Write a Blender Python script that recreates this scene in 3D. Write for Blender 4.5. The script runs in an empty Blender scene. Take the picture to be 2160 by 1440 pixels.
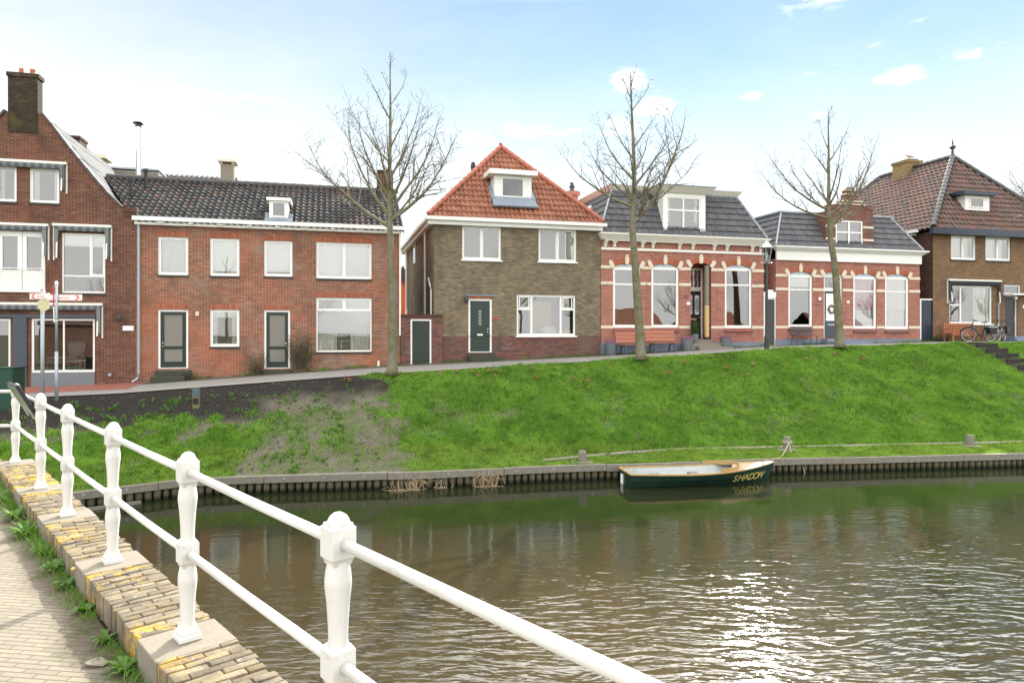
import bpy, math, random
import numpy as np
from mathutils import Vector, Matrix
R = math.radians
random.seed(7)
rng = np.random.default_rng(7)
C = bpy.context.scene.collection
SC = bpy.context.scene

# ------------------------------------------------------------------ camera
CAMZ = 4.25                      # eye above the water (water is z = 0)
cam = bpy.data.cameras.new("camera")
cam.lens = 24.0
cam.sensor_width = 36.0
cam.shift_y = -20.0 / 2160.0
cam.clip_start = 0.05
cam.clip_end = 3000.0
camo = bpy.data.objects.new("camera", cam)
C.objects.link(camo)
camo.location = (0, 0, CAMZ)
camo.rotation_euler = (R(90), 0, 0)
SC.camera = camo

# ------------------------------------------------------------------ sun, sky, exposure
SUN_AZ, SUN_EL = 21.0, 32.0      # azimuth east of the view axis, elevation
sd = bpy.data.lights.new("sun", 'SUN')
sd.energy = 4.0
sd.angle = R(0.5)
sd.color = (1.0, 0.93, 0.82)
so = bpy.data.objects.new("sun", sd)
C.objects.link(so)
so.rotation_euler = (R(90 - SUN_EL), 0, R(180 - SUN_AZ))
SC.view_settings.view_transform = 'Standard'
SC.view_settings.look = 'None'
SC.view_settings.exposure = 1.1
SC.view_settings.gamma = 1.0
SC.cycles.max_bounces = 6
SC.cycles.diffuse_bounces = 3
SC.cycles.glossy_bounces = 3
SC.cycles.transparent_max_bounces = 12
SC.cycles.use_denoising = True
SC.cycles.sample_clamp_indirect = 6.0


class NT:
    """small node-tree writer"""
    def __init__(self, tree):
        self.t = tree
        self.n = tree.nodes
        self.n.clear()

    def node(self, kind, **kw):
        nd = self.n.new(kind)
        for k, v in kw.items():
            setattr(nd, k, v)
        return nd

    def put(self, sock, v):
        if v is None:
            return
        if isinstance(v, bpy.types.NodeSocket):
            self.t.links.new(v, sock)
        else:
            if sock.type == 'RGBA' and len(v) == 3:
                v = (v[0], v[1], v[2], 1)
            sock.default_value = v

    def math(self, op, a, b=None, c=None, clamp=False):
        nd = self.node('ShaderNodeMath', operation=op, use_clamp=clamp)
        self.put(nd.inputs[0], a)
        self.put(nd.inputs[1], b)
        self.put(nd.inputs[2], c)
        return nd.outputs[0]

    def vmath(self, op, a, b=None):
        nd = self.node('ShaderNodeVectorMath', operation=op)
        self.put(nd.inputs[0], a)
        self.put(nd.inputs[1], b)
        return nd.outputs[0]

    def mix(self, f, a, b, blend='MIX'):
        nd = self.node('ShaderNodeMix', data_type='RGBA', blend_type=blend)
        self.put(nd.inputs[0], f)
        self.put(nd.inputs[6], a)
        self.put(nd.inputs[7], b)
        return nd.outputs[2]

    def ss(self, x, lo, hi, a=0.0, b=1.0):
        nd = self.node('ShaderNodeMapRange', interpolation_type='SMOOTHSTEP')
        self.put(nd.inputs[0], x)
        nd.inputs[1].default_value = lo
        nd.inputs[2].default_value = hi
        nd.inputs[3].default_value = a
        nd.inputs[4].default_value = b
        return nd.outputs[0]

    def noise(self, vec, scale, detail=3, rough=0.55, dist=0.0):
        nd = self.node('ShaderNodeTexNoise')
        self.put(nd.inputs['Vector'], vec)
        nd.inputs['Scale'].default_value = scale
        nd.inputs['Detail'].default_value = detail
        nd.inputs['Roughness'].default_value = rough
        nd.inputs['Distortion'].default_value = dist
        return nd.outputs['Fac']

    def mapv(self, vec, scale=(1, 1, 1), rot=(0, 0, 0), loc=(0, 0, 0)):
        nd = self.node('ShaderNodeMapping')
        self.put(nd.inputs['Vector'], vec)
        nd.inputs['Scale'].default_value = scale
        nd.inputs['Rotation'].default_value = rot
        nd.inputs['Location'].default_value = loc
        return nd.outputs[0]

    def coord(self, which):
        return self.node('ShaderNodeTexCoord').outputs[which]

    def pos(self):
        return self.node('ShaderNodeNewGeometry').outputs['Position']

    def sep(self, v):
        nd = self.node('ShaderNodeSeparateXYZ')
        self.put(nd.inputs[0], v)
        return nd.outputs

    def comb(self, x, y, z):
        nd = self.node('ShaderNodeCombineXYZ')
        self.put(nd.inputs[0], x)
        self.put(nd.inputs[1], y)
        self.put(nd.inputs[2], z)
        return nd.outputs[0]

    def bump(self, h, dist, strength=1.0):
        nd = self.node('ShaderNodeBump')
        nd.inputs['Strength'].default_value = strength
        nd.inputs['Distance'].default_value = dist
        self.put(nd.inputs['Height'], h)
        return nd.outputs[0]

    def bsdf(self, col, rough=0.6, normal=None, metal=0.0, spec=None):
        nd = self.node('ShaderNodeBsdfPrincipled')
        self.put(nd.inputs['Base Color'], col)
        self.put(nd.inputs['Roughness'], rough)
        nd.inputs['Metallic'].default_value = metal
        if spec is not None:
            nd.inputs['Specular IOR Level'].default_value = spec
        self.put(nd.inputs['Normal'], normal)
        return nd.outputs[0]

    def out(self, sh, kind='ShaderNodeOutputMaterial'):
        o = self.node(kind)
        self.put(o.inputs['Surface'], sh)


# --- sky: NISHITA plus broken cloud, thicker to the left and at the horizon, brightened out of view as added fill light
W = bpy.data.worlds.new("World")
SC.world = W
W.use_nodes = True
w = NT(W.node_tree)
sky = w.node('ShaderNodeTexSky', sky_type='NISHITA', sun_disc=False)
sky.sun_elevation = R(SUN_EL)
sky.sun_rotation = R(SUN_AZ)
sky.air_density = 1.0
sky.dust_density = 0.0
sky.ozone_density = 3.0
dirv = w.coord('Generated')
dx, dy, dz = w.sep(dirv)
az = w.math('ARCTAN2', dx, dy)
el = w.math('ARCSINE', dz)
skyc = w.mix(1.0, sky.outputs[0], (0.086, 0.087, 0.071), 'MULTIPLY')
n1 = w.noise(w.comb(w.math('MULTIPLY', az, 2.2), w.math('MULTIPLY', el, 6.0), 0.3), 2.6, 6, 0.6, 0.3)
n2 = w.noise(w.comb(w.math('MULTIPLY', az, 1.5), w.math('MULTIPLY', el, 5.0), 1.7), 9.0, 6, 0.62, 0.4)


def blob(px, py, rx, ry, amp=1.0):
    a0 = math.atan2(px - 1080, 1440)
    e0 = math.atan2(700 - py, math.hypot(1440, px - 1080))
    k = math.cos(a0) / 1440
    qa = w.math('MULTIPLY', w.math('SUBTRACT', az, a0), 1 / (rx * k * math.cos(a0)))
    qe = w.math('MULTIPLY', w.math('SUBTRACT', el, e0), 1 / (ry * k))
    r2 = w.math('ADD', w.math('MULTIPLY', qa, qa), w.math('MULTIPLY', qe, qe))
    return w.math('MULTIPLY', w.math('EXPONENT', w.math('MULTIPLY', r2, -1.0)), amp * 1.2)


acc = None
for b in [(430, 195, 230, 34, .9), (1325, 170, 45, 30, .95), (1385, 225, 80, 36, .9), (1080, 285, 200, 30, .85),
          (1890, 160, 70, 26, .95), (1720, 155, 80, 12, .6), (1590, 200, 45, 18, .7), (2040, 115, 60, 22, .7),
          (1740, 10, 90, 22, .8), (1730, 243, 26, 10, .8), (1200, 320, 190, 24, .7), (935, 215, 24, 18, .6),
          (1860, 92, 60, 14, .6), (2110, 90, 60, 14, .6), (1560, 420, 130, 50, 1.0), (1950, 35, 40, 12, .5), (1330, 270, 150, 40, .6),
          (2150, 375, 150, 40, .95)]:
    g = blob(*b)
    acc = g if acc is None else w.math('MAXIMUM', acc, g)
cl = w.ss(w.math('ADD', acc, w.math('MULTIPLY', w.math('SUBTRACT', n2, 0.5), 2.5)), 0.18, 1.10)
veil = w.math('ADD', w.ss(el, R(27), R(2)), w.math('MULTIPLY', w.ss(az, R(14), R(-46)), 0.46))
veil = w.math('ADD', veil, w.math('MULTIPLY', w.math('SUBTRACT', n1, 0.5), 0.35))
veil = w.ss(veil, -0.38, 1.2)
mask = w.math('MAXIMUM', w.math('MULTIPLY', cl, 0.92), w.math('MULTIPLY', veil, 0.95))
front = w.mix(mask, skyc, (0.575, 0.59, 0.605))
# bright cloud added behind the camera, out of view, to light the shaded fronts
back = w.ss(dy, 0.10, -0.45)
ncl = w.noise(dirv, 3.2, 6, 0.6, 0.2)
bcl = w.math('MULTIPLY', back, w.ss(ncl, 0.30, 0.56))
full = w.mix(bcl, front, (1.38, 1.37, 1.34))
# unseen bright cloud added overhead, above the frame, to brighten the water ripples
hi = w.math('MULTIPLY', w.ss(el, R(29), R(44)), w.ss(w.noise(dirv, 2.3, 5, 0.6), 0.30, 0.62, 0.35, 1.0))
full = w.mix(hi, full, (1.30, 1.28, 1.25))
# extra glow added round the sun, masked above the frame, for brighter ripples
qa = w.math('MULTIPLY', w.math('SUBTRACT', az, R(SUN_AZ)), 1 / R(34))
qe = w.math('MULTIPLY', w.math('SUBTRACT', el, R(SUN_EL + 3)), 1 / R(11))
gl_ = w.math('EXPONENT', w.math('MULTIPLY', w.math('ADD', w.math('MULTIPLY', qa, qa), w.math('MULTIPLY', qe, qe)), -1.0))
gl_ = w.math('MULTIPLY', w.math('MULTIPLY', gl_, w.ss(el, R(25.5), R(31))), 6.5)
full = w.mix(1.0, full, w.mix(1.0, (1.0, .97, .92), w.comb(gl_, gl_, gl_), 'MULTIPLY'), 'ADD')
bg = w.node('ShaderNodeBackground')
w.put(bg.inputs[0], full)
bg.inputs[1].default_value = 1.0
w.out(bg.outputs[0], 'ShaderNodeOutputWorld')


# ------------------------------------------------------------------ mesh helpers
class MB:
    def __init__(self):
        self.v, self.f, self.uv, self.mi = [], [], {}, []
        self.m = 0

    def face(self, pts, uv=None):
        i = len(self.v)
        self.v.extend([tuple(p) for p in pts])
        self.f.append(tuple(range(i, i + len(pts))))
        self.mi.append(self.m)
        if uv:
            self.uv[len(self.f) - 1] = uv
        return self

    def box(self, x0, x1, y0, y1, z0, z1):
        if x0 > x1: x0, x1 = x1, x0
        if y0 > y1: y0, y1 = y1, y0
        if z0 > z1: z0, z1 = z1, z0
        return self.hexa([(x0, y0, z0), (x1, y0, z0), (x1, y1, z0), (x0, y1, z0),
                          (x0, y0, z1), (x1, y0, z1), (x1, y1, z1), (x0, y1, z1)])

    def hexa(self, p):
        i = len(self.v)
        self.v.extend([tuple(q) for q in p])
        for q in ((3, 2, 1, 0), (4, 5, 6, 7), (0, 1, 5, 4), (1, 2, 6, 5), (2, 3, 7, 6), (3, 0, 4, 7)):
            self.f.append(tuple(i + k for k in q))
            self.mi.append(self.m)
        return self

    def bar(self, a, b, wx, wz, up=(0, 0, 1)):
        """rectangular bar from a to b"""
        a, b = Vector(a), Vector(b)
        d = (b - a).normalized()
        u = Vector(up)
        if abs(d.dot(u)) > 0.98:
            u = Vector((0, 1, 0))
        s = d.cross(u).normalized() * (wx / 2)
        t = s.cross(d).normalized() * (wz / 2)
        return self.hexa([a - s - t, a + s - t, b + s - t, b - s - t, a - s + t, a + s + t, b + s + t, b - s + t])

    def prism(self, poly, f3, h0, h1):
        """extrude a 2-D polygon: f3(x, y, h) gives the 3-D point"""
        n = len(poly)
        i = len(self.v)
        for h in (h0, h1):
            self.v.extend([tuple(f3(x, y, h)) for x, y in poly])
        self.f.append(tuple(range(i, i + n)))
        self.f.append(tuple(range(i + 2 * n - 1, i + n - 1, -1)))
        self.mi += [self.m] * 2
        for k in range(n):
            k2 = (k + 1) % n
            self.f.append((i + k, i + n + k, i + n + k2, i + k2))
            self.mi.append(self.m)
        return self

    def tube(self, pts, rad, n=6, cap=True):
        pts = [Vector(p) for p in pts]
        if not isinstance(rad, (list, tuple)):
            rad = [rad] * len(pts)
        i = len(self.v)
        ref = Vector((0.13, 0.37, 0.92)).normalized()
        last = len(pts) - 1
        for k, p in enumerate(pts):
            d = (pts[min(k + 1, last)] - pts[max(k - 1, 0)])
            if d.length < 1e-9:
                d = Vector((0, 0, 1))
            d.normalize()
            r_ = ref if abs(d.dot(ref)) < 0.95 else Vector((1, 0, 0))
            s = d.cross(r_).normalized()
            t = d.cross(s)
            for j in range(n):
                a = 2 * math.pi * j / n
                q = p + (s * math.cos(a) + t * math.sin(a)) * rad[k]
                self.v.append((q.x, q.y, q.z))
        for k in range(last):
            for j in range(n):
                j2 = (j + 1) % n
                self.f.append((i + k * n + j, i + k * n + j2, i + (k + 1) * n + j2, i + (k + 1) * n + j))
                self.mi.append(self.m)
        if cap:
            self.f.append(tuple(i + j for j in range(n - 1, -1, -1)))
            self.f.append(tuple(i + last * n + j for j in range(n)))
            self.mi += [self.m] * 2
        return self

    def lathe(self, prof, c=(0, 0, 0), n=16, a0=0.0, cap=True):
        """prof = [(r, z)], turned about the vertical through c"""
        i = len(self.v)
        for r, z in prof:
            for j in range(n):
                a = a0 + 2 * math.pi * j / n
                self.v.append((c[0] + r * math.cos(a), c[1] + r * math.sin(a), c[2] + z))
        m_ = len(prof) - 1
        for k in range(m_):
            for j in range(n):
                j2 = (j + 1) % n
                self.f.append((i + k * n + j, i + k * n + j2, i + (k + 1) * n + j2, i + (k + 1) * n + j))
                self.mi.append(self.m)
        if cap:
            self.f.append(tuple(i + j for j in range(n - 1, -1, -1)))
            self.f.append(tuple(i + m_ * n + j for j in range(n)))
            self.mi += [self.m] * 2
        return self

    def blobby(self, c, rx, ry, rz, n=8, m=5, jit=0.0):
        i = len(self.v)
        for k in range(m + 1):
            ph = math.pi * k / m
            for j in range(n):
                a = 2 * math.pi * j / n
                q = 1 + random.uniform(-jit, jit)
                self.v.append((c[0] + rx * q * math.sin(ph) * math.cos(a), c[1] + ry * q * math.sin(ph) * math.sin(a), c[2] + rz * q * math.cos(ph)))
        for k in range(m):
            for j in range(n):
                j2 = (j + 1) % n
                self.f.append((i + k * n + j, i + (k + 1) * n + j, i + (k + 1) * n + j2, i + k * n + j2))
                self.mi.append(self.m)
        return self

    def build(self, name, mat, parent=None, off=(0, 0, 0), smooth=False, bevel=0.0, uv=True):
        me = bpy.data.meshes.new(name)
        if off != (0, 0, 0):
            vs = [(p[0] - off[0], p[1] - off[1], p[2] - off[2]) for p in self.v]
        else:
            vs = self.v
        me.from_pydata(vs, [], self.f)
        mats = mat if isinstance(mat, (list, tuple)) else [mat]
        for m_ in mats:
            me.materials.append(m_)
        if len(mats) > 1:
            me.polygons.foreach_set('material_index', self.mi)
        if uv:
            self.make_uv(me)
        if smooth:
            me.polygons.foreach_set('use_smooth', [True] * len(me.polygons))
        me.update()
        o = bpy.data.objects.new(name, me)
        C.objects.link(o)
        if parent is not None:
            o.parent = parent
        if bevel:
            b = o.modifiers.new('bevel', 'BEVEL')
            b.width = bevel
            b.segments = 2
            b.limit_method = 'ANGLE'
        return o

    def make_uv(self, me):
        lay = me.uv_layers.new(name='uv')
        dat = lay.data
        for p in me.polygons:
            own = self.uv.get(p.index)
            nrm = p.normal
            if own is None:
                if abs(nrm.z) > 0.999:
                    t, b = (1, 0, 0), (0, 1, 0)
                else:
                    l_ = math.hypot(nrm.x, nrm.y)
                    t = (-nrm.y / l_, nrm.x / l_, 0.0)
                    b = (-t[1] * nrm.z, t[0] * nrm.z, l_)
                    b = (nrm.y * t[2] - nrm.z * t[1], nrm.z * t[0] - nrm.x * t[2], nrm.x * t[1] - nrm.y * t[0])
            for k, li in enumerate(p.loop_indices):
                if own is not None:
                    dat[li].uv = own[k]
                else:
                    co = me.vertices[me.loops[li].vertex_index].co
                    dat[li].uv = (co.x * t[0] + co.y * t[1], co.x * b[0] + co.y * b[1] + co.z * b[2])


def npmesh(name, V, F, mat, parent=None, attrs=None, loc=None):
    """V (n,3), F (m,k) numpy"""
    me = bpy.data.meshes.new(name)
    V = np.asarray(V, np.float32)
    F = np.asarray(F, np.int32)
    m_, k = F.shape
    me.vertices.add(len(V))
    me.vertices.foreach_set('co', V.ravel())
    me.loops.add(m_ * k)
    me.loops.foreach_set('vertex_index', F.ravel())
    me.polygons.add(m_)
    me.polygons.foreach_set('loop_start', np.arange(0, m_ * k, k, dtype=np.int32))
    for an, ad in (attrs or {}).items():
        at = me.attributes.new(an, 'FLOAT', 'POINT')
        at.data.foreach_set('value', np.asarray(ad, np.float32))
    me.materials.append(mat)
    me.update(calc_edges=True)
    me.validate()
    o = bpy.data.objects.new(name, me)
    C.objects.link(o)
    if parent is not None:
        o.parent = parent
    return o


def tag(o, label, cat, group=None):
    o['label'] = label
    o['category'] = cat
    if group:
        o['group'] = group
    return o


def kind(o, k):
    o['kind'] = k
    return o


def thing(name, label, cat, loc=(0, 0, 0), rz=0.0, group=None):
    o = bpy.data.objects.new(name, None)
    o.empty_display_size = 0.2
    C.objects.link(o)
    o.location = loc
    o.rotation_euler = (0, 0, rz)
    return tag(o, label, cat, group)


def dup(root, loc, rz=0.0, label=None, scale=1.0):
    r = root.copy()
    C.objects.link(r)
    r.location = loc
    r.rotation_euler = (0, 0, rz)
    r.scale = (scale,) * 3
    if label:
        r['label'] = label
    for ch in list(root.children):
        c_ = ch.copy()
        C.objects.link(c_)
        c_.parent = r
        for g_ in list(ch.children):
            d_ = g_.copy()
            C.objects.link(d_)
            d_.parent = c_
    return r


def text(s, size, mat, parent, loc, rot, name='lettering', shear=0.0, ext=0.002, align='CENTER', space=1.0):
    cu = bpy.data.curves.new(name, 'FONT')
    cu.body = s
    cu.size = size
    cu.extrude = ext
    cu.shear = shear
    cu.align_x = align
    cu.space_character = space
    cu.materials.append(mat)
    tmp = bpy.data.objects.new(name, cu)
    C.objects.link(tmp)
    me = bpy.data.meshes.new_from_object(tmp.evaluated_get(bpy.context.evaluated_depsgraph_get()))
    bpy.data.objects.remove(tmp)
    me.name = name
    o = bpy.data.objects.new(name, me)
    C.objects.link(o)
    o.parent = parent
    o.location = loc
    o.rotation_euler = rot
    return o


# ------------------------------------------------------------------ materials
def newmat(name):
    m = bpy.data.materials.new(name)
    m.use_nodes = True
    return m, NT(m.node_tree)


def paint(name, col, rough=0.5, var=0.12, scale=6.0, dirt=None, metal=0.0, spec=None, bump=0.0, chips=None):
    m, t = newmat(name)
    p = t.coord('Object')
    n = t.noise(p, scale, 4, 0.6)
    lo = tuple(c * (1 - var) for c in col)
    hi = tuple(min(1, c * (1 + var)) for c in col)
    c = t.mix(n, lo, hi)
    if dirt:
        dn = t.ss(t.noise(p, scale * 2.3, 5, 0.7), 0.55, 0.75)
        c = t.mix(t.math('MULTIPLY', dn, dirt[1]), c, dirt[0])
    if chips:
        ck = t.ss(t.noise(p, chips[1], 5, 0.75), chips[2], chips[2] + 0.03)
        c = t.mix(t.math('MULTIPLY', ck, 0.8), c, chips[0])
    nr = t.bump(t.noise(p, scale * 8, 3), bump) if bump else None
    t.out(t.bsdf(c, rough, nr, metal, spec))
    return m


def brick(name, c1, c2, mortar, patch=None, patch2=None, bw=0.22, rh=0.066, ms=0.007, soot=None, lowband=None, rough=0.85, pscale=0.5):
    m, t = newmat(name)
    uv = t.coord('UV')
    b = t.node('ShaderNodeTexBrick')
    t.put(b.inputs['Vector'], uv)
    for k, v in (('Color1', c1), ('Color2', c2), ('Mortar', mortar)):
        t.put(b.inputs[k], v)
    b.inputs['Scale'].default_value = 1.0
    b.inputs['Mortar Size'].default_value = ms
    b.inputs['Mortar Smooth'].default_value = 0.2
    b.inputs['Bias'].default_value = 0.0
    b.inputs['Brick Width'].default_value = bw
    b.inputs['Row Height'].default_value = rh
    col = b.outputs['Color']
    n = t.noise(uv, pscale, 5, 0.65, 0.6)
    # colour of single bricks: white noise on the brick cell
    us = t.sep(uv)
    cell = t.comb(t.math('FLOOR', t.math('MULTIPLY', us[0], 1 / bw)), t.math('FLOOR', t.math('MULTIPLY', us[1], 1 / rh)), 0.0)
    wn = t.node('ShaderNodeTexWhiteNoise')
    t.put(wn.inputs['Vector'], cell)
    col = t.mix(t.math('MULTIPLY', wn.outputs['Value'], 0.45), col, tuple(c * 0.45 for c in c1))
    if patch:
        col = t.mix(t.math('MULTIPLY', t.ss(n, 0.46, 0.66), 0.75), col, t.mix(0.5, b.outputs['Color'], patch))
    if patch2:
        n2_ = t.noise(t.mapv(uv, loc=(7, 3, 0)), pscale * 1.7, 5, 0.7, 0.8)
        col = t.mix(t.math('MULTIPLY', t.ss(n2_, 0.52, 0.7), 0.7), col, patch2)
    if soot:
        n3 = t.noise(t.mapv(uv, scale=(1.4, 0.7, 1)), 0.9, 4, 0.6)
        col = t.mix(t.math('MULTIPLY', t.ss(n3, 0.45, 0.75), soot[1]), col, soot[0])
    # weathering: run-down streaks and chalky bloom with shapes of their own
    st = t.noise(t.mapv(uv, scale=(3.2, 0.22, 1)), 1.0, 5, 0.65)
    col = t.mix(t.math('MULTIPLY', t.ss(st, 0.54, 0.74), 0.5), col, t.mix(0.6, col, (0.05, 0.042, 0.035)))
    bl = t.noise(t.mapv(uv, scale=(0.8, 1.6, 1), loc=(11, 5, 0)), 1.1, 6, 0.75)
    col = t.mix(t.math('MULTIPLY', t.ss(bl, 0.58, 0.74), 0.42), col, t.mix(0.6, col, (0.50, 0.44, 0.37)))
    hgt = t.math('SUBTRACT', 1.0, b.outputs['Fac'])
    nr = t.bump(t.math('ADD', hgt, t.math('MULTIPLY', t.noise(uv, 60, 3), 0.35)), 0.007, 0.9)
    t.out(t.bsdf(col, rough, nr, spec=0.25))
    return m


def tile_mat(name, cols, moss=None, rough=0.55, big=0.35, spec=0.4):
    """uv: x counts tiles, y counts courses"""
    m, t = newmat(name)
    us = t.sep(t.coord('UV'))
    cell = t.comb(t.math('FLOOR', us[0]), t.math('FLOOR', us[1]), 0.0)
    wn = t.node('ShaderNodeTexWhiteNoise')
    t.put(wn.inputs['Vector'], cell)
    rp = t.node('ShaderNodeValToRGB')
    rp.color_ramp.interpolation = 'LINEAR'
    e = rp.color_ramp.elements
    n = len(cols)
    e[0].position, e[0].color = 0.0, (*cols[0], 1)
    e[1].position, e[1].color = 1.0, (*cols[-1], 1)
    for i in range(1, n - 1):
        q = e.new(i / (n - 1))
        q.color = (*cols[i], 1)
    t.put(rp.inputs[0], wn.outputs['Value'])
    col = rp.outputs[0]
    ob = t.coord('Object')
    nn = t.noise(ob, 1.2, 5, 0.65)
    col = t.mix(t.math('MULTIPLY', t.ss(nn, 0.4, 0.7), big), col, tuple(c * 0.5 for c in cols[0]))
    fine = t.noise(ob, 22, 4, 0.7)
    col = t.mix(t.math('MULTIPLY', fine, 0.35), col, tuple(min(1, c * 1.5) for c in cols[n // 2]))
    if moss:
        mn = t.ss(t.noise(ob, 3.2, 6, 0.7, 0.5), 0.53, 0.7)
        col = t.mix(t.math('MULTIPLY', mn, moss[1]), col, moss[0])
    nr = t.bump(t.noise(ob, 40, 3), 0.004)
    t.out(t.bsdf(col, t.mix(fine, (rough - .1,) * 3, (rough + .15,) * 3), nr, spec=spec))
    return m


def glass_mat(name, tint=(0.9, 0.95, 0.93), boost=1.75, wave=0.0016, rough=0.0):
    m, t = newmat(name)
    p = t.pos()
    nr = t.bump(t.noise(p, 1.1, 1, 0.4), wave * 1.4)
    fr = t.node('ShaderNodeFresnel')
    fr.inputs[0].default_value = boost
    t.put(fr.inputs[1], nr)
    tr = t.node('ShaderNodeBsdfTransparent')
    t.put(tr.inputs[0], tint)
    gl = t.node('ShaderNodeBsdfGlossy')
    gl.inputs['Roughness'].default_value = rough
    t.put(gl.inputs['Color'], (1, 1, 1))
    t.put(gl.inputs['Normal'], nr)
    mx = t.node('ShaderNodeMixShader')
    t.put(mx.inputs[0], fr.outputs[0])
    t.put(mx.inputs[1], tr.outputs[0])
    t.put(mx.inputs[2], gl.outputs[0])
    t.out(mx.outputs[0])
    return m


M = {}
M['white'] = paint('white_paint', (0.80, 0.80, 0.77), 0.35, 0.04, 3.0)
M['cream'] = paint('cream_paint', (0.76, 0.735, 0.665), 0.45, 0.05, 3.0)
M['stone_band'] = paint('pale_band', (0.66, 0.58, 0.46), 0.7, 0.10, 4.0)
M['rail_white'] = paint('railing_paint', (0.63, 0.625, 0.60), 0.38, 0.05, 5.0, dirt=((0.36, 0.31, 0.22), 0.5), bump=0.0008, chips=((0.16, 0.12, 0.08), 26.0, 0.665))
M['dark_green'] = paint('dark_green_paint', (0.012, 0.026, 0.021), 0.35, 0.2, 3.0)
M['gate_green'] = paint('gate_green_paint', (0.013, 0.024, 0.016), 0.4, 0.2, 3.0)
M['slate'] = paint('slate_blue_paint', (0.045, 0.062, 0.078), 0.5, 0.1, 3.0)
M['grey_panel'] = paint('grey_panel', (0.15, 0.17, 0.19), 0.6, 0.12, 5.0)
M['plinth'] = paint('plinth_paint', (0.16, 0.20, 0.26), 0.6, 0.15, 4.0)
M['navy'] = paint('navy_paint', (0.016, 0.024, 0.05), 0.4, 0.2, 3.0)
M['charcoal'] = paint('charcoal_paint', (0.05, 0.052, 0.055), 0.5, 0.15, 3.0)
M['black'] = paint('black_paint', (0.012, 0.012, 0.013), 0.4, 0.2, 5.0)
M['zinc'] = paint('zinc', (0.33, 0.36, 0.39), 0.45, 0.15, 4.0, metal=0.4)
M['lead'] = paint('lead_flashing', (0.20, 0.24, 0.29), 0.55, 0.2, 5.0)
M['steel'] = paint('steel', (0.62, 0.63, 0.65), 0.22, 0.08, 4.0, metal=0.9)
M['sill_dark'] = paint('dark_brick_sill', (0.030, 0.027, 0.024), 0.6, 0.3, 9.0)
M['sill_red'] = paint('red_sill', (0.22, 0.055, 0.045), 0.5, 0.15, 9.0)
M['sill_plum'] = paint('plum_sill', (0.13, 0.06, 0.06), 0.5, 0.15, 9.0)
M['blind'] = paint('white_blind', (0.88, 0.89, 0.88), 0.8, 0.02, 2.0)
M['voile'] = paint('voile_curtain', (0.80, 0.80, 0.76), 0.9, 0.08, 4.0)
M['pink'] = paint('pink_blind', (0.60, 0.36, 0.42), 0.8, 0.06, 3.0)
M['screen'] = paint('door_mesh_screen', (0.20, 0.19, 0.165), 0.8, 0.18, 30.0)
M['teak'] = paint('oiled_teak', (0.36, 0.12, 0.05), 0.5, 0.25, 7.0)
M['bench_red'] = paint('red_brown_boards', (0.33, 0.115, 0.065), 0.55, 0.15, 7.0)
M['pot'] = paint('grey_pot', (0.115, 0.135, 0.145), 0.6, 0.15, 6.0)
M['concrete'] = paint('concrete', (0.215, 0.19, 0.15), 0.9, 0.2, 7.0, dirt=((0.18, 0.16, 0.12), 0.5), bump=0.004)
M['mossy'] = paint('mossy_stone', (0.050, 0.052, 0.036), 0.9, 0.4, 6.0, bump=0.006)
M['wood_grey'] = paint('weathered_wood', (0.20, 0.185, 0.15), 0.9, 0.35, 8.0, dirt=((0.06, 0.07, 0.04), 0.7), bump=0.006)
M['reed'] = paint('dead_reed', (0.38, 0.29, 0.18), 0.8, 0.25, 20.0)
M['rope'] = paint('rope', (0.42, 0.38, 0.28), 0.9, 0.2, 20.0)
M['tan'] = paint('tan_board', (0.52, 0.37, 0.17), 0.7, 0.1, 5.0)
M['green_box'] = paint('cabinet_green', (0.004, 0.045, 0.026), 0.35, 0.1, 3.0)
M['orange'] = paint('orange_paint', (0.62, 0.12, 0.03), 0.7, 0.1, 2.0)
M['red'] = paint('red_paint', (0.60, 0.02, 0.02), 0.4, 0.05, 5.0)
M['gold'] = paint('gold_lettering', (0.62, 0.48, 0.14), 0.45, 0.08, 8.0)
M['galv'] = paint('galvanised_steel', (0.36, 0.40, 0.44), 0.45, 0.2, 12.0, metal=0.35)
M['cladding'] = paint('grey_boards', (0.20, 0.18, 0.15), 0.8, 0.3, 3.0)
M['interior'] = paint('interior_wall', (0.20, 0.18, 0.15), 0.9, 0.15, 1.5)
M['glass'] = glass_mat('window_glass', (0.97, 0.985, 0.975), boost=2.3)
M['glass_dark'] = glass_mat('dark_window_glass', (0.30, 0.33, 0.33), 2.1)
M['lamp_glass'] = glass_mat('lantern_glass', (0.85, 0.88, 0.88), 1.6)

M['brick_brown'] = brick('brown_brick', (0.18, 0.063, 0.037), (0.095, 0.037, 0.025), (0.32, 0.25, 0.19), patch=(0.20, 0.055, 0.03), soot=((0.055, 0.032, 0.025), 0.8))
M['brick_orange'] = brick('orange_brick', (0.32, 0.115, 0.065), (0.17, 0.068, 0.045), (0.52, 0.42, 0.32), patch=(0.52, 0.13, 0.05), patch2=(0.27, 0.215, 0.17), pscale=0.42, soot=((0.12, 0.07, 0.05), .55))
M['brick_olive'] = brick('olive_brick', (0.29, 0.235, 0.155), (0.145, 0.118, 0.08), (0.18, 0.15, 0.115), patch=(0.20, 0.15, 0.09), soot=((0.085, 0.075, 0.06), 0.65), ms=0.006)
M['brick_plinth'] = brick('mixed_plinth_brick', (0.26, 0.085, 0.06), (0.06, 0.056, 0.06), (0.17, 0.15, 0.12), patch=(0.12, 0.08, 0.06), patch2=(0.15, 0.115, 0.085))
M['brick_rose'] = brick('rose_brick', (0.41, 0.135, 0.095), (0.29, 0.09, 0.068), (0.54, 0.43, 0.35), patch=(0.42, 0.18, 0.13), patch2=(0.30, 0.155, 0.095), pscale=0.35)
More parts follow.
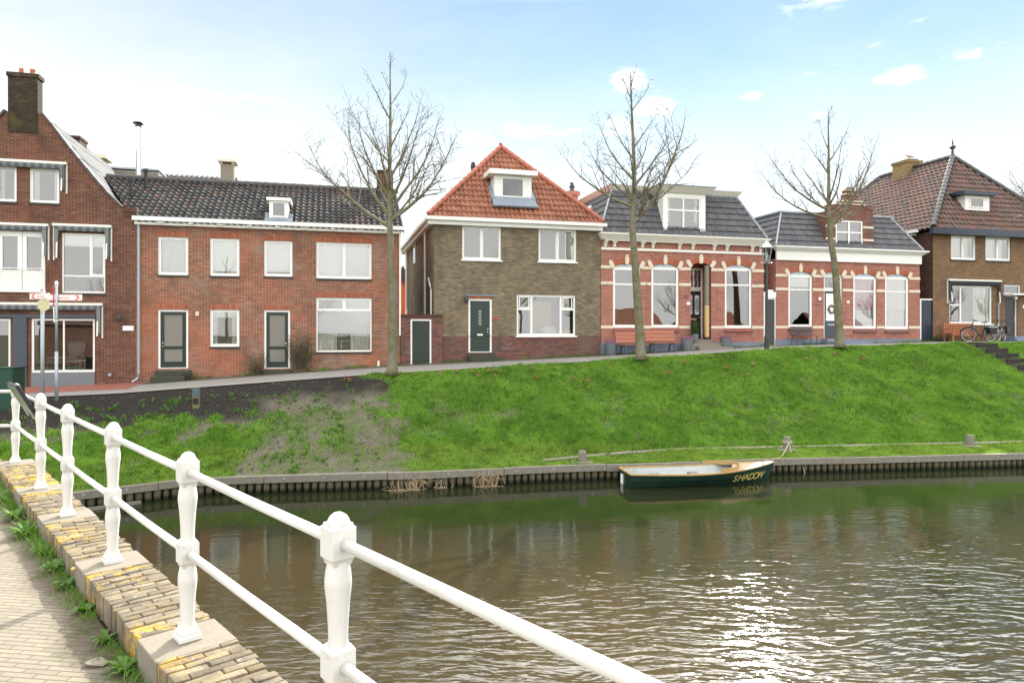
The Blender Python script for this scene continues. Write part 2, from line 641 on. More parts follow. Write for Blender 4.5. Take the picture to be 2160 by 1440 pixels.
M['brick_gable'] = brick('dull_rose_brick', (0.24, 0.095, 0.07), (0.15, 0.062, 0.05), (0.30, 0.24, 0.20), soot=((0.07, 0.045, 0.04), 0.6))
M['brick_dark'] = brick('dark_brick', (0.12, 0.058, 0.042), (0.075, 0.042, 0.034), (0.085, 0.065, 0.052), soot=((0.035, 0.024, 0.02), 0.6))
M['brick_umber'] = brick('umber_brick', (0.255, 0.165, 0.09), (0.165, 0.10, 0.055), (0.21, 0.15, 0.10), patch=(0.26, 0.12, 0.06), soot=((0.09, 0.062, 0.045), 0.6))
M['brick_mossy'] = brick('mossy_chimney_brick', (0.07, 0.042, 0.03), (0.03, 0.025, 0.02), (0.04, 0.035, 0.025), patch=(0.035, 0.04, 0.015), patch2=(0.09, 0.085, 0.02), pscale=1.3)
M['soldier'] = brick('soldier_brick', (0.46, 0.13, 0.065), (0.28, 0.075, 0.04), (0.34, 0.24, 0.17), bw=0.066, rh=0.5, ms=0.008)
M['soldier_rose'] = brick('arch_brick', (0.46, 0.13, 0.075), (0.36, 0.10, 0.055), (0.34, 0.18, 0.12), bw=0.066, rh=0.5, ms=0.006)

M['tile_dark'] = tile_mat('dark_pantile', [(0.020, 0.024, 0.027), (0.038, 0.042, 0.045), (0.055, 0.053, 0.052), (0.075, 0.073, 0.072), (0.033, 0.033, 0.034), (0.12, 0.065, 0.045)], moss=((0.085, 0.080, 0.062), 0.4), rough=0.75, spec=0.12)
M['tile_orange'] = tile_mat('orange_pantile', [(0.19, 0.075, 0.045), (0.31, 0.130, 0.075), (0.25, 0.098, 0.055), (0.36, 0.165, 0.10), (0.16, 0.07, 0.048)], moss=((0.12, 0.075, 0.05), 0.5), rough=0.62, big=0.35)
M['tile_mixed'] = tile_mat('mixed_brown_tile', [(0.045, 0.043, 0.044), (0.085, 0.062, 0.052), (0.075, 0.072, 0.074), (0.17, 0.072, 0.045), (0.07, 0.055, 0.05), (0.10, 0.06, 0.045)], moss=((0.095, 0.085, 0.03), 0.6), rough=0.42, big=0.3)
M['tile_slate'] = tile_mat('slate_interlocking_tile', [(0.040, 0.045, 0.054), (0.062, 0.065, 0.073), (0.10, 0.10, 0.11), (0.05, 0.052, 0.062), (0.082, 0.074, 0.072)], moss=((0.10, 0.092, 0.08), 0.45), rough=0.45, big=0.35)
M['ridge_dark'] = paint('ridge_tile', (0.05, 0.045, 0.045), 0.4, 0.4, 3.0)
M['ridge_orange'] = paint('orange_ridge_tile', (0.36, 0.11, 0.062), 0.55, 0.25, 3.0)
M['pale_roof'] = paint('pale_roofing', (0.17, 0.175, 0.18), 0.9, 0.12, 1.0, spec=0.1)

# ------------------------------------------------------------------ the facade line
TH = math.atan(0.266)
CT, ST = math.cos(TH), math.sin(TH)
FY = 29.2                        # where the line of fronts crosses the view axis


def Wd(u, v, z=0.0):             # facade coordinates: u along the fronts, v into the houses
    return Vector((u * CT - v * ST, FY + u * ST + v * CT, z))


def U(px, v=0.0):
    a = (px - 1080) / 1440
    return (a * (FY + v * CT) + v * ST) / (CT - a * ST)


def Zp(px, py, v=0.0):
    u = U(px, v)
    Y = FY + u * ST + v * CT
    return CAMZ + (700 - py) / 1440 * Y


def RC(x0, x1, y0, y1, v=0.0):
    xm = (x0 + x1) / 2
    return (U(x0, v), U(x1, v), Zp(xm, y1, v), Zp(xm, y0, v))


_fu = [-60, -17.4, -14.3, -5.6, 4.1, 12.3, 21.4, 80]
_fz = [2.20, 2.28, 2.36, 2.88, 3.23, 3.60, 3.76, 3.85]


def F(u):                        # street level along the fronts
    return float(np.interp(u, _fu, _fz))


def E(u):                        # street level along its canal edge
    return F(u) - float(np.interp(u, [-16, -5, 8], [0.12, 0.12, 0.0]))


def SG(u, v):                    # street level between the two
    k = min(max(-v / 3.4, 0), 1)
    return F(u) * (1 - k) + E(u) * k

# ------------------------------------------------------------------ house builder
def rooms(H, ul, ur, zb, zt, floors, v=2.4):
    H.part(MB().box(ul + .15, ur - .15, v, v + .1, zb, zt - .05), 'room_wall', M['interior'])
    for z in floors:
        H.part(MB().box(ul + .02, ur - .02, .2, v - .01, z - .2, z), 'room_floor', M['interior'])


class House:
    def __init__(self, name, label, cat, u, parent=None):
        self.off = (u, 0.0, F(u))
        self.r = thing(name, label, cat, Wd(u, 0, F(u)), TH)

    def part(self, mb, name, mat, parent=None, **kw):
        return mb.build(name, mat, parent or self.r, off=self.off, **kw)


def wall_front(mb, zb, left, right, ops, v=0.0, rev=0.14, arch=0.0, thick=True):
    """front wall at depth v between polylines left/right [(z, u)], openings (u0,u1,z0,z1[,arch rise])"""
    lz = lambda pl, z: float(np.interp(z, [p[0] for p in pl], [p[1] for p in pl]))
    zs = sorted(set([round(p[0], 4) for p in left + right] + [round(o[2], 4) for o in ops] + [round(o[3], 4) for o in ops]))
    for a, b in zip(zs[:-1], zs[1:]):
        if b - a < 1e-4:
            continue
        m = (a + b) / 2
        cuts = []
        for o in ops:
            if o[2] <= m <= o[3]:
                cuts.append((o[0], o[1]))
        cuts.sort()
        cur = None
        segs = []
        for c0, c1 in cuts:
            segs.append((cur, c0))
            cur = c1
        segs.append((cur, None))
        for s0, s1 in segs:
            a0 = lz(left, a + 1e-5) if s0 is None else s0
            b0 = lz(left, b - 1e-5) if s0 is None else s0
            a1 = lz(right, a + 1e-5) if s1 is None else s1
            b1 = lz(right, b - 1e-5) if s1 is None else s1
            if a1 - a0 < 1e-4 and b1 - b0 < 1e-4:
                continue
            mb.face([(a0, v, a), (a1, v, a), (b1, v, b), (b0, v, b)])
    for o in ops:
        u0, u1, z0, z1 = o[:4]
        w_ = v + rev
        rise = o[4] if len(o) > 4 else 0
        mb.face([(u0, v, z0), (u0, v, z1 - rise), (u0, w_, z1 - rise), (u0, w_, z0)])
        mb.face([(u1, v, z0), (u1, w_, z0), (u1, w_, z1 - rise), (u1, v, z1 - rise)])
        mb.face([(u0, v, z0), (u0, w_, z0), (u1, w_, z0), (u1, v, z0)])
        if rise:
            arc = arc_pts(u0, u1, z1 - rise, rise, 12)
            for (p, q) in zip(arc[:-1], arc[1:]):
                mb.face([(p[0], v, p[1]), (q[0], v, q[1]), (q[0], v, z1), (p[0], v, z1)])
                mb.face([(p[0], v, p[1]), (p[0], w_, p[1]), (q[0], w_, q[1]), (q[0], v, q[1])])
        else:
            mb.face([(u0, v, z1), (u1, v, z1), (u1, w_, z1), (u0, w_, z1)])


def arc_pts(u0, u1, z, rise, n):
    c = (u1 - u0) / 2
    r = (c * c + rise * rise) / (2 * rise)
    a = math.asin(min(1, c / r))
    um, zc = (u0 + u1) / 2, z + rise - r
    return [(um + r * math.sin(-a + 2 * a * k / n), zc + r * math.cos(-a + 2 * a * k / n)) for k in range(n + 1)]


def shell(mb, u0, u1, v0, v1, zb, zt, left=True, right=True, back=True):
    if left:
        mb.face([(u0, v1, zb), (u0, v0, zb), (u0, v0, zt), (u0, v1, zt)])
    if right:
        mb.face([(u1, v0, zb), (u1, v1, zb), (u1, v1, zt), (u1, v0, zt)])
    if back:
        mb.face([(u1, v1, zb), (u0, v1, zb), (u0, v1, zt), (u1, v1, zt)])


def window(H, rc, bars=(), fw=0.055, v=0.05, d=0.07, sill=None, blind=None, curtain=None, mat='white', glass='glass',
           sash=None, label=None, drape=None, parent=None, bw=0.05, bl_mat='blind', low=None):
    """frame + pane; bars: ('v', frac, f0, f1) or ('h', frac, f0, f1) in fractions of the clear opening"""
    u0, u1, z0, z1 = rc[:4]
    mb = MB()
    mb.box(u0, u0 + fw, v, v + d, z0, z1)
    mb.box(u1 - fw, u1, v, v + d, z0, z1)
    mb.box(u0 + fw, u1 - fw, v, v + d, z0, z0 + fw * 1.15)
    mb.box(u0 + fw, u1 - fw, v, v + d, z1 - fw, z1)
    a0, a1, b0, b1 = u0 + fw, u1 - fw, z0 + fw * 1.15, z1 - fw
    for b in bars:
        wd = b[4] if len(b) > 4 else bw
        if b[0] == 'v':
            uu = a0 + (a1 - a0) * b[1]
            mb.box(uu - wd / 2, uu + wd / 2, v + 0.008, v + d - 0.004, b0 + (b1 - b0) * b[2], b0 + (b1 - b0) * b[3])
        else:
            zz = b0 + (b1 - b0) * b[1]
            mb.box(a0 + (a1 - a0) * b[2], a0 + (a1 - a0) * b[3], v + 0.005, v + d - 0.002, zz - wd / 2, zz + wd / 2)
    for s in (sash or []):           # inner opening sashes: (fu0, fu1, fz0, fz1)
        s0, s1 = a0 + (a1 - a0) * s[0], a0 + (a1 - a0) * s[1]
        t0, t1 = b0 + (b1 - b0) * s[2], b0 + (b1 - b0) * s[3]
        k = 0.04
        y0, y1 = v + 0.018, v + d - 0.008
        mb.box(s0, s0 + k, y0, y1, t0, t1)
        mb.box(s1 - k, s1, y0, y1, t0, t1)
        mb.box(s0 + k, s1 - k, y0, y1, t0, t0 + k)
        mb.box(s0 + k, s1 - k, y0, y1, t1 - k, t1)
    o = H.part(mb, 'window', M[mat], parent)
    if label:
        o['label'] = label
    p = MB().face([(a0, v + d * .6, b0), (a1, v + d * .6, b0), (a1, v + d * .6, b1), (a0, v + d * .6, b1)])
    H.part(p, 'pane', M[glass], o)
    if sill == 'dark':
        H.part(MB().box(u0 - .02, u1 + .02, -0.035, v + .03, z0 - 0.075, z0 - .002), 'sill', M['sill_dark'], o)
    elif sill == 'white':
        H.part(MB().box(u0 - .05, u1 + .05, -0.06, v + .03, z0 - 0.06, z0 - .002), 'sill', M['white'], o)
    elif sill in ('sill_red', 'sill_plum'):
        s = MB()
        s.hexa([(u0 - .02, -0.10, z0 - .17), (u1 + .02, -0.10, z0 - .17), (u1 + .02, 0.0, z0 - .15), (u0 - .02, 0.0, z0 - .15),
                (u0 - .02, -0.085, z0 - .11), (u1 + .02, -0.085, z0 - .11), (u1 + .02, v, z0 - .02), (u0 - .02, v, z0 - .02)])
        H.part(s, 'sill', M[sill], o)
    if blind is not None:            # roller blind: (f0, f1) of the height, 1 = top
        f0, f1 = blind
        q = MB().box(a0, a1, v + d + .008, v + d + .014, b0 + (b1 - b0) * f0, b0 + (b1 - b0) * f1)
        q.tube([(a0, v + d + .014, b0 + (b1 - b0) * f0), (a1, v + d + .014, b0 + (b1 - b0) * f0)], .012, 6)
        H.part(q, 'blind', M[bl_mat], o)
    if low:
        wavy(H, a0, a1, v + d + .05, b0, b0 + (b1 - b0) * low, o, 'voile', 'net_curtain')
    for c in (curtain or []):        # hanging drapes: (fu0, fu1, fz0, fz1)
        wavy(H, a0 + (a1 - a0) * c[0], a0 + (a1 - a0) * c[1], v + d + .07, b0 + (b1 - b0) * c[2], b0 + (b1 - b0) * c[3], o, 'voile', 'curtain')
    return o


def wavy(H, u0, u1, v, z0, z1, parent, mat, name):
    n = max(8, int((u1 - u0) / 0.02))
    mb = MB()
    ph = random.uniform(0, 6)
    for k in range(n):
        p = u0 + (u1 - u0) * k / n
        q = u0 + (u1 - u0) * (k + 1) / n
        vp, vq = v + .02 * math.sin(p * 55 + ph + math.sin(p * 9)), v + .02 * math.sin(q * 55 + ph + math.sin(q * 9))
        mb.face([(p, vp, z0), (q, vq, z0), (q, vq, z1), (p, vp, z1)])
    return H.part(mb, name, M[mat], parent)


def door(H, rc, mat='dark_green', fw=0.075, v=0.04, style='panel', label=None, knob=1, parent=None, frame_mat='white', cap=False):
    u0, u1, z0, z1 = rc[:4]
    a0, a1, b0, b1 = u0 + fw, u1 - fw, z0 + 0.03, z1 - fw
    lf = MB()
    if style == 'planks':
        n = max(4, round((a1 - a0) / 0.11))
        for k in range(n):
            p = a0 + (a1 - a0) * k / n
            q = a0 + (a1 - a0) * (k + 1) / n
            lf.box(p + .005, q - .005, v + .03, v + .07, b0, b1)
        lf.box(a0, a1, v + .045, v + .075, b0, b1)
    else:
        lf.box(a0, a1, v + .035, v + .08, b0, b1)
    o = H.part(lf, 'door', M[mat], parent)
    if label:
        o['label'] = label
    fm = MB()
    fm.box(u0, a0, v, v + .10, z0, z1)
    fm.box(a1, u1, v, v + .10, z0, z1)
    fm.box(a0, a1, v, v + .10, b1, z1)
    if style == 'screen' or style == 'solid':
        fm.box(a0, a1, v - .005, v + .10, z0, z0 + .03)
    H.part(fm, 'frame', M[frame_mat], o)
    ku = a1 - .09 if knob > 0 else a0 + .09
    kz = b0 + (b1 - b0) * .44
    if knob:
        k = MB()
        k.blobby((ku, v - .005, kz), .035, .035, .035, 10, 6)
        k.tube([(ku, v + .036, kz), (ku, v, kz)], .014, 8)
        H.part(k, 'handle', M['steel'], o)
        H.part(MB().tube([(ku, v + .036, kz - .11), (ku, v + .018, kz - .11)], .022, 10), 'lock', M['steel'], o)
    w_ = a1 - a0
    h_ = b1 - b0
    if style == 'screen':
        s = MB()
        s.box(a0 + .13 * w_, a1 - .13 * w_, v + .022, v + .034, b0 + .10 * h_, b0 + .34 * h_)
        s.box(a0 + .13 * w_, a1 - .13 * w_, v + .022, v + .034, b0 + .375 * h_, b0 + .95 * h_)
        H.part(s, 'screen', M['screen'], o)
        g = MB()
        for (z_0, z_1) in ((.10, .34), (.375, .95)):
            x0, x1, y0, y1 = a0 + .13 * w_, a1 - .13 * w_, b0 + z_0 * h_, b0 + z_1 * h_
            for (p, q) in (((x0, y0), (x1, y0)), ((x0, y1), (x1, y1)), ((x0, y0), (x0, y1)), ((x1, y0), (x1, y1))):
                g.bar((p[0], v + .018, p[1]), (q[0], v + .018, q[1]), .035, .03, (0, 1, 0))
        H.part(g, 'screen_frame', M['dark_green'], o)
    if style == 'solid':
        q = MB()
        for k in range(5):
            zz = b0 + h_ * (.52 + .062 * k)
            q.box(a0 + .43 * w_, a0 + .57 * w_, v + .028, v + .036, zz, zz + h_ * .048)
        H.part(q, 'door_light', M['glass_dark'], o)
        H.part(MB().box(a0 + .36 * w_, a0 + .64 * w_, v + .022, v + .036, b0 + .315 * h_, b0 + .35 * h_), 'letter_slot', M['steel'], o)
    return o


def tiles(mb, P0, P1, P2, P3, tw=0.22, th=0.33, amp=0.028, lift=0.035, n=6, base=0.0):
    """tiled plane: eave P0->P1, top P3..P2 (may coincide)"""
    P0, P1, P2, P3 = map(Vector, (P0, P1, P2, P3))
    e = (P1 - P0).normalized()
    L = (P1 - P0).length
    up = (P3 - P0) - e * (P3 - P0).dot(e)
    Wt = up.length
    wv = up.normalized()
    N = e.cross(wv)
    if N.z < 0:
        N = -N
    uL, uR = (P3 - P0).dot(e), (P2 - P0).dot(e)
    rows = max(1, round(Wt / th))
    lo, hi = min(0, uL), max(L, uR)
    ks = range(int(math.floor(lo / (tw / n))), int(math.ceil(hi / (tw / n))) + 1)
    wave = [amp * (math.sin(2 * math.pi * k / n) + .35 * math.sin(4 * math.pi * k / n + .6)) for k in range(n)]

    def line(w_, extra):
        l_, r_ = uL * w_ / Wt, L + (uR - L) * w_ / Wt
        out = []
        for k in ks:
            uu = min(max(k * tw / n, l_), r_)
            q = P0 + e * uu + wv * w_ + N * (base + extra + wave[k % n])
            out.append((q, uu / tw))
        return out, l_, r_
    for r in range(rows):
        wa, wb = Wt * r / rows, Wt * (r + 1) / rows
        A, l0, r0 = line(wa, lift)
        jt = {}
        A = [(q + N * jt.setdefault((k + ks[0]) // n, random.uniform(-.010, .012)), x) for k, (q, x) in enumerate(A)]
        B, l1, r1 = line(wb, 0.0)
        D, _, _ = line(wa, -0.01)
        for k in range(len(A) - 1):
            if (A[k + 1][0] - A[k][0]).length < 1e-4 + 0 and (B[k + 1][0] - B[k][0]).length < 1e-4:
                continue
            mid = (k + .5 + ks[0]) / n
            ua, ub = math.floor(mid) + .3, math.floor(mid) + .7
            mb.face([A[k][0], A[k + 1][0], B[k + 1][0], B[k][0]], [(ua, r + .1), (ub, r + .1), (ub, r + .9), (ua, r + .9)])
            mb.face([D[k][0], D[k + 1][0], A[k + 1][0], A[k][0]], [(ua, r + .1), (ub, r + .1), (ub, r + .1), (ua, r + .1)])
    return mb


def ridge_caps(mb, A, B, r=0.10, ln=0.36):
    A, B = Vector(A), Vector(B)
    d = B - A
    n = max(1, round(d.length / ln))
    for k in range(n):
        p, q = A + d * (k / n), A + d * ((k + 1.12) / n)
        mb.tube([p, q], [r * 1.12, r * .94], 8)
    return mb


# ================================================================== house: brown gabled corner house with shop
u_ap, u_r1 = U(50), U(286)
hw = u_r1 - u_ap
u_l1 = u_ap - hw
H = House('gabled_shop_house', 'tall brown brick gabled corner house with shop window and striped grey awnings', 'house', U(150))
zb = F(u_r1) - 0.7
gp = [(88, 240), (108, 263), (150, 318), (200, 378), (230, 412), (256, 436)]
rt = [(zb, u_r1), (Zp(286, 440), u_r1), (Zp(286, 440) + .003, U(262))] + [(Zp(x, y), U(x)) for x, y in reversed(gp)]
z_top = rt[-1][0]
lf = [(z, 2 * u_ap - u) for z, u in rt]
o_attic = [RC(-8, 35, 350, 425), RC(62, 125, 355, 428)]
o_fr = RC(-5, 95, 487, 612)
o_w2 = RC(130, 222, 492, 618)
o_sh = RC(66, 200, 672, 785)
o_sl = RC(-75, 22, 672, 785)
mb = MB()
wall_front(mb, zb, lf, rt, o_attic + [o_fr, o_w2, o_sh, o_sl])
vb = 13.0
shell(mb, u_l1, u_r1, 0, vb, zb, Zp(286, 440))
# gable thickness: a coping strip follows below
w1 = H.part(mb, 'wall', M['brick_brown'])
# tile coping on the gable edge
pts = [(Zp(x, y), U(x)) for x, y in gp]
for s in (1, -1):
    cp = MB()
    for (a, b) in zip(pts[:-1], pts[1:]):
        ua, ub = (a[1], b[1]) if s == 1 else (2 * u_ap - a[1], 2 * u_ap - b[1])
        n = max(1, round(math.hypot(ub - ua, b[0] - a[0]) / .4))
        for k in range(n):
            p = (ua + (ub - ua) * k / n, .08, a[0] + (b[0] - a[0]) * k / n + .04)
            q = (ua + (ub - ua) * (k + 1.06) / n, .08, a[0] + (b[0] - a[0]) * (k + 1.06) / n + .02)
            cp.bar(p, q, .30, .07, (0, 0, 1))
    H.part(cp, 'gable_coping', M['ridge_dark'])
kn = MB()
kn.box(U(258), U(289), -.05, .28, Zp(270, 447), Zp(270, 436))
kn.box(U(262), U(288), -.03, .27, Zp(270, 458), Zp(270, 447))
H.part(kn, 'kneeler', M['brick_dark'])
# roof behind the gable
zr = Zp(50, 212)
ze = Zp(286, 440)
rf = MB()
rl = [(z - .06, u) for z, u in rt[1:] if True] + [(zr, u_ap)]
for (za_, ua_), (zb_, ub_) in zip(rl[1:-1], rl[2:]):
    tiles(rf, (ua_, vb, za_), (ua_, .25, za_), (ub_, .25, zb_), (ub_, vb, zb_), tw=.9, th=1.1, amp=.004, lift=.015, n=4)
    ma, mb2 = 2 * u_ap - ua_, 2 * u_ap - ub_
    tiles(rf, (ma, .25, za_), (ma, vb, za_), (mb2, vb, zb_), (mb2, .25, zb_), tw=.9, th=1.1, amp=.004, lift=.015, n=4)
roof1 = H.part(rf, 'roof', M['pale_roof'])
ch = MB()
c0, c1 = U(17), U(80)
zc0, zc1 = Zp(50, 245), Zp(50, 163)
ch.box(c0, c1, -.02, .42, zc0 - .6, zc1)
ch.box(c0 - .04, c1 + .05, -.06, .46, zc1, zc1 + .14)
cho = H.part(ch, 'chimney', M['brick_mossy'], roof1)
cpt = MB()
cpt.lathe([(.10, 0), (.085, .22)], (U(41), .2, zc1 + .14), 10)
cpt.lathe([(.10, 0), (.09, .12), (.10, .22)], (U(64), .22, zc1 + .14), 10)
H.part(cpt, 'chimney_pot', M['ridge_orange'], roof1)
ch2 = MB()
v2 = 4.2
ch2.box(U(128, v2), U(168, v2), v2, v2 + .9, Zp(150, 400, v2), Zp(150, 291, v2))
ch2.box(U(126, v2), U(170, v2), v2 - .05, v2 + .95, Zp(150, 291, v2), Zp(150, 286, v2))
c2o = H.part(ch2, 'chimney', M['brick_dark'], roof1)
c2o['label'] = 'smaller brown brick chimney farther back on the roof'
for rc in o_attic:
    window(H, rc, fw=.05, sill='dark', sash=[(0, 1, 0, 1)], blind=(.0, 1.0) if False else None, curtain=[(0, .25, 0, 1), (.8, 1, 0, 1)])
window(H, o_w2, bars=[('h', .27, 0, 1), ('v', .66, .27, 1)], sill='dark', sash=[(.68, 1, .29, 1)], blind=(.80, 1.0))
rooms(H, u_l1, u_r1, zb, Zp(286, 440), [F(u_r1) + .35, Zp(60, 622), Zp(60, 445)], 2.2)
# french doors behind a clear guard
u0, u1, z0, z1 = o_fr
fd = MB()
um = (u0 + u1) / 2
for a, b in ((u0, um - .01), (um + .01, u1)):
    fd.box(a, a + .13, .05, .10, z0, z1)
    fd.box(b - .13, b, .05, .10, z0, z1)
    fd.box(a + .13, b - .13, .05, .10, z0, z0 + .72)
    fd.box(a + .13, b - .13, .05, .10, z1 - .2, z1)
fdo = H.part(fd, 'french_door', M['white'])
H.part(MB().face([(u0 + .1, .085, z0 + .7), (u1 - .1, .085, z0 + .7), (u1 - .1, .085, z1 - .1), (u0 + .1, .085, z1 - .1)]), 'pane', M['glass'], fdo)
H.part(MB().box(u0 - .03, u1 + .03, -.05, .09, z0 - .07, z0 - .002), 'sill', M['white'], fdo)
bg_ = MB()
zg = Zp(45, 566)
bg_.box(u0 - .03, u1 + .03, -.075, -.045, zg - .02, zg + .01)
nb = 11
for k in range(nb + 1):
    uu = u0 - .02 + (u1 - u0 + .04) * k / nb
    bg_.box(uu - .006, uu + .006, -.066, -.054, z0 - .02, zg - .02)
H.part(bg_, 'balcony_rail', M['white'])
# shop fronts
window(H, o_sh, bars=[('v', .5, 0, 1)], fw=.07, v=.03)
window(H, o_sl, bars=[('v', .5, 0, 1)], fw=.07, v=.03)
H.part(MB().box(o_sh[0], o_sh[1], -.03, .05, F(u_r1) - .7, o_sh[2] - .003), 'stall_riser', M['grey_panel'])
H.part(MB().box(o_sl[0], o_sl[1], -.03, .05, F(u_r1) - .7, o_sl[2] - .003), 'stall_riser', M['grey_panel'])
pl = MB()
pl.box(U(29), U(58), -.07, .06, F(u_r1) - .7, Zp(45, 668))
pl.box(U(-90), U(203), -.08, .05, Zp(60, 670), Zp(60, 663))
H.part(pl, 'shop_pilaster', M['slate'])


m_aw, t_aw = newmat('striped_awning_cloth')
su = t_aw.sep(t_aw.coord('UV'))
stp = t_aw.math('GREATER_THAN', t_aw.math('FRACT', t_aw.math('MULTIPLY', su[0], 4.0)), .5)
t_aw.out(t_aw.bsdf(t_aw.mix(stp, (.17, .19, .19), (.09, .11, .115)), .9))
m_an, t_an = newmat('navy_awning_cloth')
su = t_an.sep(t_an.coord('UV'))
stp = t_an.math('GREATER_THAN', t_an.math('FRACT', t_an.math('MULTIPLY', su[0], 7.0)), .8)
t_an.out(t_an.bsdf(t_an.mix(stp, (.012, .016, .03), (.10, .11, .13)), .9))


def awning(H, x0, x1, y, yb, left=True, right=True, cloth=None, droop=.17):
    """folded awning: white cassette, side arms hanging to yb, cloth roll below the cassette"""
    u0, u1 = U(x0), U(x1)
    xm = (x0 + x1) / 2
    z = Zp(xm, y)
    zb_ = Zp(xm, yb)
    mb = MB()
    mb.box(u0, u1, -.16, -.004, z - .085, z)
    for uu, on in ((u0, left), (u1, right)):
        if on:
            s = .045
            ua = uu if uu == u0 else uu - s
            mb.box(ua, ua + s, -.055, -.004, zb_, z - .088)
            ub = uu + .13 if uu == u0 else uu - .13 - s
            mb.hexa([(ub, -.20, zb_ + .08), (ub + s, -.20, zb_ + .08), (ub + s, -.17, zb_ + .06), (ub, -.17, zb_ + .06),
                     (ub, -.12, z - .25), (ub + s, -.12, z - .25), (ub + s, -.08, z - .25), (ub, -.08, z - .25)])
    o = H.part(mb, 'awning', M['cream'])
    c = MB()
    n = 10
    a, b = u0 + .06, u1 - .06
    prof = [(-.15, z - .09), (-.175, z - .13), (-.165, z - .20), (-.14, z - .09 - droop), (-.10, z - .06 - droop)]
    for (p, q) in zip(prof[:-1], prof[1:]):
        c.face([(a, p[0], p[1]), (a, q[0], q[1]), (b, q[0], q[1]), (b, p[0], p[1])],
               [(a, 0), (a, 1), (b, 1), (b, 0)])
    for uu, on, s in ((a, left, 1), (b, right, -1)):
        if on:
            c.hexa([(uu, -.15, zb_ + .16), (uu + s * .07, -.15, zb_ + .14), (uu + s * .07, -.10, zb_ + .14), (uu, -.10, zb_ + .16),
                    (uu, -.16, z - .12), (uu + s * .16, -.16, z - .12), (uu + s * .16, -.09, z - .12), (uu, -.09, z - .12)])
    H.part(c, 'awning_cloth', cloth or m_aw, o)
    return o


awning(H, -40, 143, 339, 405, False, True)
awning(H, -40, 105, 471, 547, False, True)
awning(H, 113, 237, 474, 550)
awning(H, -100, 218, 638, 713, False, True)
H.part(MB().box(U(259), U(282), -.02, -.003, Zp(270, 697), Zp(270, 687)), 'name_plate', M['white'])
H.part(MB().lathe([(.05, -.09), (.07, 0), (.03, .08)], (U(253), -.08, Zp(253, 671)), 10), 'wall_lamp', M['charcoal'])
H.part(MB().tube([(U(232), 0.0, Zp(232, 790)), (U(232), -.05, Zp(232, 790))], [.07, .06], 12), 'vent', M['zinc'])

# ================================================================== house: long orange brick terrace house
H = House('long_terrace_house', 'long two-storey orange brick house with dark pantile roof and two green doors', 'house', U(560))
ul, ur = u_r1 + .004, U(845)
zb = F(ul) - .7
zt = Zp(565, 481)
up_w = [RC(333, 397, 500, 580), RC(443, 505, 503, 582), RC(557, 617, 508, 583), RC(667, 784, 512, 588)]
d1, d2 = RC(333, 397, 653, 777), RC(557, 612, 654, 777)
lw, bw_ = RC(443, 505, 653, 731), RC(667, 784, 628, 742)
mb = MB()
wall_front(mb, zb, [(zb, ul), (zt, ul)], [(zb, ur), (zt, ur)], up_w + [d1, d2, lw, bw_])
dep = 6.6
shell(mb, ul, ur, 0, dep, zb, zt, left=False)
zrid = zt + 2.27
mb.face([(ur, 0, zt), (ur, dep, zt), (ur, dep / 2, zrid)])
H.part(mb, 'wall', M['brick_orange'])
for rc in up_w + [d1, d2, lw, bw_]:
    H.part(MB().box(rc[0] - .03, rc[1] + .03, -.006, .05, rc[3] + .004, rc[3] + .21), 'soldier_course', M['soldier'])
rf = MB()
ez = zt + .06
tiles(rf, (ul + .0, -.28, ez), (ur + .12, -.28, ez), (ur + .12, dep / 2, zrid + .06), (ul - 2.0, dep / 2, zrid + .06), tw=.235, th=.335, amp=.036, lift=.045)
tiles(rf, (ur + .12, dep + .28, ez), (ul - 1.6, dep + .28, ez), (ul - 2.0, dep / 2, zrid + .06), (ur + .12, dep / 2, zrid + .06), tw=.47, th=.66, amp=.02, lift=.04, n=4)
roof2 = H.part(rf, 'roof', M['tile_dark'])
rc_ = ridge_caps(MB(), (ul - 1.9, dep / 2, zrid + .09), (ur + .15, dep / 2, zrid + .09), .11, .38)
H.part(rc_, 'ridge', M['ridge_dark'], roof2)
vg = MB()
vg.bar((ur + .10, -.28, ez - .02), (ur + .10, dep / 2, zrid + .04), .05, .16)
H.part(vg, 'verge_board', M['lead'], roof2)
gt = MB()
zg = Zp(565, 470)
gt.box(ul - .05, ur + .12, -.34, -.18, zg - .13, zg + .02)
gt.box(ul, ur + .02, -.18, -.004, zg - .26, zg - .08)
for k in range(9):
    uu = ul + .9 + k * (ur - ul - 1.2) / 8.3
    gt.box(uu - .09, uu + .09, -.27, -.18, zg - .21, zg - .131)
gut2 = H.part(gt, 'gutter', M['white'])
dp = MB()
ud = U(294)
dp.tube([(ud, -.12, zg - .15), (ud, -.10, zg - .4), (ud, -.10, F(ud) + .32), (ud - .04, -.12, F(ud) + .16), (ud - .2, -.2, F(ud) + .04)], .045, 8)
for q in (.9, 2.3, 3.8):
    dp.tube([(ud, -.10, F(ud) + q), (ud, -.10, F(ud) + q + .05)], .055, 8)
H.part(dp, 'downspout', M['galv'])
dp = MB()
ud = ur - .03
dp.tube([(ud, -.12, zg - .15), (ud, -.10, zg - .4), (ud, -.10, F(ud) + 1.2)], .04, 8)
H.part(dp, 'downspout', M['white'])
rooms(H, ul, ur, zb, zt, [F(ul) + .7, Zp(560, 610)])
window(H, up_w[0], sill='dark', sash=[(0, 1, 0, 1)], curtain=[(0, 1, 0, 1)])
window(H, up_w[1], sill='dark', sash=[(0, 1, 0, 1)], blind=(.10, 1))
window(H, up_w[2], sill='dark', sash=[(0, 1, 0, 1)], blind=(.10, 1))
window(H, up_w[3], sill='dark', bars=[('v', .5, 0, 1)], sash=[(0, .49, 0, 1), (.51, 1, 0, 1)], blind=(.03, 1))
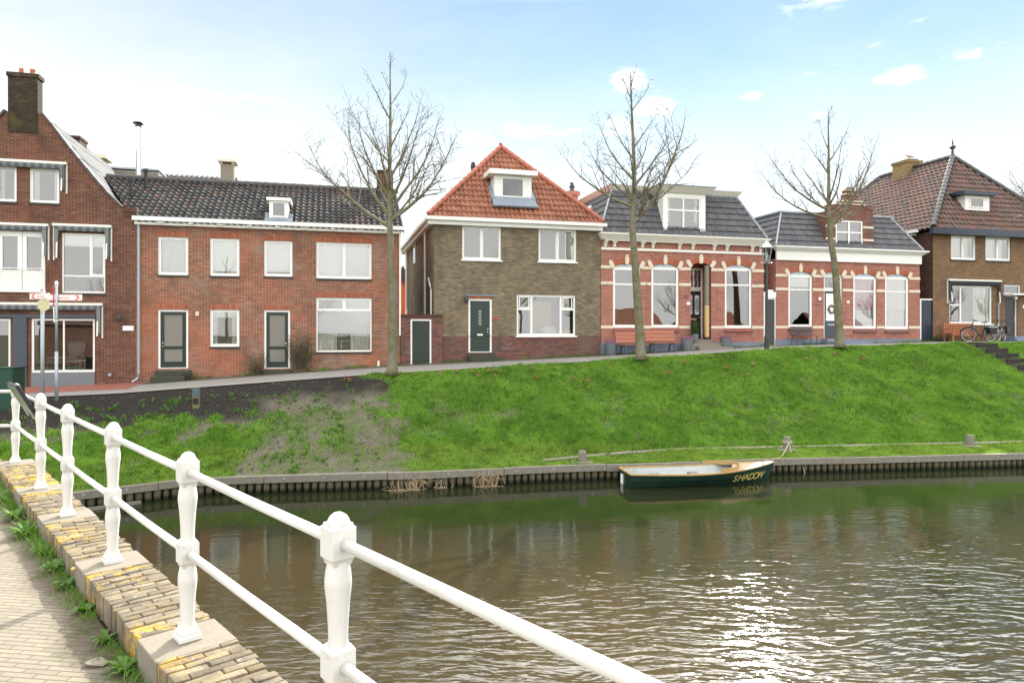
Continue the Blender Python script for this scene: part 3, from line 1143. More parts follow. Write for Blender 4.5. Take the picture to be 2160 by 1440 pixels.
window(H, lw, sill='dark', sash=[(0, 1, 0, 1)], curtain=[(0, .2, 0, 1), (.75, 1, 0, 1)], blind=(.82, 1))
window(H, bw_, sill='dark', bars=[('h', .78, 0, 1), ('v', .5, .78, 1)], sash=[(0, .49, .79, 1), (.51, 1, .79, 1)], blind=(.33, 1), curtain=[(0, .36, 0, .5), (.62, 1, 0, .5)])
door(H, d1, style='screen', knob=-1, label='dark green door with two screen panels beside the long downspout')
door(H, d2, style='screen', knob=1)
st = MB()
um = (d1[0] + d1[1]) / 2
st.box(d1[0] - .05, d1[1] + .12, -.34, -.004, F(um) - .4, d1[2] - .06)
st.box(d1[0] - .12, d1[1] + .0, -.66, -.34, F(um) - .4, d1[2] - .28)
H.part(st, 'doorstep', M['mossy'], bevel=.012)
st = MB()
st.box(d2[0] - .03, d2[1] + .03, -.3, -.004, F(um) - .2, d2[2] - .05)
H.part(st, 'doorstep', M['mossy'], bevel=.012)
H.part(MB().box(U(413), U(420), -.06, -.003, Zp(416, 666), Zp(416, 657)), 'bell_box', M['stone_band'])
H.part(MB().lathe([(.055, 0), (.05, .2), (.06, .21)], (U(798), -.10, F(U(798)) + .0), 10), 'drain_stub', M['cream'])
# roof dormer, chimneys, vents
vd = .10
dm = MB()
x0, x1 = U(568, vd), U(608, vd)
zz0, zz1 = Zp(588, 463, vd), Zp(588, 424, vd)
dm.box(x0, x1, vd, vd + 1.9, zz0, zz1)
dmo = H.part(dm, 'dormer', M['white'], roof2)
H.part(MB().box(x0 + .13, x1 - .13, vd - .012, vd - .003, zz0 + .14, zz1 - .06), 'dormer_pane', M['glass_dark'], roof2)
fr = MB()
for (a, b, c, d) in ((x0 + .09, x0 + .14, zz0 + .09, zz1 - .03), (x1 - .14, x1 - .09, zz0 + .09, zz1 - .03)):
    fr.box(a, b, vd - .03, vd - .002, c, d)
fr.box(x0 + .14, x1 - .14, vd - .03, vd - .002, zz0 + .09, zz0 + .14)
fr.box(x0 + .14, x1 - .14, vd - .03, vd - .002, zz1 - .08, zz1 - .03)
fr.hexa([(x0 - .1, vd - .12, zz1), (x1 + .1, vd - .12, zz1), (x1 + .1, vd + 2.1, zz1), (x0 - .1, vd + 2.1, zz1),
         (x0 - .1, vd - .12, zz1 + .12), (x1 + .1, vd - .12, zz1 + .12), (x1 + .1, vd + 2.1, zz1 + .16), (x0 - .1, vd + 2.1, zz1 + .16)])
H.part(fr, 'dormer_frame', M['white'], roof2)
fl = MB()
fl.hexa([(x0 - .16, vd - .22, zz0 - .11), (x1 + .16, vd - .22, zz0 - .11), (x1 + .16, vd + .02, zz0 + .03), (x0 - .16, vd + .02, zz0 + .03),
         (x0 - .16, vd - .24, zz0 - .07), (x1 + .16, vd - .24, zz0 - .07), (x1 + .16, vd + .0, zz0 + .07), (x0 - .16, vd + .0, zz0 + .07)])
for s in (x0 - .16, x1 + .02):
    fl.box(s, s + .14, vd, vd + .9, zz0 - .1, zz0 + .26)
H.part(fl, 'flashing', M['lead'], roof2)
cv = 3.0
cm = MB()
cm.box(U(797, cv), U(829, cv), cv, cv + .8, zrid - .6, Zp(812, 363, cv))
cm.box(U(796, cv), U(830, cv), cv - .03, cv + .83, Zp(812, 363, cv), Zp(812, 359, cv))
H.part(cm, 'chimney', M['brick_dark'], roof2)
cv = 4.2
cm = MB()
cm.box(U(708, cv), U(748, cv), cv, cv + .6, zrid - .6, Zp(728, 400, cv))
cm.box(U(702, cv), U(755, cv), cv - .1, cv + .7, Zp(728, 400, cv), Zp(728, 394, cv))
H.part(cm, 'chimney', M['concrete'], roof2)
for (px, py, vv, hh) in ((276, 376, 1.2, .7), (308, 357, 2.3, .75)):
    zz = Zp(px, py, vv)
    vp = MB()
    vp.lathe([(.07, -hh), (.07, -.12), (.10, -.12), (.10, 0)], (U(px, vv), vv, zz), 12)
    H.part(vp, 'vent_pipe', M['black'], roof2)
fv = 3.6
fp = MB()
zz = Zp(292, 268, fv)
fp.tube([(U(292, fv), fv, zrid - .4), (U(292, fv), fv, zz)], .10, 14)
fpo = H.part(fp, 'flue_pipe', M['steel'], roof2)
H.part(MB().lathe([(.12, .0), (.12, .10), (.22, .14), (.20, .18), (.06, .22)], (U(292, fv), fv, zz), 14), 'flue_cap', M['black'], roof2)
for wx, ww in ((415, None),):
    pass

# ================================================================== things seen over the roofs behind
def behind(name, label, cat, u):
    return House(name, label, cat, u)


Hb = behind('roof_extension', 'grey boarded flat roof box rising behind the dark pantile ridge', 'roof extension', U(285, 8))
v = 8.0
mb = MB()
for k in range(9):
    z0 = Zp(285, 395, v) + k * .16
    if z0 + .15 < Zp(285, 357, v):
        mb.box(U(238, v), U(334, v), v, v + 3, z0, z0 + .15)
Hb.part(mb, 'cladding', M['cladding'])
zc_ = Zp(285, 357, v)
Hb.part(MB().box(U(236, v), U(336, v), v - .05, v + 3.05, zc_ - .02, zc_ + .06), 'roof_edge', M['zinc'])
Hb.part(MB().box(U(240, v), U(332, v), v + .1, v + 2.9, F(0) - 1, Zp(285, 395, v)), 'wall', M['brick_dark'])
Hb = behind('rear_house', 'house behind with blue-black tiled roof and tall pale capped chimney', 'house', U(420, 12))
v = 12.0
rf = MB()
z1 = Zp(400, 369, v)
tiles(rf, (U(330, v), v - 2.5, z1 - 1.8), (U(520, v), v - 2.5, z1 - 1.8), (U(500, v), v, z1), (U(341, v), v, z1), tw=.25, th=.35, amp=.03, lift=.04)
ro = Hb.part(rf, 'roof', M['tile_slate'])
mb = MB()
mb.box(U(340, v), U(500, v), v - 2.3, v + 3, F(0) - 1, z1 - 1.85)
Hb.part(mb, 'wall', M['brick_dark'])
cm = MB()
cv = 11.0
cm.box(U(465, cv), U(493, cv), cv, cv + .7, z1 - 1.2, Zp(479, 346, cv))
Hb.part(cm, 'chimney', M['concrete'], ro)
Hb.part(MB().box(U(460, cv), U(499, cv), cv - .15, cv + .9, Zp(479, 342, cv), Zp(479, 336, cv)), 'chimney_cap', M['stone_band'], ro)
lg = MB()
for xx in (467, 491):
    lg.box(U(xx, cv) - .06, U(xx, cv) + .06, cv + .02, cv + .6, Zp(479, 346, cv), Zp(479, 342, cv))
Hb.part(lg, 'chimney_leg', M['stone_band'], ro)
Hb = behind('capped_chimney_stack', 'pale rendered chimney with flat overhanging slab behind the gabled house roof', 'chimney', U(205, 14))
v = 14.0
Hb.part(MB().box(U(196, v), U(216, v), v, v + .7, F(0), Zp(205, 335, v)), 'stack', M['concrete'])
Hb.part(MB().box(U(181, v), U(228, v), v - .3, v + 1.0, Zp(205, 335, v), Zp(205, 327, v)), 'slab', M['stone_band'])
Hb = behind('orange_outbuilding', 'bright orange rendered outbuilding glimpsed in the gap beside the olive house', 'outbuilding', U(852, 16))
v = 16.0
Hb.part(MB().box(U(838, v), U(862, v), v, v + 3, F(0) - 1, Zp(852, 594, v)), 'wall', M['orange'])
Hb.part(MB().prism([(U(836, v), Zp(852, 594, v)), (U(864, v), Zp(852, 594, v)), (U(850, v), Zp(852, 560, v))], lambda x, y, h: (x, h, y), v - .2, v + 3.2), 'roof', M['ridge_dark'])

# ================================================================== garden wall with plank door, between the terrace and the olive house
H = House('garden_wall', 'low dark brick wall with green plank door between the two brick houses', 'wall', U(889))
gl, gr = U(846, -.16), U(933, -.16)
gd = RC(866, 910, 673, 769, -.16)
zt = Zp(889, 668, -.16)
zb = F(gl) - .5
mb = MB()
wall_front(mb, zb, [(zb, gl), (zt, gl)], [(zb, gr), (zt, gr)], [gd], v=-.16, rev=.2)
mb.face([(gl, .04, zb), (gr, .04, zb), (gr, .04, zt), (gl, .04, zt)])
mb.face([(gr, -.16, zb), (gr, .04, zb), (gr, .04, zt), (gr, -.16, zt)])
H.part(mb, 'brickwork', M['brick_plinth'])
H.part(MB().box(gl, gr + .02, -.2, .1, zt, zt + .10), 'coping', M['brick_dark'])
door(H, gd, mat='gate_green', v=-.14, style='planks', knob=0, fw=.065)

# ================================================================== house: olive brick house with orange hipped roof
ul, ur = U(916), U(1267)
H = House('olive_brick_house', 'olive brown brick house with steep orange hipped roof and white dormer', 'house', U(1090))
zb = F(ul) - .6
zt = Zp(1085, 476)
zpl = Zp(1150, 708)
w_u = [RC(975, 1057, 478, 548), RC(1136, 1216, 484, 552)]
dd = RC(988, 1038, 630, 743)
lw = RC(1090, 1214, 622, 708)
dep = 11.2
mb = MB()
wall_front(mb, zb, [(zpl, ul), (zt, ul)], [(zpl, ur), (zt, ur)], [w_u[0], w_u[1], (dd[0], dd[1], zpl, dd[3]), (lw[0], lw[1], zpl + .001, lw[3])])
shell(mb, ul, ur, 0, dep, zb, zt)
H.part(mb, 'wall', M['brick_olive'])
mb = MB()
wall_front(mb, zb, [(zb, ul - .0), (zpl, ul - .0)], [(zb, ur), (zpl, ur)], [(dd[0], dd[1], dd[2], zpl)], v=-.004)
H.part(mb, 'brick_plinth', M['brick_plinth'])
# side windows and pipes on the left flank
sw = MB()
vA = 6.3
sw.box(ul - .03, ul + .02, vA, vA + .9, Zp(880, 560, vA) + .15, Zp(880, 505, vA) + .1)
swo = H.part(sw, 'window', M['white'])
H.part(MB().box(ul - .04, ul - .031, vA + .1, vA + .8, Zp(880, 560, vA) + .25, Zp(880, 505, vA)), 'pane', M['glass_dark'], swo)
dp = MB()
dp.tube([(ul - .08, 2.3, zt - .1), (ul - .08, 2.3, F(ul) + .3)], .05, 8)
H.part(dp, 'downspout', M['white'])
dp = MB()
dp.tube([(ul - .1, 9.8, zt - .1), (ul - .1, 9.8, F(ul) + 2.6), (ul - .15, 9.5, F(ul) + 2.2), (ul - .12, 9.6, F(ul) + .5)], .07, 8)
H.part(dp, 'downspout', M['white'])
dp = MB()
za = Zp(908, 588, .5)
dp.tube([(ul - .06, 1.35, za + .1), (ul - .06, 1.2, za), (ul - .06, .75, za - .28), (ul - .06, .5, za - .5), (ul - .06, .5, F(ul) + .3)], .035, 8)
H.part(dp, 'waste_pipe', M['white'])
# roof
ov = .28
ez = Zp(1085, 466)
uml = (U(912) + U(1252)) / 2
zap = Zp(1058, 313, 2.6)
A = (uml, 2.6, zap)
Bk = (uml, 8.7, zap)
e0, e1, e2, e3 = (ul - ov, -ov, ez), (ur + .04, -ov, ez), (ur + .04, dep + ov, ez), (ul - ov, dep + ov, ez)
rf = MB()
tiles(rf, e0, e1, A, A, tw=.21, th=.34, amp=.034, lift=.045)
tiles(rf, e3, e0, A, Bk, tw=.21, th=.34, amp=.034, lift=.045)
tiles(rf, e1, e2, Bk, A, tw=.42, th=.34, amp=.03, lift=.045, n=4)
tiles(rf, e2, e3, Bk, Bk, tw=.42, th=.5, amp=.03, lift=.045, n=4)
roof3 = H.part(rf, 'roof', M['tile_orange'])
hp = MB()
for a, b in ((e0, A), (e1, A), (A, Bk)):
    ridge_caps(hp, Vector(a) + Vector((0, 0, .09)), Vector(b) + Vector((0, 0, .09)), .10, .36)
hp.lathe([(.08, 0), (.09, .06), (.05, .10)], (A[0], A[1], A[2] + .16), 10)
H.part(hp, 'hip_tiles', M['ridge_orange'], roof3)
ft = MB()
ft.box(ul - ov - .1, ur + .16, -ov - .09, -ov + .08, ez - .13, ez + .01)
ft.box(ul - ov, ur + .02, -ov + .08, -.01, ez - .30, ez - .10)
ft.box(ul - ov - .1, ul - ov + .06, -ov + .08, dep + ov, ez - .13, ez + .01)
ft.box(ul - ov + .06, ul - .004, -.01, dep + ov, ez - .28, ez - .10)
H.part(ft, 'gutter', M['white'])
rooms(H, ul, ur, zb, zt, [F(ul) + .75, Zp(1085, 575)])
window(H, w_u[0], bars=[('v', .5, 0, 1)], sash=[(0, .48, 0, 1), (.52, 1, 0, 1)], sill='white', glass='glass')
window(H, w_u[1], bars=[('v', .5, 0, 1)], sash=[(0, .48, 0, 1), (.52, 1, 0, 1)], sill='white', curtain=[(.75, 1, 0, 1)])
wl = window(H, lw, bars=[('v', .235, 0, 1, .09), ('v', .765, 0, 1, .09), ('h', .66, 0, .235, .07), ('h', .66, .765, 1, .07)], fw=.08, sill='white',
            sash=[(.02, .2, .69, 1), (.8, .98, .69, 1)])
H.part(MB().box(lw[0] + .75, lw[1] - .85, .8, .86, lw[2] + .1, lw[3] - .25), 'room_partition', M['tan'], wl)
q = MB()
q.blobby((lw[0] + 1.55, .55, lw[2] + .22), .42, .3, .26, 12, 8)
H.part(q, 'cushion', M['white'], wl)
q = MB()
q.blobby((lw[1] - .25, .5, lw[2] + .15), .26, .2, .16, 12, 8)
H.part(q, 'cushion', M['tan'], wl)
door(H, dd, style='solid', knob=1, fw=.085)
st = MB()
st.box(dd[0] - .05, dd[1] + .1, -.28, -.006, F(U(1013)) - .3, dd[2] - .04)
st.box(dd[0] + .0, dd[1] + .22, -.55, -.28, F(U(1013)) - .3, dd[2] - .2)
H.part(st, 'doorstep', M['mossy'], bevel=.01)
H.part(MB().box(dd[0] + .0, dd[1] - .02, -.008, .02, dd[3] + .003, dd[3] + .11), 'lintel', M['soldier'])
H.part(MB().box(dd[0] - .1, dd[1] + .14, -.05, .02, dd[3] + .12, dd[3] + .17), 'lead_strip', M['lead'])
H.part(MB().lathe([(.06, -.1), (.1, -.02), (.1, .08), (.04, .14)], (dd[0] - .1, -.1, dd[3] - .06), 12), 'wall_lamp', M['charcoal'])
text('41b', .2, M['red'], H.r, (U(1047) - H.off[0], -.012, Zp(1047, 674) - H.off[2]), (R(90), 0, 0), 'house_number', ext=.004)
# dormer on the front hip
vd = .36
x0, x1 = U(1043, vd), U(1121, vd)
z0, z1 = Zp(1082, 423, vd), Zp(1082, 371, vd)
dm = MB()
dm.box(x0, x1, vd, vd + 1.6, z0, z1)
dmo = H.part(dm, 'dormer', M['white'], roof3)
dmo['label'] = 'white boarded dormer with single dark window on the orange roof'
f = MB()
wx0, wx1, wz0, wz1 = U(1057, vd), U(1105, vd), Zp(1082, 417, vd), Zp(1082, 375, vd)
for k in range(6):
    zz = z0 + (z1 - z0) * k / 6
    f.box(x0 - .004, x1 + .004, vd - .012, vd - .002, zz + .008, zz + (z1 - z0) / 6 - .008)
for (a, b, c, d) in ((wx0, wx0 + .06, wz0, wz1), (wx1 - .06, wx1, wz0, wz1), (wx0 + .06, wx1 - .06, wz0, wz0 + .06), (wx0 + .06, wx1 - .06, wz1 - .06, wz1)):
    f.box(a, b, vd - .05, vd - .013, c, d)
H.part(f, 'dormer_frame', M['white'], roof3)
H.part(MB().box(wx0 + .06, wx1 - .06, vd - .03, vd - .014, wz0 + .06, wz1 - .06), 'dormer_pane', M['glass_dark'], roof3)
H.part(MB().box(x0 - .28, x1 + .2, vd - .3, vd + 1.9, z1 + .003, z1 + .2), 'dormer_cap', M['white'], roof3)
fl = MB()
fl.hexa([(x0 - .15, vd - .36, z0 - .36), (x1 + .2, vd - .36, z0 - .36), (x1 + .1, vd - .01, z0 + .1), (x0 - .1, vd - .01, z0 + .1),
         (x0 - .15, vd - .40, z0 - .30), (x1 + .2, vd - .40, z0 - .30), (x1 + .1, vd - .05, z0 + .14), (x0 - .1, vd - .05, z0 + .14)])
for s in (-1, 1):
    xx = x0 - .16 if s < 0 else x1 + .01
    fl.hexa([(xx, vd - .1, z0 - .1), (xx + .15, vd - .1, z0 - .1), (xx + .15, vd + 1.1, z1), (xx, vd + 1.1, z1),
             (xx, vd - .13, z0 + .08), (xx + .15, vd - .13, z0 + .08), (xx + .15, vd + 1.0, z1 + .05), (xx, vd + 1.0, z1 + .05)])
H.part(fl, 'flashing', M['lead'], roof3)
vv = 3.4
zz = Zp(998, 342, vv)
H.part(MB().lathe([(.12, -1.0), (.10, -.3), (.13, -.25), (.09, -.05), (.05, 0)], (U(998, vv), vv, zz), 12), 'vent_pipe', M['mossy'], roof3)

# ================================================================== the two low mansard houses
def arch_trim(mb_k, mb_b, u0, u1, zs, rise, depth=.26, v=-.02):
    """segmental brick arch with three pale key blocks over the opening; spring line zs"""
    arc = arc_pts(u0, u1, zs, rise, 24)
    c = (u1 - u0) / 2
    r = (c * c + rise * rise) / (2 * rise)
    um, zc = (u0 + u1) / 2, zs + rise - r
    a = math.asin(min(1, c / r))
    aa = a + .05

    def ring(mb, t0, t1, r0, r1, y0, y1, n):
        for k in range(n):
            p, q = t0 + (t1 - t0) * k / n, t0 + (t1 - t0) * (k + 1) / n
            P = lambda t, rr, y: (um + rr * math.sin(t), y, zc + rr * math.cos(t))
            i = len(mb.f)
            mb.hexa([P(p, r0, y0), P(q, r0, y0), P(q, r0, y1), P(p, r0, y1), P(p, r1, y0), P(q, r1, y0), P(q, r1, y1), P(p, r1, y1)])
            mb.uv[i + 2] = [(p * r0, 0.02), (q * r0, 0.02), (q * r0, .3), (p * r0, .3)]
    ring(mb_b, -aa, aa, r + .005, r + depth * .86, v, .05, 22)
    for mb_, (t, wdt, ex) in zip(mb_k, ((-a, .17, .06), (0, .17, .12), (a, .17, .06))):
        dt = wdt / 2 / r
        ring(mb_, t - dt, t + dt, r - .03, r + depth, v - .025, .04, 2)
        ring(mb_, t - dt * .62, t + dt * .62, r + depth, r + depth + ex, v - .025, .04, 1)


m_fan, t_fan = newmat('filigree_panel')
uvv = t_fan.coord('UV')
ff = t_fan.noise(uvv, 13, 2, .5, 1.8)
band = t_fan.math('LESS_THAN', t_fan.math('ABSOLUTE', t_fan.math('SUBTRACT', ff, .5)), .035)
t_fan.out(t_fan.bsdf(t_fan.mix(t_fan.math('MULTIPLY', band, .6), (.56, .62, .66), (.10, .14, .19)), .5))


def mansard(name, label, x0, x1, wins, dr, cfg):
    ul, ur = U(x0), U(x1)
    H = House(name, label, 'house', (ul + ur) / 2)
    zb = F(ul) - .6
    zt = Zp((x0 + x1) / 2, cfg['eave'])
    zpl = Zp((x0 + x1) / 2, cfg['plinth'])
    rise = cfg['rise']
    ops, rcs = [], []
    for w_ in wins:
        rc = RC(*w_)
        rcs.append(rc)
        ops.append((rc[0], rc[1], rc[2], rc[3] + rise, rise))
    drc = RC(*dr)
    ops.append((drc[0], drc[1], drc[2], drc[3] + rise, rise))
    mb = MB()
    dep = 9.0
    rev = cfg.get('door_rev', .14)
    wall_front(mb, zb, [(zb, ul), (zt, ul)], [(zb, ur), (zt, ur)], ops[:-1] + [ops[-1]], rev=.16)
    shell(mb, ul, ur, 0, dep, zb, zt)
    H.part(mb, 'wall', M['brick_rose'])
    # bands
    holes = sorted([(o[0], o[1]) for o in ops])
    for y in cfg['bands']:
        z = Zp((x0 + x1) / 2, y)
        cur = ul - .012
        for h0, h1 in holes + [(ur + .012, None)]:
            if h0 - cur > .02:
                H.part(MB().box(cur, h0 - .002, -.022, .03, z - .065, z + .065), 'stone_band', M['stone_band'])
            cur = h1 + .002 if h1 else cur
    for o in ops:
        kbs, bb = [MB(), MB(), MB()], MB()
        arch_trim(kbs, bb, o[0], o[1], o[3] - rise, rise, cfg.get('adepth', .27))
        ao = H.part(bb, 'brick_arch', M['soldier_rose'])
        for kb in kbs:
            H.part(kb, 'key_stone', M['stone_band'], ao)
    H.part(MB().box(ul - .02, drc[0] - .05, -.035, .03, zb, zpl), 'plinth', M['plinth'])
    H.part(MB().box(drc[1] + .05, ur + .02, -.035, .03, zb, zpl), 'plinth', M['plinth'])
    rooms(H, ul, ur, zb, zt, [F(ul) + .7], 2.8)
    for i, rc in enumerate(rcs):
        kw = cfg['win'][i]
        wo = window(H, rc, bars=[('h', .74, 0, 1, .07)], fw=.115, v=.045, d=.08, sill=cfg['sill'], **kw)
        arc = arc_pts(rc[0], rc[1], rc[3], rise, 14)
        fan = MB().prism(arc, lambda x, y, h: (x, h, y), .055, .10)
        H.part(fan, 'fan_panel', m_fan, wo)
    return H, ul, ur, zt, zb, zpl, dep, ops, drc


def mansard_roof(H, ul, ur, ez, zt, k, vt, dep, mat, ridge='lead'):
    p = [(ul - .1, -.15, ez), (ur + .1, -.15, ez), (ur + .1, dep + .15, ez), (ul - .1, dep + .15, ez)]
    q = [(ul + k, vt, zt), (ur - k, vt, zt), (ur - k, dep - vt, zt), (ul + k, dep - vt, zt)]
    rf = MB()
    for i in range(4):
        j = (i + 1) % 4
        tiles(rf, p[i], p[j], q[j], q[i], tw=.115, th=.36, amp=.011, lift=.04, n=4)
    ro = H.part(rf, 'roof', mat)
    hp = MB()
    for i in range(4):
        H.part(MB().bar(Vector(p[i]) + Vector((0, 0, .05)), Vector(q[i]) + Vector((0, 0, .05)), .07, .09), 'hip_tiles', M['zinc'], ro)
    H.part(MB().box(q[0][0] - .02, q[1][0] + .02, vt - .02, dep - vt, zt - .25, zt + .02), 'flat_roof', M['lead'], ro)
    return ro, p, q


# --- first: with wooden brackets under the cornice
H, ul, ur, zt, zb, zpl, dep, ops, drc = mansard(
    'bracketed_mansard_house', 'low rose brick house with white bracketed cornice, grey mansard roof and large white dormer', 1268, 1611,
    [(1293, 1351, 564, 691), (1374, 1432, 564, 691), (1529, 1586, 566, 692)], (1457, 1500, 562, 716),
    dict(eave=507, plinth=722, rise=.17, bands=(567, 600, 690), sill='sill_red',
         win=[dict(), dict(), dict()]))
H4 = H
zc = Zp(1440, 506)
co = MB()
co.hexa([(ul - .02, -.16, zc - .13), (ur + .02, -.16, zc - .13), (ur + .02, -.004, zc - .13), (ul - .02, -.004, zc - .13),
         (ul - .16, -.36, zc + .10), (ur + .14, -.36, zc + .10), (ur + .14, -.004, zc + .10), (ul - .16, -.004, zc + .10)])
co.box(ul - .17, ur + .15, -.37, -.004, zc + .10, zc + .16)
H.part(co, 'cornice', M['cream'])
zs2 = Zp(1440, 530)
H.part(MB().box(ul - .01, ur + .01, -.05, .03, zs2 - .05, zs2 + .06), 'string_course', M['cream'])
for x in (1276, 1295, 1354, 1376, 1432, 1460, 1505, 1532, 1585, 1603):
    uu = U(x)
    b = MB()
    prof = [(-.004, zs2 + .06), (-.09, zs2 + .10), (-.11, zs2 + .2), (-.24, zc - .135), (-.004, zc - .135)]
    b.prism(prof, lambda y, z, h: (h, y, z), uu - .055, uu + .055)
    H.part(b, 'bracket', M['cream'])
sc = MB()
for (xa, xb) in ((1276, 1295), (1295, 1354), (1354, 1376), (1376, 1432), (1432, 1460), (1460, 1505), (1505, 1532), (1532, 1585), (1585, 1603)):
    a, b = U(xa) + .055, U(xb) - .055
    sc.box(a, b, -.15, -.10, zc - .17, zc - .135)
    for s in (a, b):
        sc.box(s - .05 if s == b else s, s if s == b else s + .05, -.15, -.10, zc - .23, zc - .17)
H.part(sc, 'scalloped_board', M['cream'])
ro, p, q = mansard_roof(H, ul, ur, zc + .17, Zp(1420, 409, .9), .89, .9, dep, M['tile_slate'])
# upper fascia on the flat roof
zf = Zp(1420, 409, .9)
up_ = MB()
up_.hexa([(q[0][0] - .05, .86, zf + .02), (q[1][0] + .05, .86, zf + .02), (q[1][0] + .05, dep - .9, zf + .02), (q[0][0] - .05, dep - .9, zf + .02),
          (q[0][0] - .22, .66, zf + .24), (q[1][0] + .22, .66, zf + .24), (q[1][0] + .22, dep - .7, zf + .24), (q[0][0] - .22, dep - .7, zf + .24)])
H.part(up_, 'roof_cornice', M['cream'], ro)
# dormer
vd = -.02
x0, x1 = U(1399, vd), U(1488, vd)
z0, z1 = zc + .165, Zp(1443, 408, vd)
wx = (U(1407, vd), U(1477, vd), Zp(1443, 498, vd), Zp(1443, 417, vd))
dm = MB()
dm.box(x0, wx[0], vd, vd + .12, z0, z1)
dm.box(wx[1], x1, vd, vd + .12, z0, z1)
dm.box(wx[0], wx[1], vd, vd + .12, wx[3], z1)
dm.box(wx[0], wx[1], vd, vd + .12, z0, wx[2])
dm.box(x0 + .01, x0 + .08, vd + .12, 1.8, z0 + .3, z1)
dm.box(x1 - .08, x1 - .01, vd + .12, 1.8, z0 + .3, z1)
dmo = H.part(dm, 'dormer', M['white'], ro)
window(H, wx, bars=[('v', .5, 0, 1, .075), ('h', .68, 0, 1, .075)], fw=.05, v=vd + .02, glass='glass', curtain=[(0, .12, 0, 1), (.88, 1, 0, 1)])
H.part(MB().box(x0 + .1, x1 - .1, 1.5, 1.6, z0, z1), 'dormer_back', M['interior'], ro)
dc = MB()
dc.hexa([(x0 - .1, vd - .1, z1), (x1 + .1, vd - .1, z1), (x1 + .1, 1.9, z1), (x0 - .1, 1.9, z1),
         (x0 - .42, vd - .4, z1 + .25), (x1 + .34, vd - .4, z1 + .25), (x1 + .34, 2.1, z1 + .25), (x0 - .42, 2.1, z1 + .25)])
H.part(dc, 'dormer_cornice', M['cream'], ro)
H.part(MB().box(x0 - .42, x1 + .34, vd - .42, 2.1, z1 + .25, z1 + .29), 'dormer_top', M['lead'], ro)
# skylight on the left slope and chimney behind
sk = MB()
P = lambda a, b: Vector(p[3]).lerp(Vector(p[0]), a).lerp(Vector(q[3]).lerp(Vector(q[0]), a), b)
nn = (Vector(p[0]) - Vector(p[3])).cross(Vector(q[0]) - Vector(p[0])).normalized()
if nn.x > 0: nn = -nn
sk.hexa([P(.60, .42), P(.72, .42), P(.72, .82), P(.60, .82), P(.60, .42) + nn * .1, P(.72, .42) + nn * .1, P(.72, .82) + nn * .1, P(.60, .82) + nn * .1])
H.part(sk, 'skylight', M['white'], ro)
cm = MB()
cv = 4.5
cm.box(U(1201, cv), U(1219, cv), cv, cv + .6, zf - 1.2, Zp(1210, 402, cv))
cm.box(U(1196, cv), U(1223, cv), cv - .08, cv + .68, Zp(1210, 412, cv), Zp(1210, 404, cv))
H.part(cm, 'chimney', M['brick_rose'], ro)
H.part(MB().lathe([(.12, 0), (.10, .2), (.16, .22), (.16, .28), (.09, .30), (.09, .42), (.15, .44), (.04, .5)], (U(1211, cv), cv + .3, Zp(1210, 402, cv)), 10), 'chimney_pot', M['charcoal'], ro)
# recessed porch with black door
pr = MB()
vd = .85
a0, a1, b0, b1 = drc[0], drc[1], drc[2], drc[3]
pr.face([(a0, .16, b0 - .3), (a0, vd, b0 - .3), (a0, vd, b1 + .2), (a0, .16, b1 + .2)])
pr.face([(a1, .16, b0 - .3), (a1, .16, b1 + .2), (a1, vd, b1 + .2), (a1, vd, b0 - .3)])
pr.face([(a0, .16, b1 + .17), (a0, vd, b1 + .17), (a1, vd, b1 + .17), (a1, .16, b1 + .17)])
pr.face([(a0, vd, b0 - .3), (a1, vd, b0 - .3), (a1, vd, b1 + .2), (a0, vd, b1 + .2)])
po = H.part(pr, 'porch', M['brick_rose'])
w_ = a1 - a0
dl, drr = a0 + .0, a0 + .80 * w_ + .05
tz = b0 + (b1 - b0) * .70
dr_ = door(H, (dl + .12, drr + .14, b0, tz), mat='black', v=vd - .12, style='plain', knob=1, frame_mat='cream', label='black front door with two latticed lights in the arched porch')
lat = MB()
zl0, zl1 = b0 + (tz - b0) * .50, b0 + (tz - b0) * .88
da, db = dl + .12 + .075, drr + .14 - .075
for (f0, f1) in ((.10, .42), (.58, .90)):
    xa, xb = da + (db - da) * f0, da + (db - da) * f1
    lat.box(xa, xb, vd - .092, vd - .086, zl0, zl1)
H.part(lat, 'lattice_light', M['blind'], dr_)
ll = MB()
for (f0, f1) in ((.10, .42), (.58, .90)):
    xa, xb = da + (db - da) * f0, da + (db - da) * f1
    n = 9
    for k in range(-3, n):
        zz = zl0 + (zl1 - zl0) * k / n
        for s in (1, -1):
            pa = Vector((xa, vd - .095, zz if s > 0 else zz + (xb - xa) * 1.2))
            pb = Vector((xb, vd - .095, zz + (xb - xa) * 1.2 if s > 0 else zz))
            if min(pa.z, pb.z) >= zl0 - .02 and max(pa.z, pb.z) <= zl1 + .03:
                ll.bar(pa, pb, .02, .012, (0, 1, 0))
H.part(ll, 'lattice_bars', M['black'], dr_)
H.part(MB().box(da + .18 * (db - da), da + .62 * (db - da), vd - .10, vd - .08, b0 + (tz - b0) * .40, b0 + (tz - b0) * .42), 'letter_slot', M['gold'], dr_)
tr = window(H, (dl + .12, drr + .14, tz + .02, b1 - .02), fw=.07, v=vd - .12, glass='glass', mat='cream')
fil = MB()
for k in range(4):
    aa = dl + .12 + .07 + (drr - dl - .12) * (k + .2) / 4.4
    fil.tube([(aa, vd - .10, tz + .1), (aa + .06, vd - .10, tz + .3), (aa, vd - .10, (tz + b1) / 2 + .05), (aa + .06, vd - .10, b1 - .2), (aa, vd - .10, b1 - .1)], .013, 5)
H.part(fil, 'filigree', M['white'], tr)
pt = MB()
pt.box(a1 - .30, a1 - .12, -.03, .10, (b0 + b1) / 2 - .1, b1 + .05)
pto = H.part(pt, 'porch_post', M['concrete'])
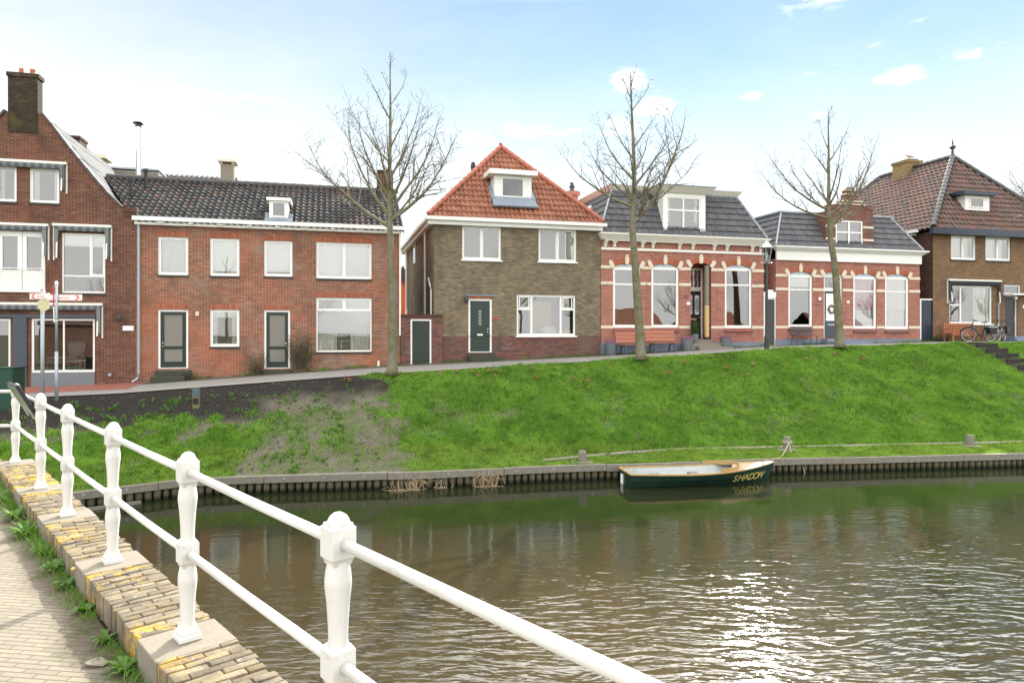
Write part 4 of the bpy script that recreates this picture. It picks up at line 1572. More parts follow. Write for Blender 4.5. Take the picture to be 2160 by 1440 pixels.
H.part(MB().box(a1 - .30, a1 - .12, -.032, .098, b0 + .12, (b0 + b1) / 2 - .105), 'post_board', M['tan'], pto)
H.part(MB().box(a1 - .32, a1 - .10, -.04, .11, b0 + .0, b0 + .115), 'post_foot', M['black'], pto)
st = MB()
zs0 = F(U(1480)) - .4
st.box(a0 - .0, a1 - .0, -.12, .86, zs0, b0 - .004)
st.box(a0 - .25, a1 + .35, -.5, -.12, zs0, b0 - .16)
st.box(a0 - .02, a1 + .62, -.85, -.5, zs0, b0 - .32)
H.part(st, 'doorstep', M['concrete'], bevel=.012)
text('12', .22, M['black'], H.r, (U(1446) - H.off[0], -.012, Zp(1446, 630) - H.off[2]), (R(90), 0, 0), 'house_number', ext=.004)
H.part(MB().box(U(1448), U(1455), -.05, -.003, Zp(1451, 643), Zp(1451, 637)), 'door_bell', M['white'])
for x in (1281, 1364, 1597):
    H.part(MB().box(U(x) - .03, U(x) + .03, -.06, -.023, Zp(x, 602), Zp(x, 597)), 'wall_anchor', M['zinc'])

# --- second: with the brick dormer gable
H, ul, ur, zt, zb, zpl, dep, ops, drc = mansard(
    'gabled_mansard_house', 'low rose brick house with deep white fascia, grey mansard roof and stepped brick dormer gable', 1637, 1940,
    [(1663, 1714, 580, 690), (1800, 1849, 584, 693), (1867, 1917, 585, 694)], (1738, 1777, 581, 713),
    dict(eave=550, plinth=715, rise=.18, bands=(584, 612, 690), sill='sill_plum', adepth=.25,
         win=[dict(blind=(.80, 1)), dict(blind=(.36, 1), bl_mat='pink', low=.36), dict(blind=(.36, 1), low=.36, bl_mat='voile')]))
H5 = H
zf0, zf1 = Zp(1788, 553), Zp(1788, 531)
fa = MB()
fa.box(ul - .03, ur + .03, -.10, -.004, zf0, zf1)
fa.hexa([(ul - .03, -.10, zf1 - .1), (ur + .03, -.10, zf1 - .1), (ur + .03, -.004, zf1 - .1), (ul - .03, -.004, zf1 - .1),
         (ul - .25, -.34, zf1 + .08), (ur + .25, -.34, zf1 + .08), (ur + .25, -.004, zf1 + .08), (ul - .25, -.004, zf1 + .08)])
fa.box(ul - .26, ur + .26, -.35, -.004, zf1 + .08, zf1 + .14)
H.part(fa, 'cornice', M['white'])
ztop = Zp(1765, 455, .9)
ro, p, q = mansard_roof(H, ul, ur, zf1 + .15, ztop, .95, .9, dep, M['tile_slate'])
rc_ = MB()
rc_.box(q[0][0] - .1, q[1][0] + .1, .8, dep - .8, ztop + .02, ztop + .10)
H.part(rc_, 'roof_edge', M['zinc'], ro)
# stepped gable dormer
vd = -.02
wx = (U(1763, vd), U(1820, vd), Zp(1790, 531, vd), Zp(1790, 465, vd))
g0, g1 = U(1743, vd), U(1842, vd)
gz = Zp(1790, 447, vd)
mb = MB()
zlo = zf1 + .12
wall_front(mb, zlo, [(zlo, g0), (gz, g0)], [(zlo, g1), (gz, g1)], [wx], v=vd, rev=.12)
mb.face([(g0, vd, zlo), (g0, vd, gz), (g0, 1.6, gz), (g0, 1.6, zlo)])
mb.face([(g1, vd, zlo), (g1, 1.6, zlo), (g1, 1.6, gz), (g1, vd, gz)])
gm = (g0 + g1) / 2 + .06
steps = [(1.28, 0.0, .12), (.78, .12, .36), (.62, .36, .50), (.34, .50, .85), (.27, .85, 1.05), (.12, 1.05, 1.18)]
for hw_, a, b in steps:
    mb.box(gm - hw_, gm + hw_, vd, .28, gz + a + .002, gz + b)
for s in (-1, 1):
    mb.box(gm + s * 1.15 - .14, gm + s * 1.15 + .14, vd - .03, .3, gz + .122, gz + .32)
H.part(mb, 'dormer_gable', M['brick_gable'], ro)
cpz = MB()
for hw_, a, b in steps[1:]:
    cpz.box(gm - hw_ - .04, gm + hw_ + .04, vd - .05, .32, gz + b + .001, gz + b + .05)
H.part(cpz, 'gable_coping', M['stone_band'], ro)
for y in (478, 505):
    z = Zp(1790, y, vd)
    H.part(MB().box(g0 - .01, wx[0] - .003, vd - .02, .02, z - .05, z + .05), 'stone_band', M['stone_band'], ro)
    H.part(MB().box(wx[1] + .003, g1 + .01, vd - .02, .02, z - .05, z + .05), 'stone_band', M['stone_band'], ro)
H.part(MB().box(wx[0] - .1, wx[1] + .1, 1.5, 1.6, zlo, gz), 'dormer_back', M['interior'], ro)
H.part(MB().box(g0, g1, vd + .01, 1.7, gz - .02, gz + .0), 'dormer_top', M['lead'], ro)
window(H, wx, bars=[('v', .5, 0, 1, .09), ('h', .63, 0, 1, .07)], fw=.08, v=vd + .02, d=.08, sill='white')
# front door
dw = door(H, (drc[0] + .01, drc[1] - .01, drc[2], drc[2] + (drc[3] - drc[2]) * .77), mat='slate', v=.05, style='plain', knob=-1, fw=.06)
tz = drc[2] + (drc[3] - drc[2]) * .77
window(H, (drc[0] + .01, drc[1] - .01, tz + .01, drc[3]), fw=.07, v=.05)
arc = arc_pts(drc[0], drc[1], drc[3], .18, 14)
H.part(MB().prism(arc, lambda x, y, h: (x, h, y), .055, .10), 'fan_panel', m_fan)
a, b = drc[0] + .07, drc[1] - .07
dz0 = drc[2]
H.part(MB().box(a + .12, b - .12, .076, .083, dz0 + .85, tz - .18), 'door_light', M['blind'], dw)
H.part(MB().box(a + .2, b - .2, .07, .083, dz0 + .62, dz0 + .7), 'letter_slot', M['zinc'], dw)
wr = MB()
cx, cz = (a + b) / 2 - .05, dz0 + 1.42
ring_ = [(cx + .17 * math.cos(t), .03, cz + .17 * math.sin(t)) for t in [2 * math.pi * k / 20 for k in range(21)]]
for k in range(40):
    t = random.uniform(0, 6.28)
    rr = random.uniform(.12, .22)
    c_ = Vector((cx + rr * math.cos(t), random.uniform(.0, .06), cz + rr * math.sin(t)))
    d_ = Vector((-math.sin(t), random.uniform(-.5, .5), math.cos(t))) * .07
    wr.tube([c_ - d_, c_, c_ + d_], [.006, .018, .006], 4)
wr.tube(ring_, .03, 6)
wo = wr.build('door_wreath', paint('dry_twigs', (.17, .10, .05), .9, .3, 20), None)
wo.location = Wd(0, 0)
wo.rotation_euler = (0, 0, TH)
tag(wo, 'round brown twig wreath hanging on the slate blue front door', 'wreath')
st = MB()
zs0 = F(U(1757)) - .4
st.box(drc[0] - .15, drc[1] + .15, -.45, -.006, zs0, drc[2] - .03)
st.box(drc[0] - .05, drc[1] + 1.0, -.85, -.45, zs0, drc[2] - .16)
H.part(st, 'doorstep', M['plinth'], bevel=.01)
H.part(MB().box(U(1726), U(1731), -.05, -.003, Zp(1728, 633), Zp(1728, 627)), 'name_plate', M['white'])
H.part(MB().box(U(1786), U(1791), -.03, -.003, Zp(1788, 640), Zp(1788, 634)), 'house_number', M['cream'])


def gate(name, label, x0, x1, y0, y1, mat, v=.9, cap=False):
    """narrow board gate in the passage between two houses, set back by v"""
    H = House(name, label, 'gate', U((x0 + x1) / 2, v))
    rc = RC(x0, x1, y0, y1, v)
    dob = door(H, rc, mat=mat, v=v, style='planks', knob=0, fw=.07)
    h = MB()
    a = rc[0] + .13
    z = rc[2] + (rc[3] - rc[2]) * .45
    if cap:
        h.tube([(a, v + .03, z), (a, v - .03, z), (a + .12, v - .03, z)], .012, 6)
    else:
        a = rc[1] - .12
        h.tube([(a, v + .03, z), (a, v - .03, z), (a - .1, v - .03, z)], .012, 6)
    H.part(h, 'handle', M['steel'], dob)
    if cap:
        c = MB()
        c.box(rc[0] - .02, rc[1] + .02, v - .03, v + .12, rc[3] + .002, rc[3] + .28)
        for q in (.5,):
            uu = rc[0] + (rc[1] - rc[0]) * q
            c.box(uu - .16, uu + .16, v - .03, v + .12, rc[3] + .282, rc[3] + .38)
        H.part(c, 'head_board', M['white'])
    zz = MB()
    zz.box(rc[0] - .02, rc[1] + .02, v - .1, v + .14, F(rc[0]) - .4, rc[2] - .002)
    H.part(zz, 'threshold', M['concrete'])
    return H


gate('passage_gate', 'grey board gate with white frame between the two rose brick houses', 1611, 1637, 628, 727, 'charcoal', .03, True)
gate('passage_gate', 'dark blue plank gate with white frame beside the umber brick house', 1941, 1971, 630, 723, 'navy', .03)

# ================================================================== house: umber brick house at the right edge
ul = U(1968)
ur = ul + 9.0
H = House('umber_brick_house', 'umber brick house at the right edge with steep mottled tile roof and navy gutter', 'house', U(2060))
zb = F(ul) - .6
zt = Zp(2060, 493)
w_u = [RC(2006, 2059, 497, 548), RC(2079, 2132, 499, 550)]
lw = RC(2003, 2093, 603, 683)
dr = RC(2120, 2146, 623, 708)
tw_ = RC(2118, 2153, 601, 621)
dep = 11.5
mb = MB()
wall_front(mb, zb, [(zb, ul), (zt, ul)], [(zb, ur), (zt, ur)], w_u + [lw, dr, tw_])
shell(mb, ul, ur, 0, dep, zb, zt, left=False)
H.part(mb, 'wall', M['brick_umber'])
mb = MB()
shell(mb, ul - .003, ur, 0, dep, zb, zt, right=False, back=False)
sw_ = H.part(mb, 'side_wall', M['brick_dark'])
ov = .3
ez = Zp(2060, 487)
uml = (ul + ur) / 2
A = (uml, 2.95, Zp(2010, 333, 2.95))
Bk = (uml, 8.2, A[2])
e0, e1, e2, e3 = (ul - ov, -ov, ez), (ur + ov, -ov, ez), (ur + ov, dep + ov, ez), (ul - ov, dep + ov, ez)
rf = MB()
tiles(rf, e0, e1, A, A, tw=.30, th=.345, amp=.042, lift=.05)
tiles(rf, e3, e0, A, Bk, tw=.30, th=.345, amp=.042, lift=.05)
tiles(rf, e1, e2, Bk, A, tw=.5, th=.5, amp=.03, lift=.05, n=4)
tiles(rf, e2, e3, Bk, Bk, tw=.5, th=.5, amp=.03, lift=.05, n=4)
ro = H.part(rf, 'roof', M['tile_mixed'])
hp = MB()
for a, b in ((e0, A), (e1, A), (A, Bk), (e3, Bk)):
    hp = ridge_caps(MB(), Vector(a) + Vector((0, 0, .08)), Vector(b) + Vector((0, 0, .08)), .13, .40)
    H.part(hp, 'hip_tiles', M['ridge_dark'], ro)
H.part(MB().lathe([(.14, 0), (.07, .12), (.06, .38), (.16, .46), (.16, .55), (.05, .64), (.035, .8), (.0, 1.0)], (A[0], A[1], A[2] + .1), 12), 'finial', M['ridge_dark'], ro)
cv = 5.6
cm = MB()
zc1 = Zp(1918, 349, cv)
cm.box(uml - .55, uml + .55, cv, cv + 1.1, A[2] - .7, A[2] + .38)
cm.box(uml - .62, uml + .62, cv - .06, cv + 1.16, A[2] + .38, A[2] + .52)
cm.box(uml - .2, uml + .5, cv + .2, cv + .8, A[2] + .52, A[2] + .66)
GULL = (uml + .15, cv + .5, A[2] + .66)
H.part(cm, 'chimney', brick('yellow_brick', (.34, .24, .10), (.22, .16, .08), (.25, .2, .13)), ro)
ft = MB()
ft.box(ul - ov - .12, ur + ov, -ov - .12, -ov + .1, ez - .30, ez + .02)
ft.box(ul - ov - .10, ur + ov - .02, -ov + .1, -.004, ez - .28, ez - .20)
H.part(ft, 'gutter', M['navy'])
sf = MB()
sf.box(ul - ov - .14, ul - ov + .02, .6, dep, ez - .10, ez + .04)
for k in range(5):
    sf.box(ul - ov, ul - .006, 1.0 + k * 2, 1.12 + k * 2, ez - .22, ez - .12)
H.part(sf, 'side_gutter', M['white'])
rooms(H, ul, ur, zb, zt, [F(ul) + .5, Zp(2060, 560)])
for rc in w_u:
    window(H, rc, bars=[('v', .5, 0, 1, .07)], fw=.07, sash=[(0, .48, 0, 1), (.52, 1, 0, 1)], sill='dark', curtain=[(0, .8, 0, 1)])
window(H, lw, bars=[('v', .26, 0, 1, .09), ('h', .49, 0, .26, .07)], fw=.085, sill='white', curtain=[(.62, 1, 0, 1)])
aw = awning(H, 1997, 2108, 590, 640, cloth=m_an, droop=.2)
H.part(MB().tube([(U(2104), -.06, Zp(2104, 642)), (U(2104), -.06, F(ur) + .1)], .035, 8), 'downspout', M['zinc'])
window(H, tw_, fw=.06)
H.part(MB().box(U(2116), U(2175), -.55, .0, Zp(2130, 623), Zp(2130, 620)), 'door_canopy', M['white'])
door(H, dr, mat='black', v=.06, style='plain', knob=1, fw=.06)
H.part(MB().blobby((U(2133), -.25, Zp(2133, 629)), .09, .09, .09, 12, 8), 'porch_globe', M['white'])
st = MB()
st.box(dr[0] - .2, ur, -.7, -.004, F(ur) - .4, dr[2] - .02)
st.box(dr[0] - .4, ur, -1.0, -.7, F(ur) - .4, dr[2] - .18)
H.part(st, 'doorstep', M['plinth'], bevel=.01)
H.part(MB().box(U(2157), U(2160), -.02, -.003, Zp(2158, 650), Zp(2158, 643)), 'house_number', M['white'])
vd = .44
x0, x1 = U(2036, vd), U(2087, vd)
z0, z1 = Zp(2061, 444, vd), Zp(2061, 413, vd)
dm = MB().box(x0, x1, vd, vd + 1.5, z0, z1)
H.part(dm, 'dormer', M['white'], ro)
wx0, wx1, wz0, wz1 = U(2045, vd), U(2074, vd), Zp(2061, 439, vd), Zp(2061, 417, vd)
f = MB()
for (a, b, c, d) in ((wx0, wx0 + .06, wz0, wz1), (wx1 - .06, wx1, wz0, wz1), (wx0 + .06, wx1 - .06, wz0, wz0 + .06), (wx0 + .06, wx1 - .06, wz1 - .06, wz1)):
    f.box(a, b, vd - .04, vd - .003, c, d)
H.part(f, 'dormer_frame', M['white'], ro)
H.part(MB().box(wx0 + .06, wx1 - .06, vd - .02, vd - .004, wz0 + .06, wz1 - .06), 'dormer_pane', M['glass_dark'], ro)
H.part(MB().box(x0 - .4, x1 + .15, vd - .3, vd + 1.6, z1 + .003, z1 + .18), 'dormer_cap', M['navy'], ro)

# ================================================================== ground
Q = [(-13.6, 8.3), (-13.3, 11), (-12.3, 14), (-10.4, 16.28), (-8.57, 17.64), (-7.25, 18.0), (-2.34, 18.7), (1.35, 19.5), (7.9, 20.55), (16.1, 21.55), (24, 22.9), (60, 28.5)]
SU = [-40, -28, -20, -14.5, -11, -9, -3.2, .8, 8, 17, 25.6, 63]
BERM = [.3, .3, .3, .3, .35, .4, .5, .9, 1.9, 2.0, 2.0, 2.0]
QL = np.concatenate([[0], np.cumsum([math.dist(a, b) for a, b in zip(Q[:-1], Q[1:])])])
VS = -3.4


def qp(s):
    return np.array([np.interp(s, QL, [q[0] for q in Q]), np.interp(s, QL, [q[1] for q in Q])])


def bank(s, t):
    """bank surface: s metres along the quay, t from quay (0) to street edge (1)"""
    q = qp(s)
    su = float(np.interp(s, QL, SU))
    e = Wd(su, VS)
    D = math.hypot(e.x - q[0], e.y - q[1])
    b = float(np.interp(s, QL, BERM))
    d = t * D
    ez_ = E(su)
    if d < b:
        z = .43 + .10 * d / b
    else:
        f = (d - b) / (D - b)
        f = f * f * (3 - 2 * f) * .35 + f * .65
        z = .53 + (ez_ - .02 - .53) * f
    return (q[0] + (e.x - q[0]) * t, q[1] + (e.y - q[1]) * t, z)


S_MAX = QL[-1]
NS, NTT = 420, 46
ss_ = np.linspace(0, S_MAX, NS)
tt_ = np.linspace(0, 1, NTT)
BV = np.array([[bank(s, t) for t in tt_] for s in ss_])          # NS x NTT x 3


def lumps(X, Y):
    return (.05 * np.sin(X * 1.7 + 1.3 * np.sin(Y * .9)) * np.sin(Y * 2.1 + X * .4) + .03 * np.sin(X * 4.1 + Y * 3.3) * np.sin(Y * 4.7 - X * 1.2))


fade = np.clip(np.minimum(tt_ / .1, (1 - tt_) / .08), 0, 1)[None, :]
dq_ = np.hypot(BV[:, :, 0] - BV[:, :1, 0], BV[:, :, 1] - BV[:, :1, 1])
bm_ = np.interp(ss_, QL, BERM)[:, None]
BV[:, :, 2] += lumps(BV[:, :, 0], BV[:, :, 1]) * np.minimum(fade, np.clip((dq_ - bm_) / .8, 0, 1))


def vnoise(x, y, seed=0):
    """smooth value noise on numpy arrays"""
    xi, yi = np.floor(x).astype(int), np.floor(y).astype(int)
    xf, yf = x - xi, y - yi
    h = lambda a, b: np.modf(np.abs(np.sin(a * 127.1 + b * 311.7 + seed * 74.7) * 43758.5453))[0]
    u_, v_ = xf * xf * (3 - 2 * xf), yf * yf * (3 - 2 * yf)
    return (h(xi, yi) * (1 - u_) + h(xi + 1, yi) * u_) * (1 - v_) + (h(xi, yi + 1) * (1 - u_) + h(xi + 1, yi + 1) * u_) * v_


def fbm(x, y, seed=0):
    return .5 * vnoise(x, y, seed) + .3 * vnoise(x * 2.1, y * 2.1, seed + 1) + .2 * vnoise(x * 4.3, y * 4.3, seed + 2)


def cover(X, Y, T):
    """grass cover 0..1, and the share of dark soil, on the bank"""
    n = fbm(X * .9, Y * .9, 3)
    n2_ = fbm(X * 2.2, Y * 2.2, 9)
    edge = -5.3 + 2.4 * (1 - T) + (n - .5) * 2.2               # right of this line: lawn
    lawn = np.clip((X - edge) / .7, 0, 1)
    bald = np.clip((n2_ - .57) / .08, 0, 1) * np.clip((.95 - np.abs(T - .5) * 2.2), 0, 1)
    lawn = lawn * (1 - .75 * bald)
    left = np.clip((-7.4 + (n - .5) * 2.5 - X) / 1.0, 0, 1) * np.clip((.60 + (n2_ - .5) * .5 - T) / .15, 0, 1)
    left = left * np.clip((n2_ - .22) / .2, .25, 1)
    weeds = np.clip((n2_ - .60) / .06, 0, 1) * (T < .62) * .28
    thin = .16 * (T < .6) * np.clip((n2_ - .30) / .2, 0, 1)
    g = np.maximum(np.maximum(lawn, left), np.maximum(weeds, thin))
    dark = np.clip((T - .50 + (n - .5) * .45 - np.clip((X + 9) * .05, -.1, .2)) / .2, 0, 1)
    return g, dark


gX, gY = BV[:, :, 0], BV[:, :, 1]
gT = np.broadcast_to(tt_[None, :], gX.shape)
cov, dark = cover(gX, gY, gT)
m_b, t = newmat('bank_soil')
p = t.pos()
a_c = t.node('ShaderNodeAttribute', attribute_name='cover').outputs['Fac']
a_d = t.node('ShaderNodeAttribute', attribute_name='dark').outputs['Fac']
n_1 = t.noise(p, 3.0, 6, .7)
n_2 = t.noise(p, 14, 5, .7)
sand = t.mix(n_1, (.085, .078, .055), (.215, .195, .145))
sand = t.mix(t.ss(n_2, .5, .7), sand, (.055, .05, .038))
peat = t.mix(n_2, (.012, .011, .010), (.050, .045, .040))
soil = t.mix(a_d, sand, peat)
turf = t.mix(n_1, (.030, .060, .010), (.085, .16, .022))
t.out(t.bsdf(t.mix(a_c, soil, turf), .95, t.bump(t.math('ADD', n_2, n_1), .06), spec=.15))
F_ = []
idx = np.arange(NS * NTT).reshape(NS, NTT)
F_ = np.stack([idx[:-1, :-1], idx[1:, :-1], idx[1:, 1:], idx[:-1, 1:]], -1).reshape(-1, 4)
bank_o = npmesh('grass_bank', BV.reshape(-1, 3), F_, m_b, attrs={'cover': cov.ravel(), 'dark': dark.ravel()})
bank_o.data.polygons.foreach_set('use_smooth', [True] * len(bank_o.data.polygons))
kind(bank_o, 'structure')

_flat = BV.reshape(-1, 3)


def ground_at(x, y):
    d = (_flat[:, 0] - x) ** 2 + (_flat[:, 1] - y) ** 2
    k = np.argsort(d)[:4]
    w_ = 1 / (d[k] + 1e-4)
    return float((_flat[k, 2] * w_).sum() / w_.sum())


def bank_hit(px, py):
    """where the photograph's sight line meets the bank"""
    a, b = (px - 1080) / 1440, (700 - py) / 1440
    err = np.abs(_flat[:, 0] - a * _flat[:, 1]) * 3 + np.abs(_flat[:, 2] - (CAMZ + b * _flat[:, 1]))
    k = int(np.argmin(err))
    return Vector(_flat[k])


# --- street and ground behind
m_s, t = newmat('street_paving')
p = t.pos()
fc = t.mapv(p, rot=(0, 0, -TH))
fx, fy, fz = t.sep(fc)
b = t.node('ShaderNodeTexBrick')
t.put(b.inputs['Vector'], t.mapv(p, rot=(0, 0, -TH)))
for k_, v_ in (('Color1', (.27, .255, .24)), ('Color2', (.21, .20, .19)), ('Mortar', (.12, .11, .10))):
    t.put(b.inputs[k_], v_)
b.inputs['Scale'].default_value = 1
b.inputs['Brick Width'].default_value = .21
b.inputs['Row Height'].default_value = .105
b.inputs['Mortar Size'].default_value = .004
n_ = t.noise(p, .7, 6, .65)
c = t.mix(t.math('MULTIPLY', n_, .8), b.outputs['Color'], (.34, .325, .30))
c = t.mix(t.math('MULTIPLY', t.ss(t.noise(p, 2.6, 5, .7), .55, .75), .5), c, (.12, .11, .10))
t.out(t.bsdf(c, .85, t.bump(t.noise(p, 30, 3), .01), spec=.3))
us = np.concatenate([np.linspace(-60, -24, 10), np.linspace(-22, 40, 90), np.linspace(44, 110, 12)])
rows = [VS, -2.3, -1.2, 0.0, .6]
V_, n_r = [], len(rows)
for u in us:
    for r in rows:
        q = Wd(u, r, SG(u, r))
        V_.append(q)
idx = np.arange(len(us) * n_r).reshape(len(us), n_r)
F_ = np.stack([idx[:-1, :-1], idx[1:, :-1], idx[1:, 1:], idx[:-1, 1:]], -1).reshape(-1, 4)
kind(npmesh('street', V_, F_, m_s), 'structure')
m_g, t = newmat('rough_ground')
p = t.pos()
t.out(t.bsdf(t.mix(t.noise(p, .3, 5), (.05, .075, .02), (.12, .11, .07)), .95))
rows = [.6, 12, 60, 1500]
V_ = []
for u in [-1500, -60] + list(np.linspace(-40, 60, 20)) + [110, 1800]:
    for r in rows:
        V_.append(Wd(u, r, SG(u, 0) - .012 if abs(u) < 200 else 2.3))
nU = len(V_) // 4
idx = np.arange(len(V_)).reshape(nU, 4)
F_ = np.stack([idx[:-1, :-1], idx[1:, :-1], idx[1:, 1:], idx[:-1, 1:]], -1).reshape(-1, 4)
kind(npmesh('ground', V_, F_, m_g), 'structure')
# clinker strip along the fronts, red by the shop; pale edging band along the grass
m_p, t = newmat('clinker_strip')
p = t.pos()
b = t.node('ShaderNodeTexBrick')
t.put(b.inputs['Vector'], t.mapv(p, rot=(0, 0, -TH + R(90))))
for k_, v_ in (('Color1', (.15, .115, .085)), ('Color2', (.10, .085, .07)), ('Mortar', (.07, .075, .04))):
    t.put(b.inputs[k_], v_)
b.inputs['Scale'].default_value = 1
b.inputs['Brick Width'].default_value = .2
b.inputs['Row Height'].default_value = .08
b.inputs['Mortar Size'].default_value = .006
gm_ = t.ss(t.noise(p, 1.6, 5, .7), .5, .68)
cc = t.mix(t.math('MULTIPLY', gm_, .6), b.outputs['Color'], (.06, .075, .03))
t.out(t.bsdf(cc, .9, spec=.2))
m_rp, t = newmat('red_clinker')
p = t.pos()
t.out(t.bsdf(t.mix(t.noise(p, 5, 5, .7), (.20, .065, .045), (.34, .13, .09)), .85))


def strip(name, u0, u1, v0, v1, dz, mat, n=40):
    V_ = []
    for k in range(n + 1):
        u = u0 + (u1 - u0) * k / n
        for v in (v0, v1):
            V_.append(Wd(u, v, SG(u, v) + dz))
    idx = np.arange(len(V_)).reshape(n + 1, 2)
    F_ = np.stack([idx[:-1, 0], idx[1:, 0], idx[1:, 1], idx[:-1, 1]], -1)
    return kind(npmesh(name, V_, F_, mat), 'structure')


strip('footpath', -14.2, 40, -.85, .02, .006, m_p, 120)
strip('red_footpath', -40, -14.25, -2.1, .02, .006, m_rp, 60)
m_k, t = newmat('kerb_concrete')
t.out(t.bsdf(t.mix(t.noise(t.pos(), 2.5, 5, .7), (.26, .25, .23), (.42, .40, .37)), .9))
strip('kerb', -16.5, 30, VS - .02, VS + .22, .010, m_k, 120)

# --- water and the bed under it
m_w, t = newmat('canal_water')
p = t.pos()
px_, py_, pz_ = t.sep(p)
wob = t.noise(p, .35, 2, .5)
pw = t.comb(t.math('MULTIPLY', px_, .34), t.math('ADD', py_, t.math('MULTIPLY', wob, .9)), 0.0)
w1_ = t.noise(pw, 6.6, 2, .45, .25)
w2_ = t.noise(t.mapv(pw, rot=(0, 0, .25)), 11.0, 2, .45, .2)
w3_ = t.noise(t.mapv(pw, rot=(0, 0, -.2)), 1.1, 2, .5)
# sheltered and smoother along the quay, open and rippled towards the bridge and to the right
calm = t.math('SUBTRACT', t.math('ADD', py_, t.math('MULTIPLY', t.noise(p, .28, 3), 5.0)), t.math('MULTIPLY', px_, .33))
amp = t.ss(calm, 17.5, 9.0, .06, 1.0)
h = t.math('ADD', t.math('MULTIPLY', w1_, .60), t.math('ADD', t.math('MULTIPLY', w2_, .16), t.math('MULTIPLY', w3_, .55)))
h = t.math('MULTIPLY', h, amp)
nr = t.bump(h, .062, 1.0)
wc = t.mix(t.math('MULTIPLY', t.ss(py_, 17.0, 9.0), t.ss(t.noise(p, .15, 3, .5), .2, .6)), (.015, .019, .008), (.053, .041, .019))
bs = t.node('ShaderNodeBsdfPrincipled')
t.put(bs.inputs['Base Color'], wc)
bs.inputs['Roughness'].default_value = .07
bs.inputs['IOR'].default_value = 1.333
t.put(bs.inputs['Normal'], nr)
t.out(bs.outputs[0])
mb = MB().face([(-200, -200, 0), (300, -200, 0), (300, 60, 0), (-200, 60, 0)])
kind(mb.build('canal_water', m_w, uv=False), 'structure')

# ================================================================== timber quay
quay = thing('timber_quay', 'grey timber quay of round piles under a bolted plank along the canal', 'quay', (1.35, 19.4, 0))
QO = (1.35, 19.4, 0)
m_pile, t = newmat('pile_wood')
p = t.pos()
zz_ = t.sep(p)[2]
n_ = t.noise(t.mapv(p, scale=(14, 14, 1.2)), 1.0, 4, .7)
c = t.mix(n_, (.030, .032, .020), (.17, .145, .085))
c = t.mix(t.ss(zz_, .16, .02), c, (.012, .016, .010))
t.out(t.bsdf(c, .85, t.bump(n_, .02), spec=.2))
qs = [q for q in np.arange(3.0, QL[-2] + 10, .205)]
pos_ = [qp(s) for s in qs]
order = sorted(range(len(qs)), key=lambda i: math.hypot(pos_[i][0], pos_[i][1]) + (0 if pos_[i][0] > -9.5 else 5))
near = set(order[:99])
rest = MB()


def qdir(s):
    a, b_ = qp(s - .15), qp(s + .15)
    d = np.array([b_[0] - a[0], b_[1] - a[1]])
    d /= np.hypot(*d)
    return d, np.array([d[1], -d[0]])      # along, towards the water


for i, s in enumerate(qs):
    d, nrm = qdir(s)
    x, y = pos_[i] + nrm * (.0 + random.uniform(-.015, .015))
    r_ = random.uniform(.075, .095)
    m_ = MB() if i in near else rest
    tp = .30 + random.uniform(-.05, .0)
    m_.lathe([(r_, -.7), (r_ * .97, tp - .02), (r_ * .7, tp)], (x, y, 0), 9)
    if i in near:
        m_.build('pile', m_pile, quay, off=QO, uv=False, smooth=True)
ro_ = rest.build('pile', m_pile, quay, off=QO, uv=False, smooth=True)
ro_['kind'] = 'stuff'
bk = MB()
st_ = np.arange(.2, S_MAX - .5, .6)
for a, b_ in zip(st_[:-1], st_[1:]):
    pa, pb = qp(a), qp(b_)
    na, nb_ = qdir(a)[1] * .10, qdir(b_)[1] * .10
    bk.face([(pa[0] - na[0], pa[1] - na[1], -.8), (pb[0] - nb_[0], pb[1] - nb_[1], -.8), (pb[0] - nb_[0], pb[1] - nb_[1], .425), (pa[0] - na[0], pa[1] - na[1], .425)])
bk.build('sheeting', m_pile, quay, off=QO)
cuts = [2.2, 5.4, 7.4, 10.6, 13.2, 16.4, 19.6, 22.6, 26.0, 30.0, 34.0, 38.0, 43]
# metres along the quay at which one plank ends and the next begins
for a, b_ in zip(cuts[:-1], cuts[1:]):
    m_ = MB()
    n = max(2, int((b_ - a) / .5))
    dz = random.uniform(-.012, .012)
    for k in range(n):
        s0, s1 = a + .008 + (b_ - a - .016) * k / n, a + .008 + (b_ - a - .016) * (k + 1) / n
        (p0, n0), (p1, n1_) = (qp(s0), qdir(s0)[1]), (qp(s1), qdir(s1)[1])
        f = lambda p_, n_, o, z: (p_[0] + n_[0] * o, p_[1] + n_[1] * o, z)
        m_.hexa([f(p0, n0, .12, .26 + dz), f(p1, n1_, .12, .26 + dz), f(p1, n1_, -.16, .26 + dz), f(p0, n0, -.16, .26 + dz),
                 f(p0, n0, .12, .44 + dz), f(p1, n1_, .12, .44 + dz), f(p1, n1_, -.16, .44 + dz), f(p0, n0, -.16, .44 + dz)])
    po = m_.build('plank', M['wood_grey'], quay, off=QO)
    for k in range(3 if a < 24 else 0):
        s = a + (b_ - a) * (k + .5) / 3 + random.uniform(-.2, .2)
        q_, n_ = qp(s), qdir(s)[1]
        bt = MB().tube([(q_[0] + n_[0] * .10, q_[1] + n_[1] * .10, .36 + dz), (q_[0] + n_[0] * .138, q_[1] + n_[1] * .138, .36 + dz)], [.035, .03], 10)
        bt.build('bolt', M['zinc'], po, off=QO)
fb = MB()
for a, b_ in ((8.6, 10.2),):
    p0, p1, n0 = qp(a), qp(b_), qdir((a + b_) / 2)[1]
    f = lambda p_, o, z: (p_[0] + n0[0] * o, p_[1] + n0[1] * o, z)
    fb.hexa([f(p0, .22, -.04), f(p1, .22, -.04), f(p1, .14, -.04), f(p0, .14, -.04), f(p0, .22, .07), f(p1, .22, .07), f(p1, .14, .07), f(p0, .14, .07)])
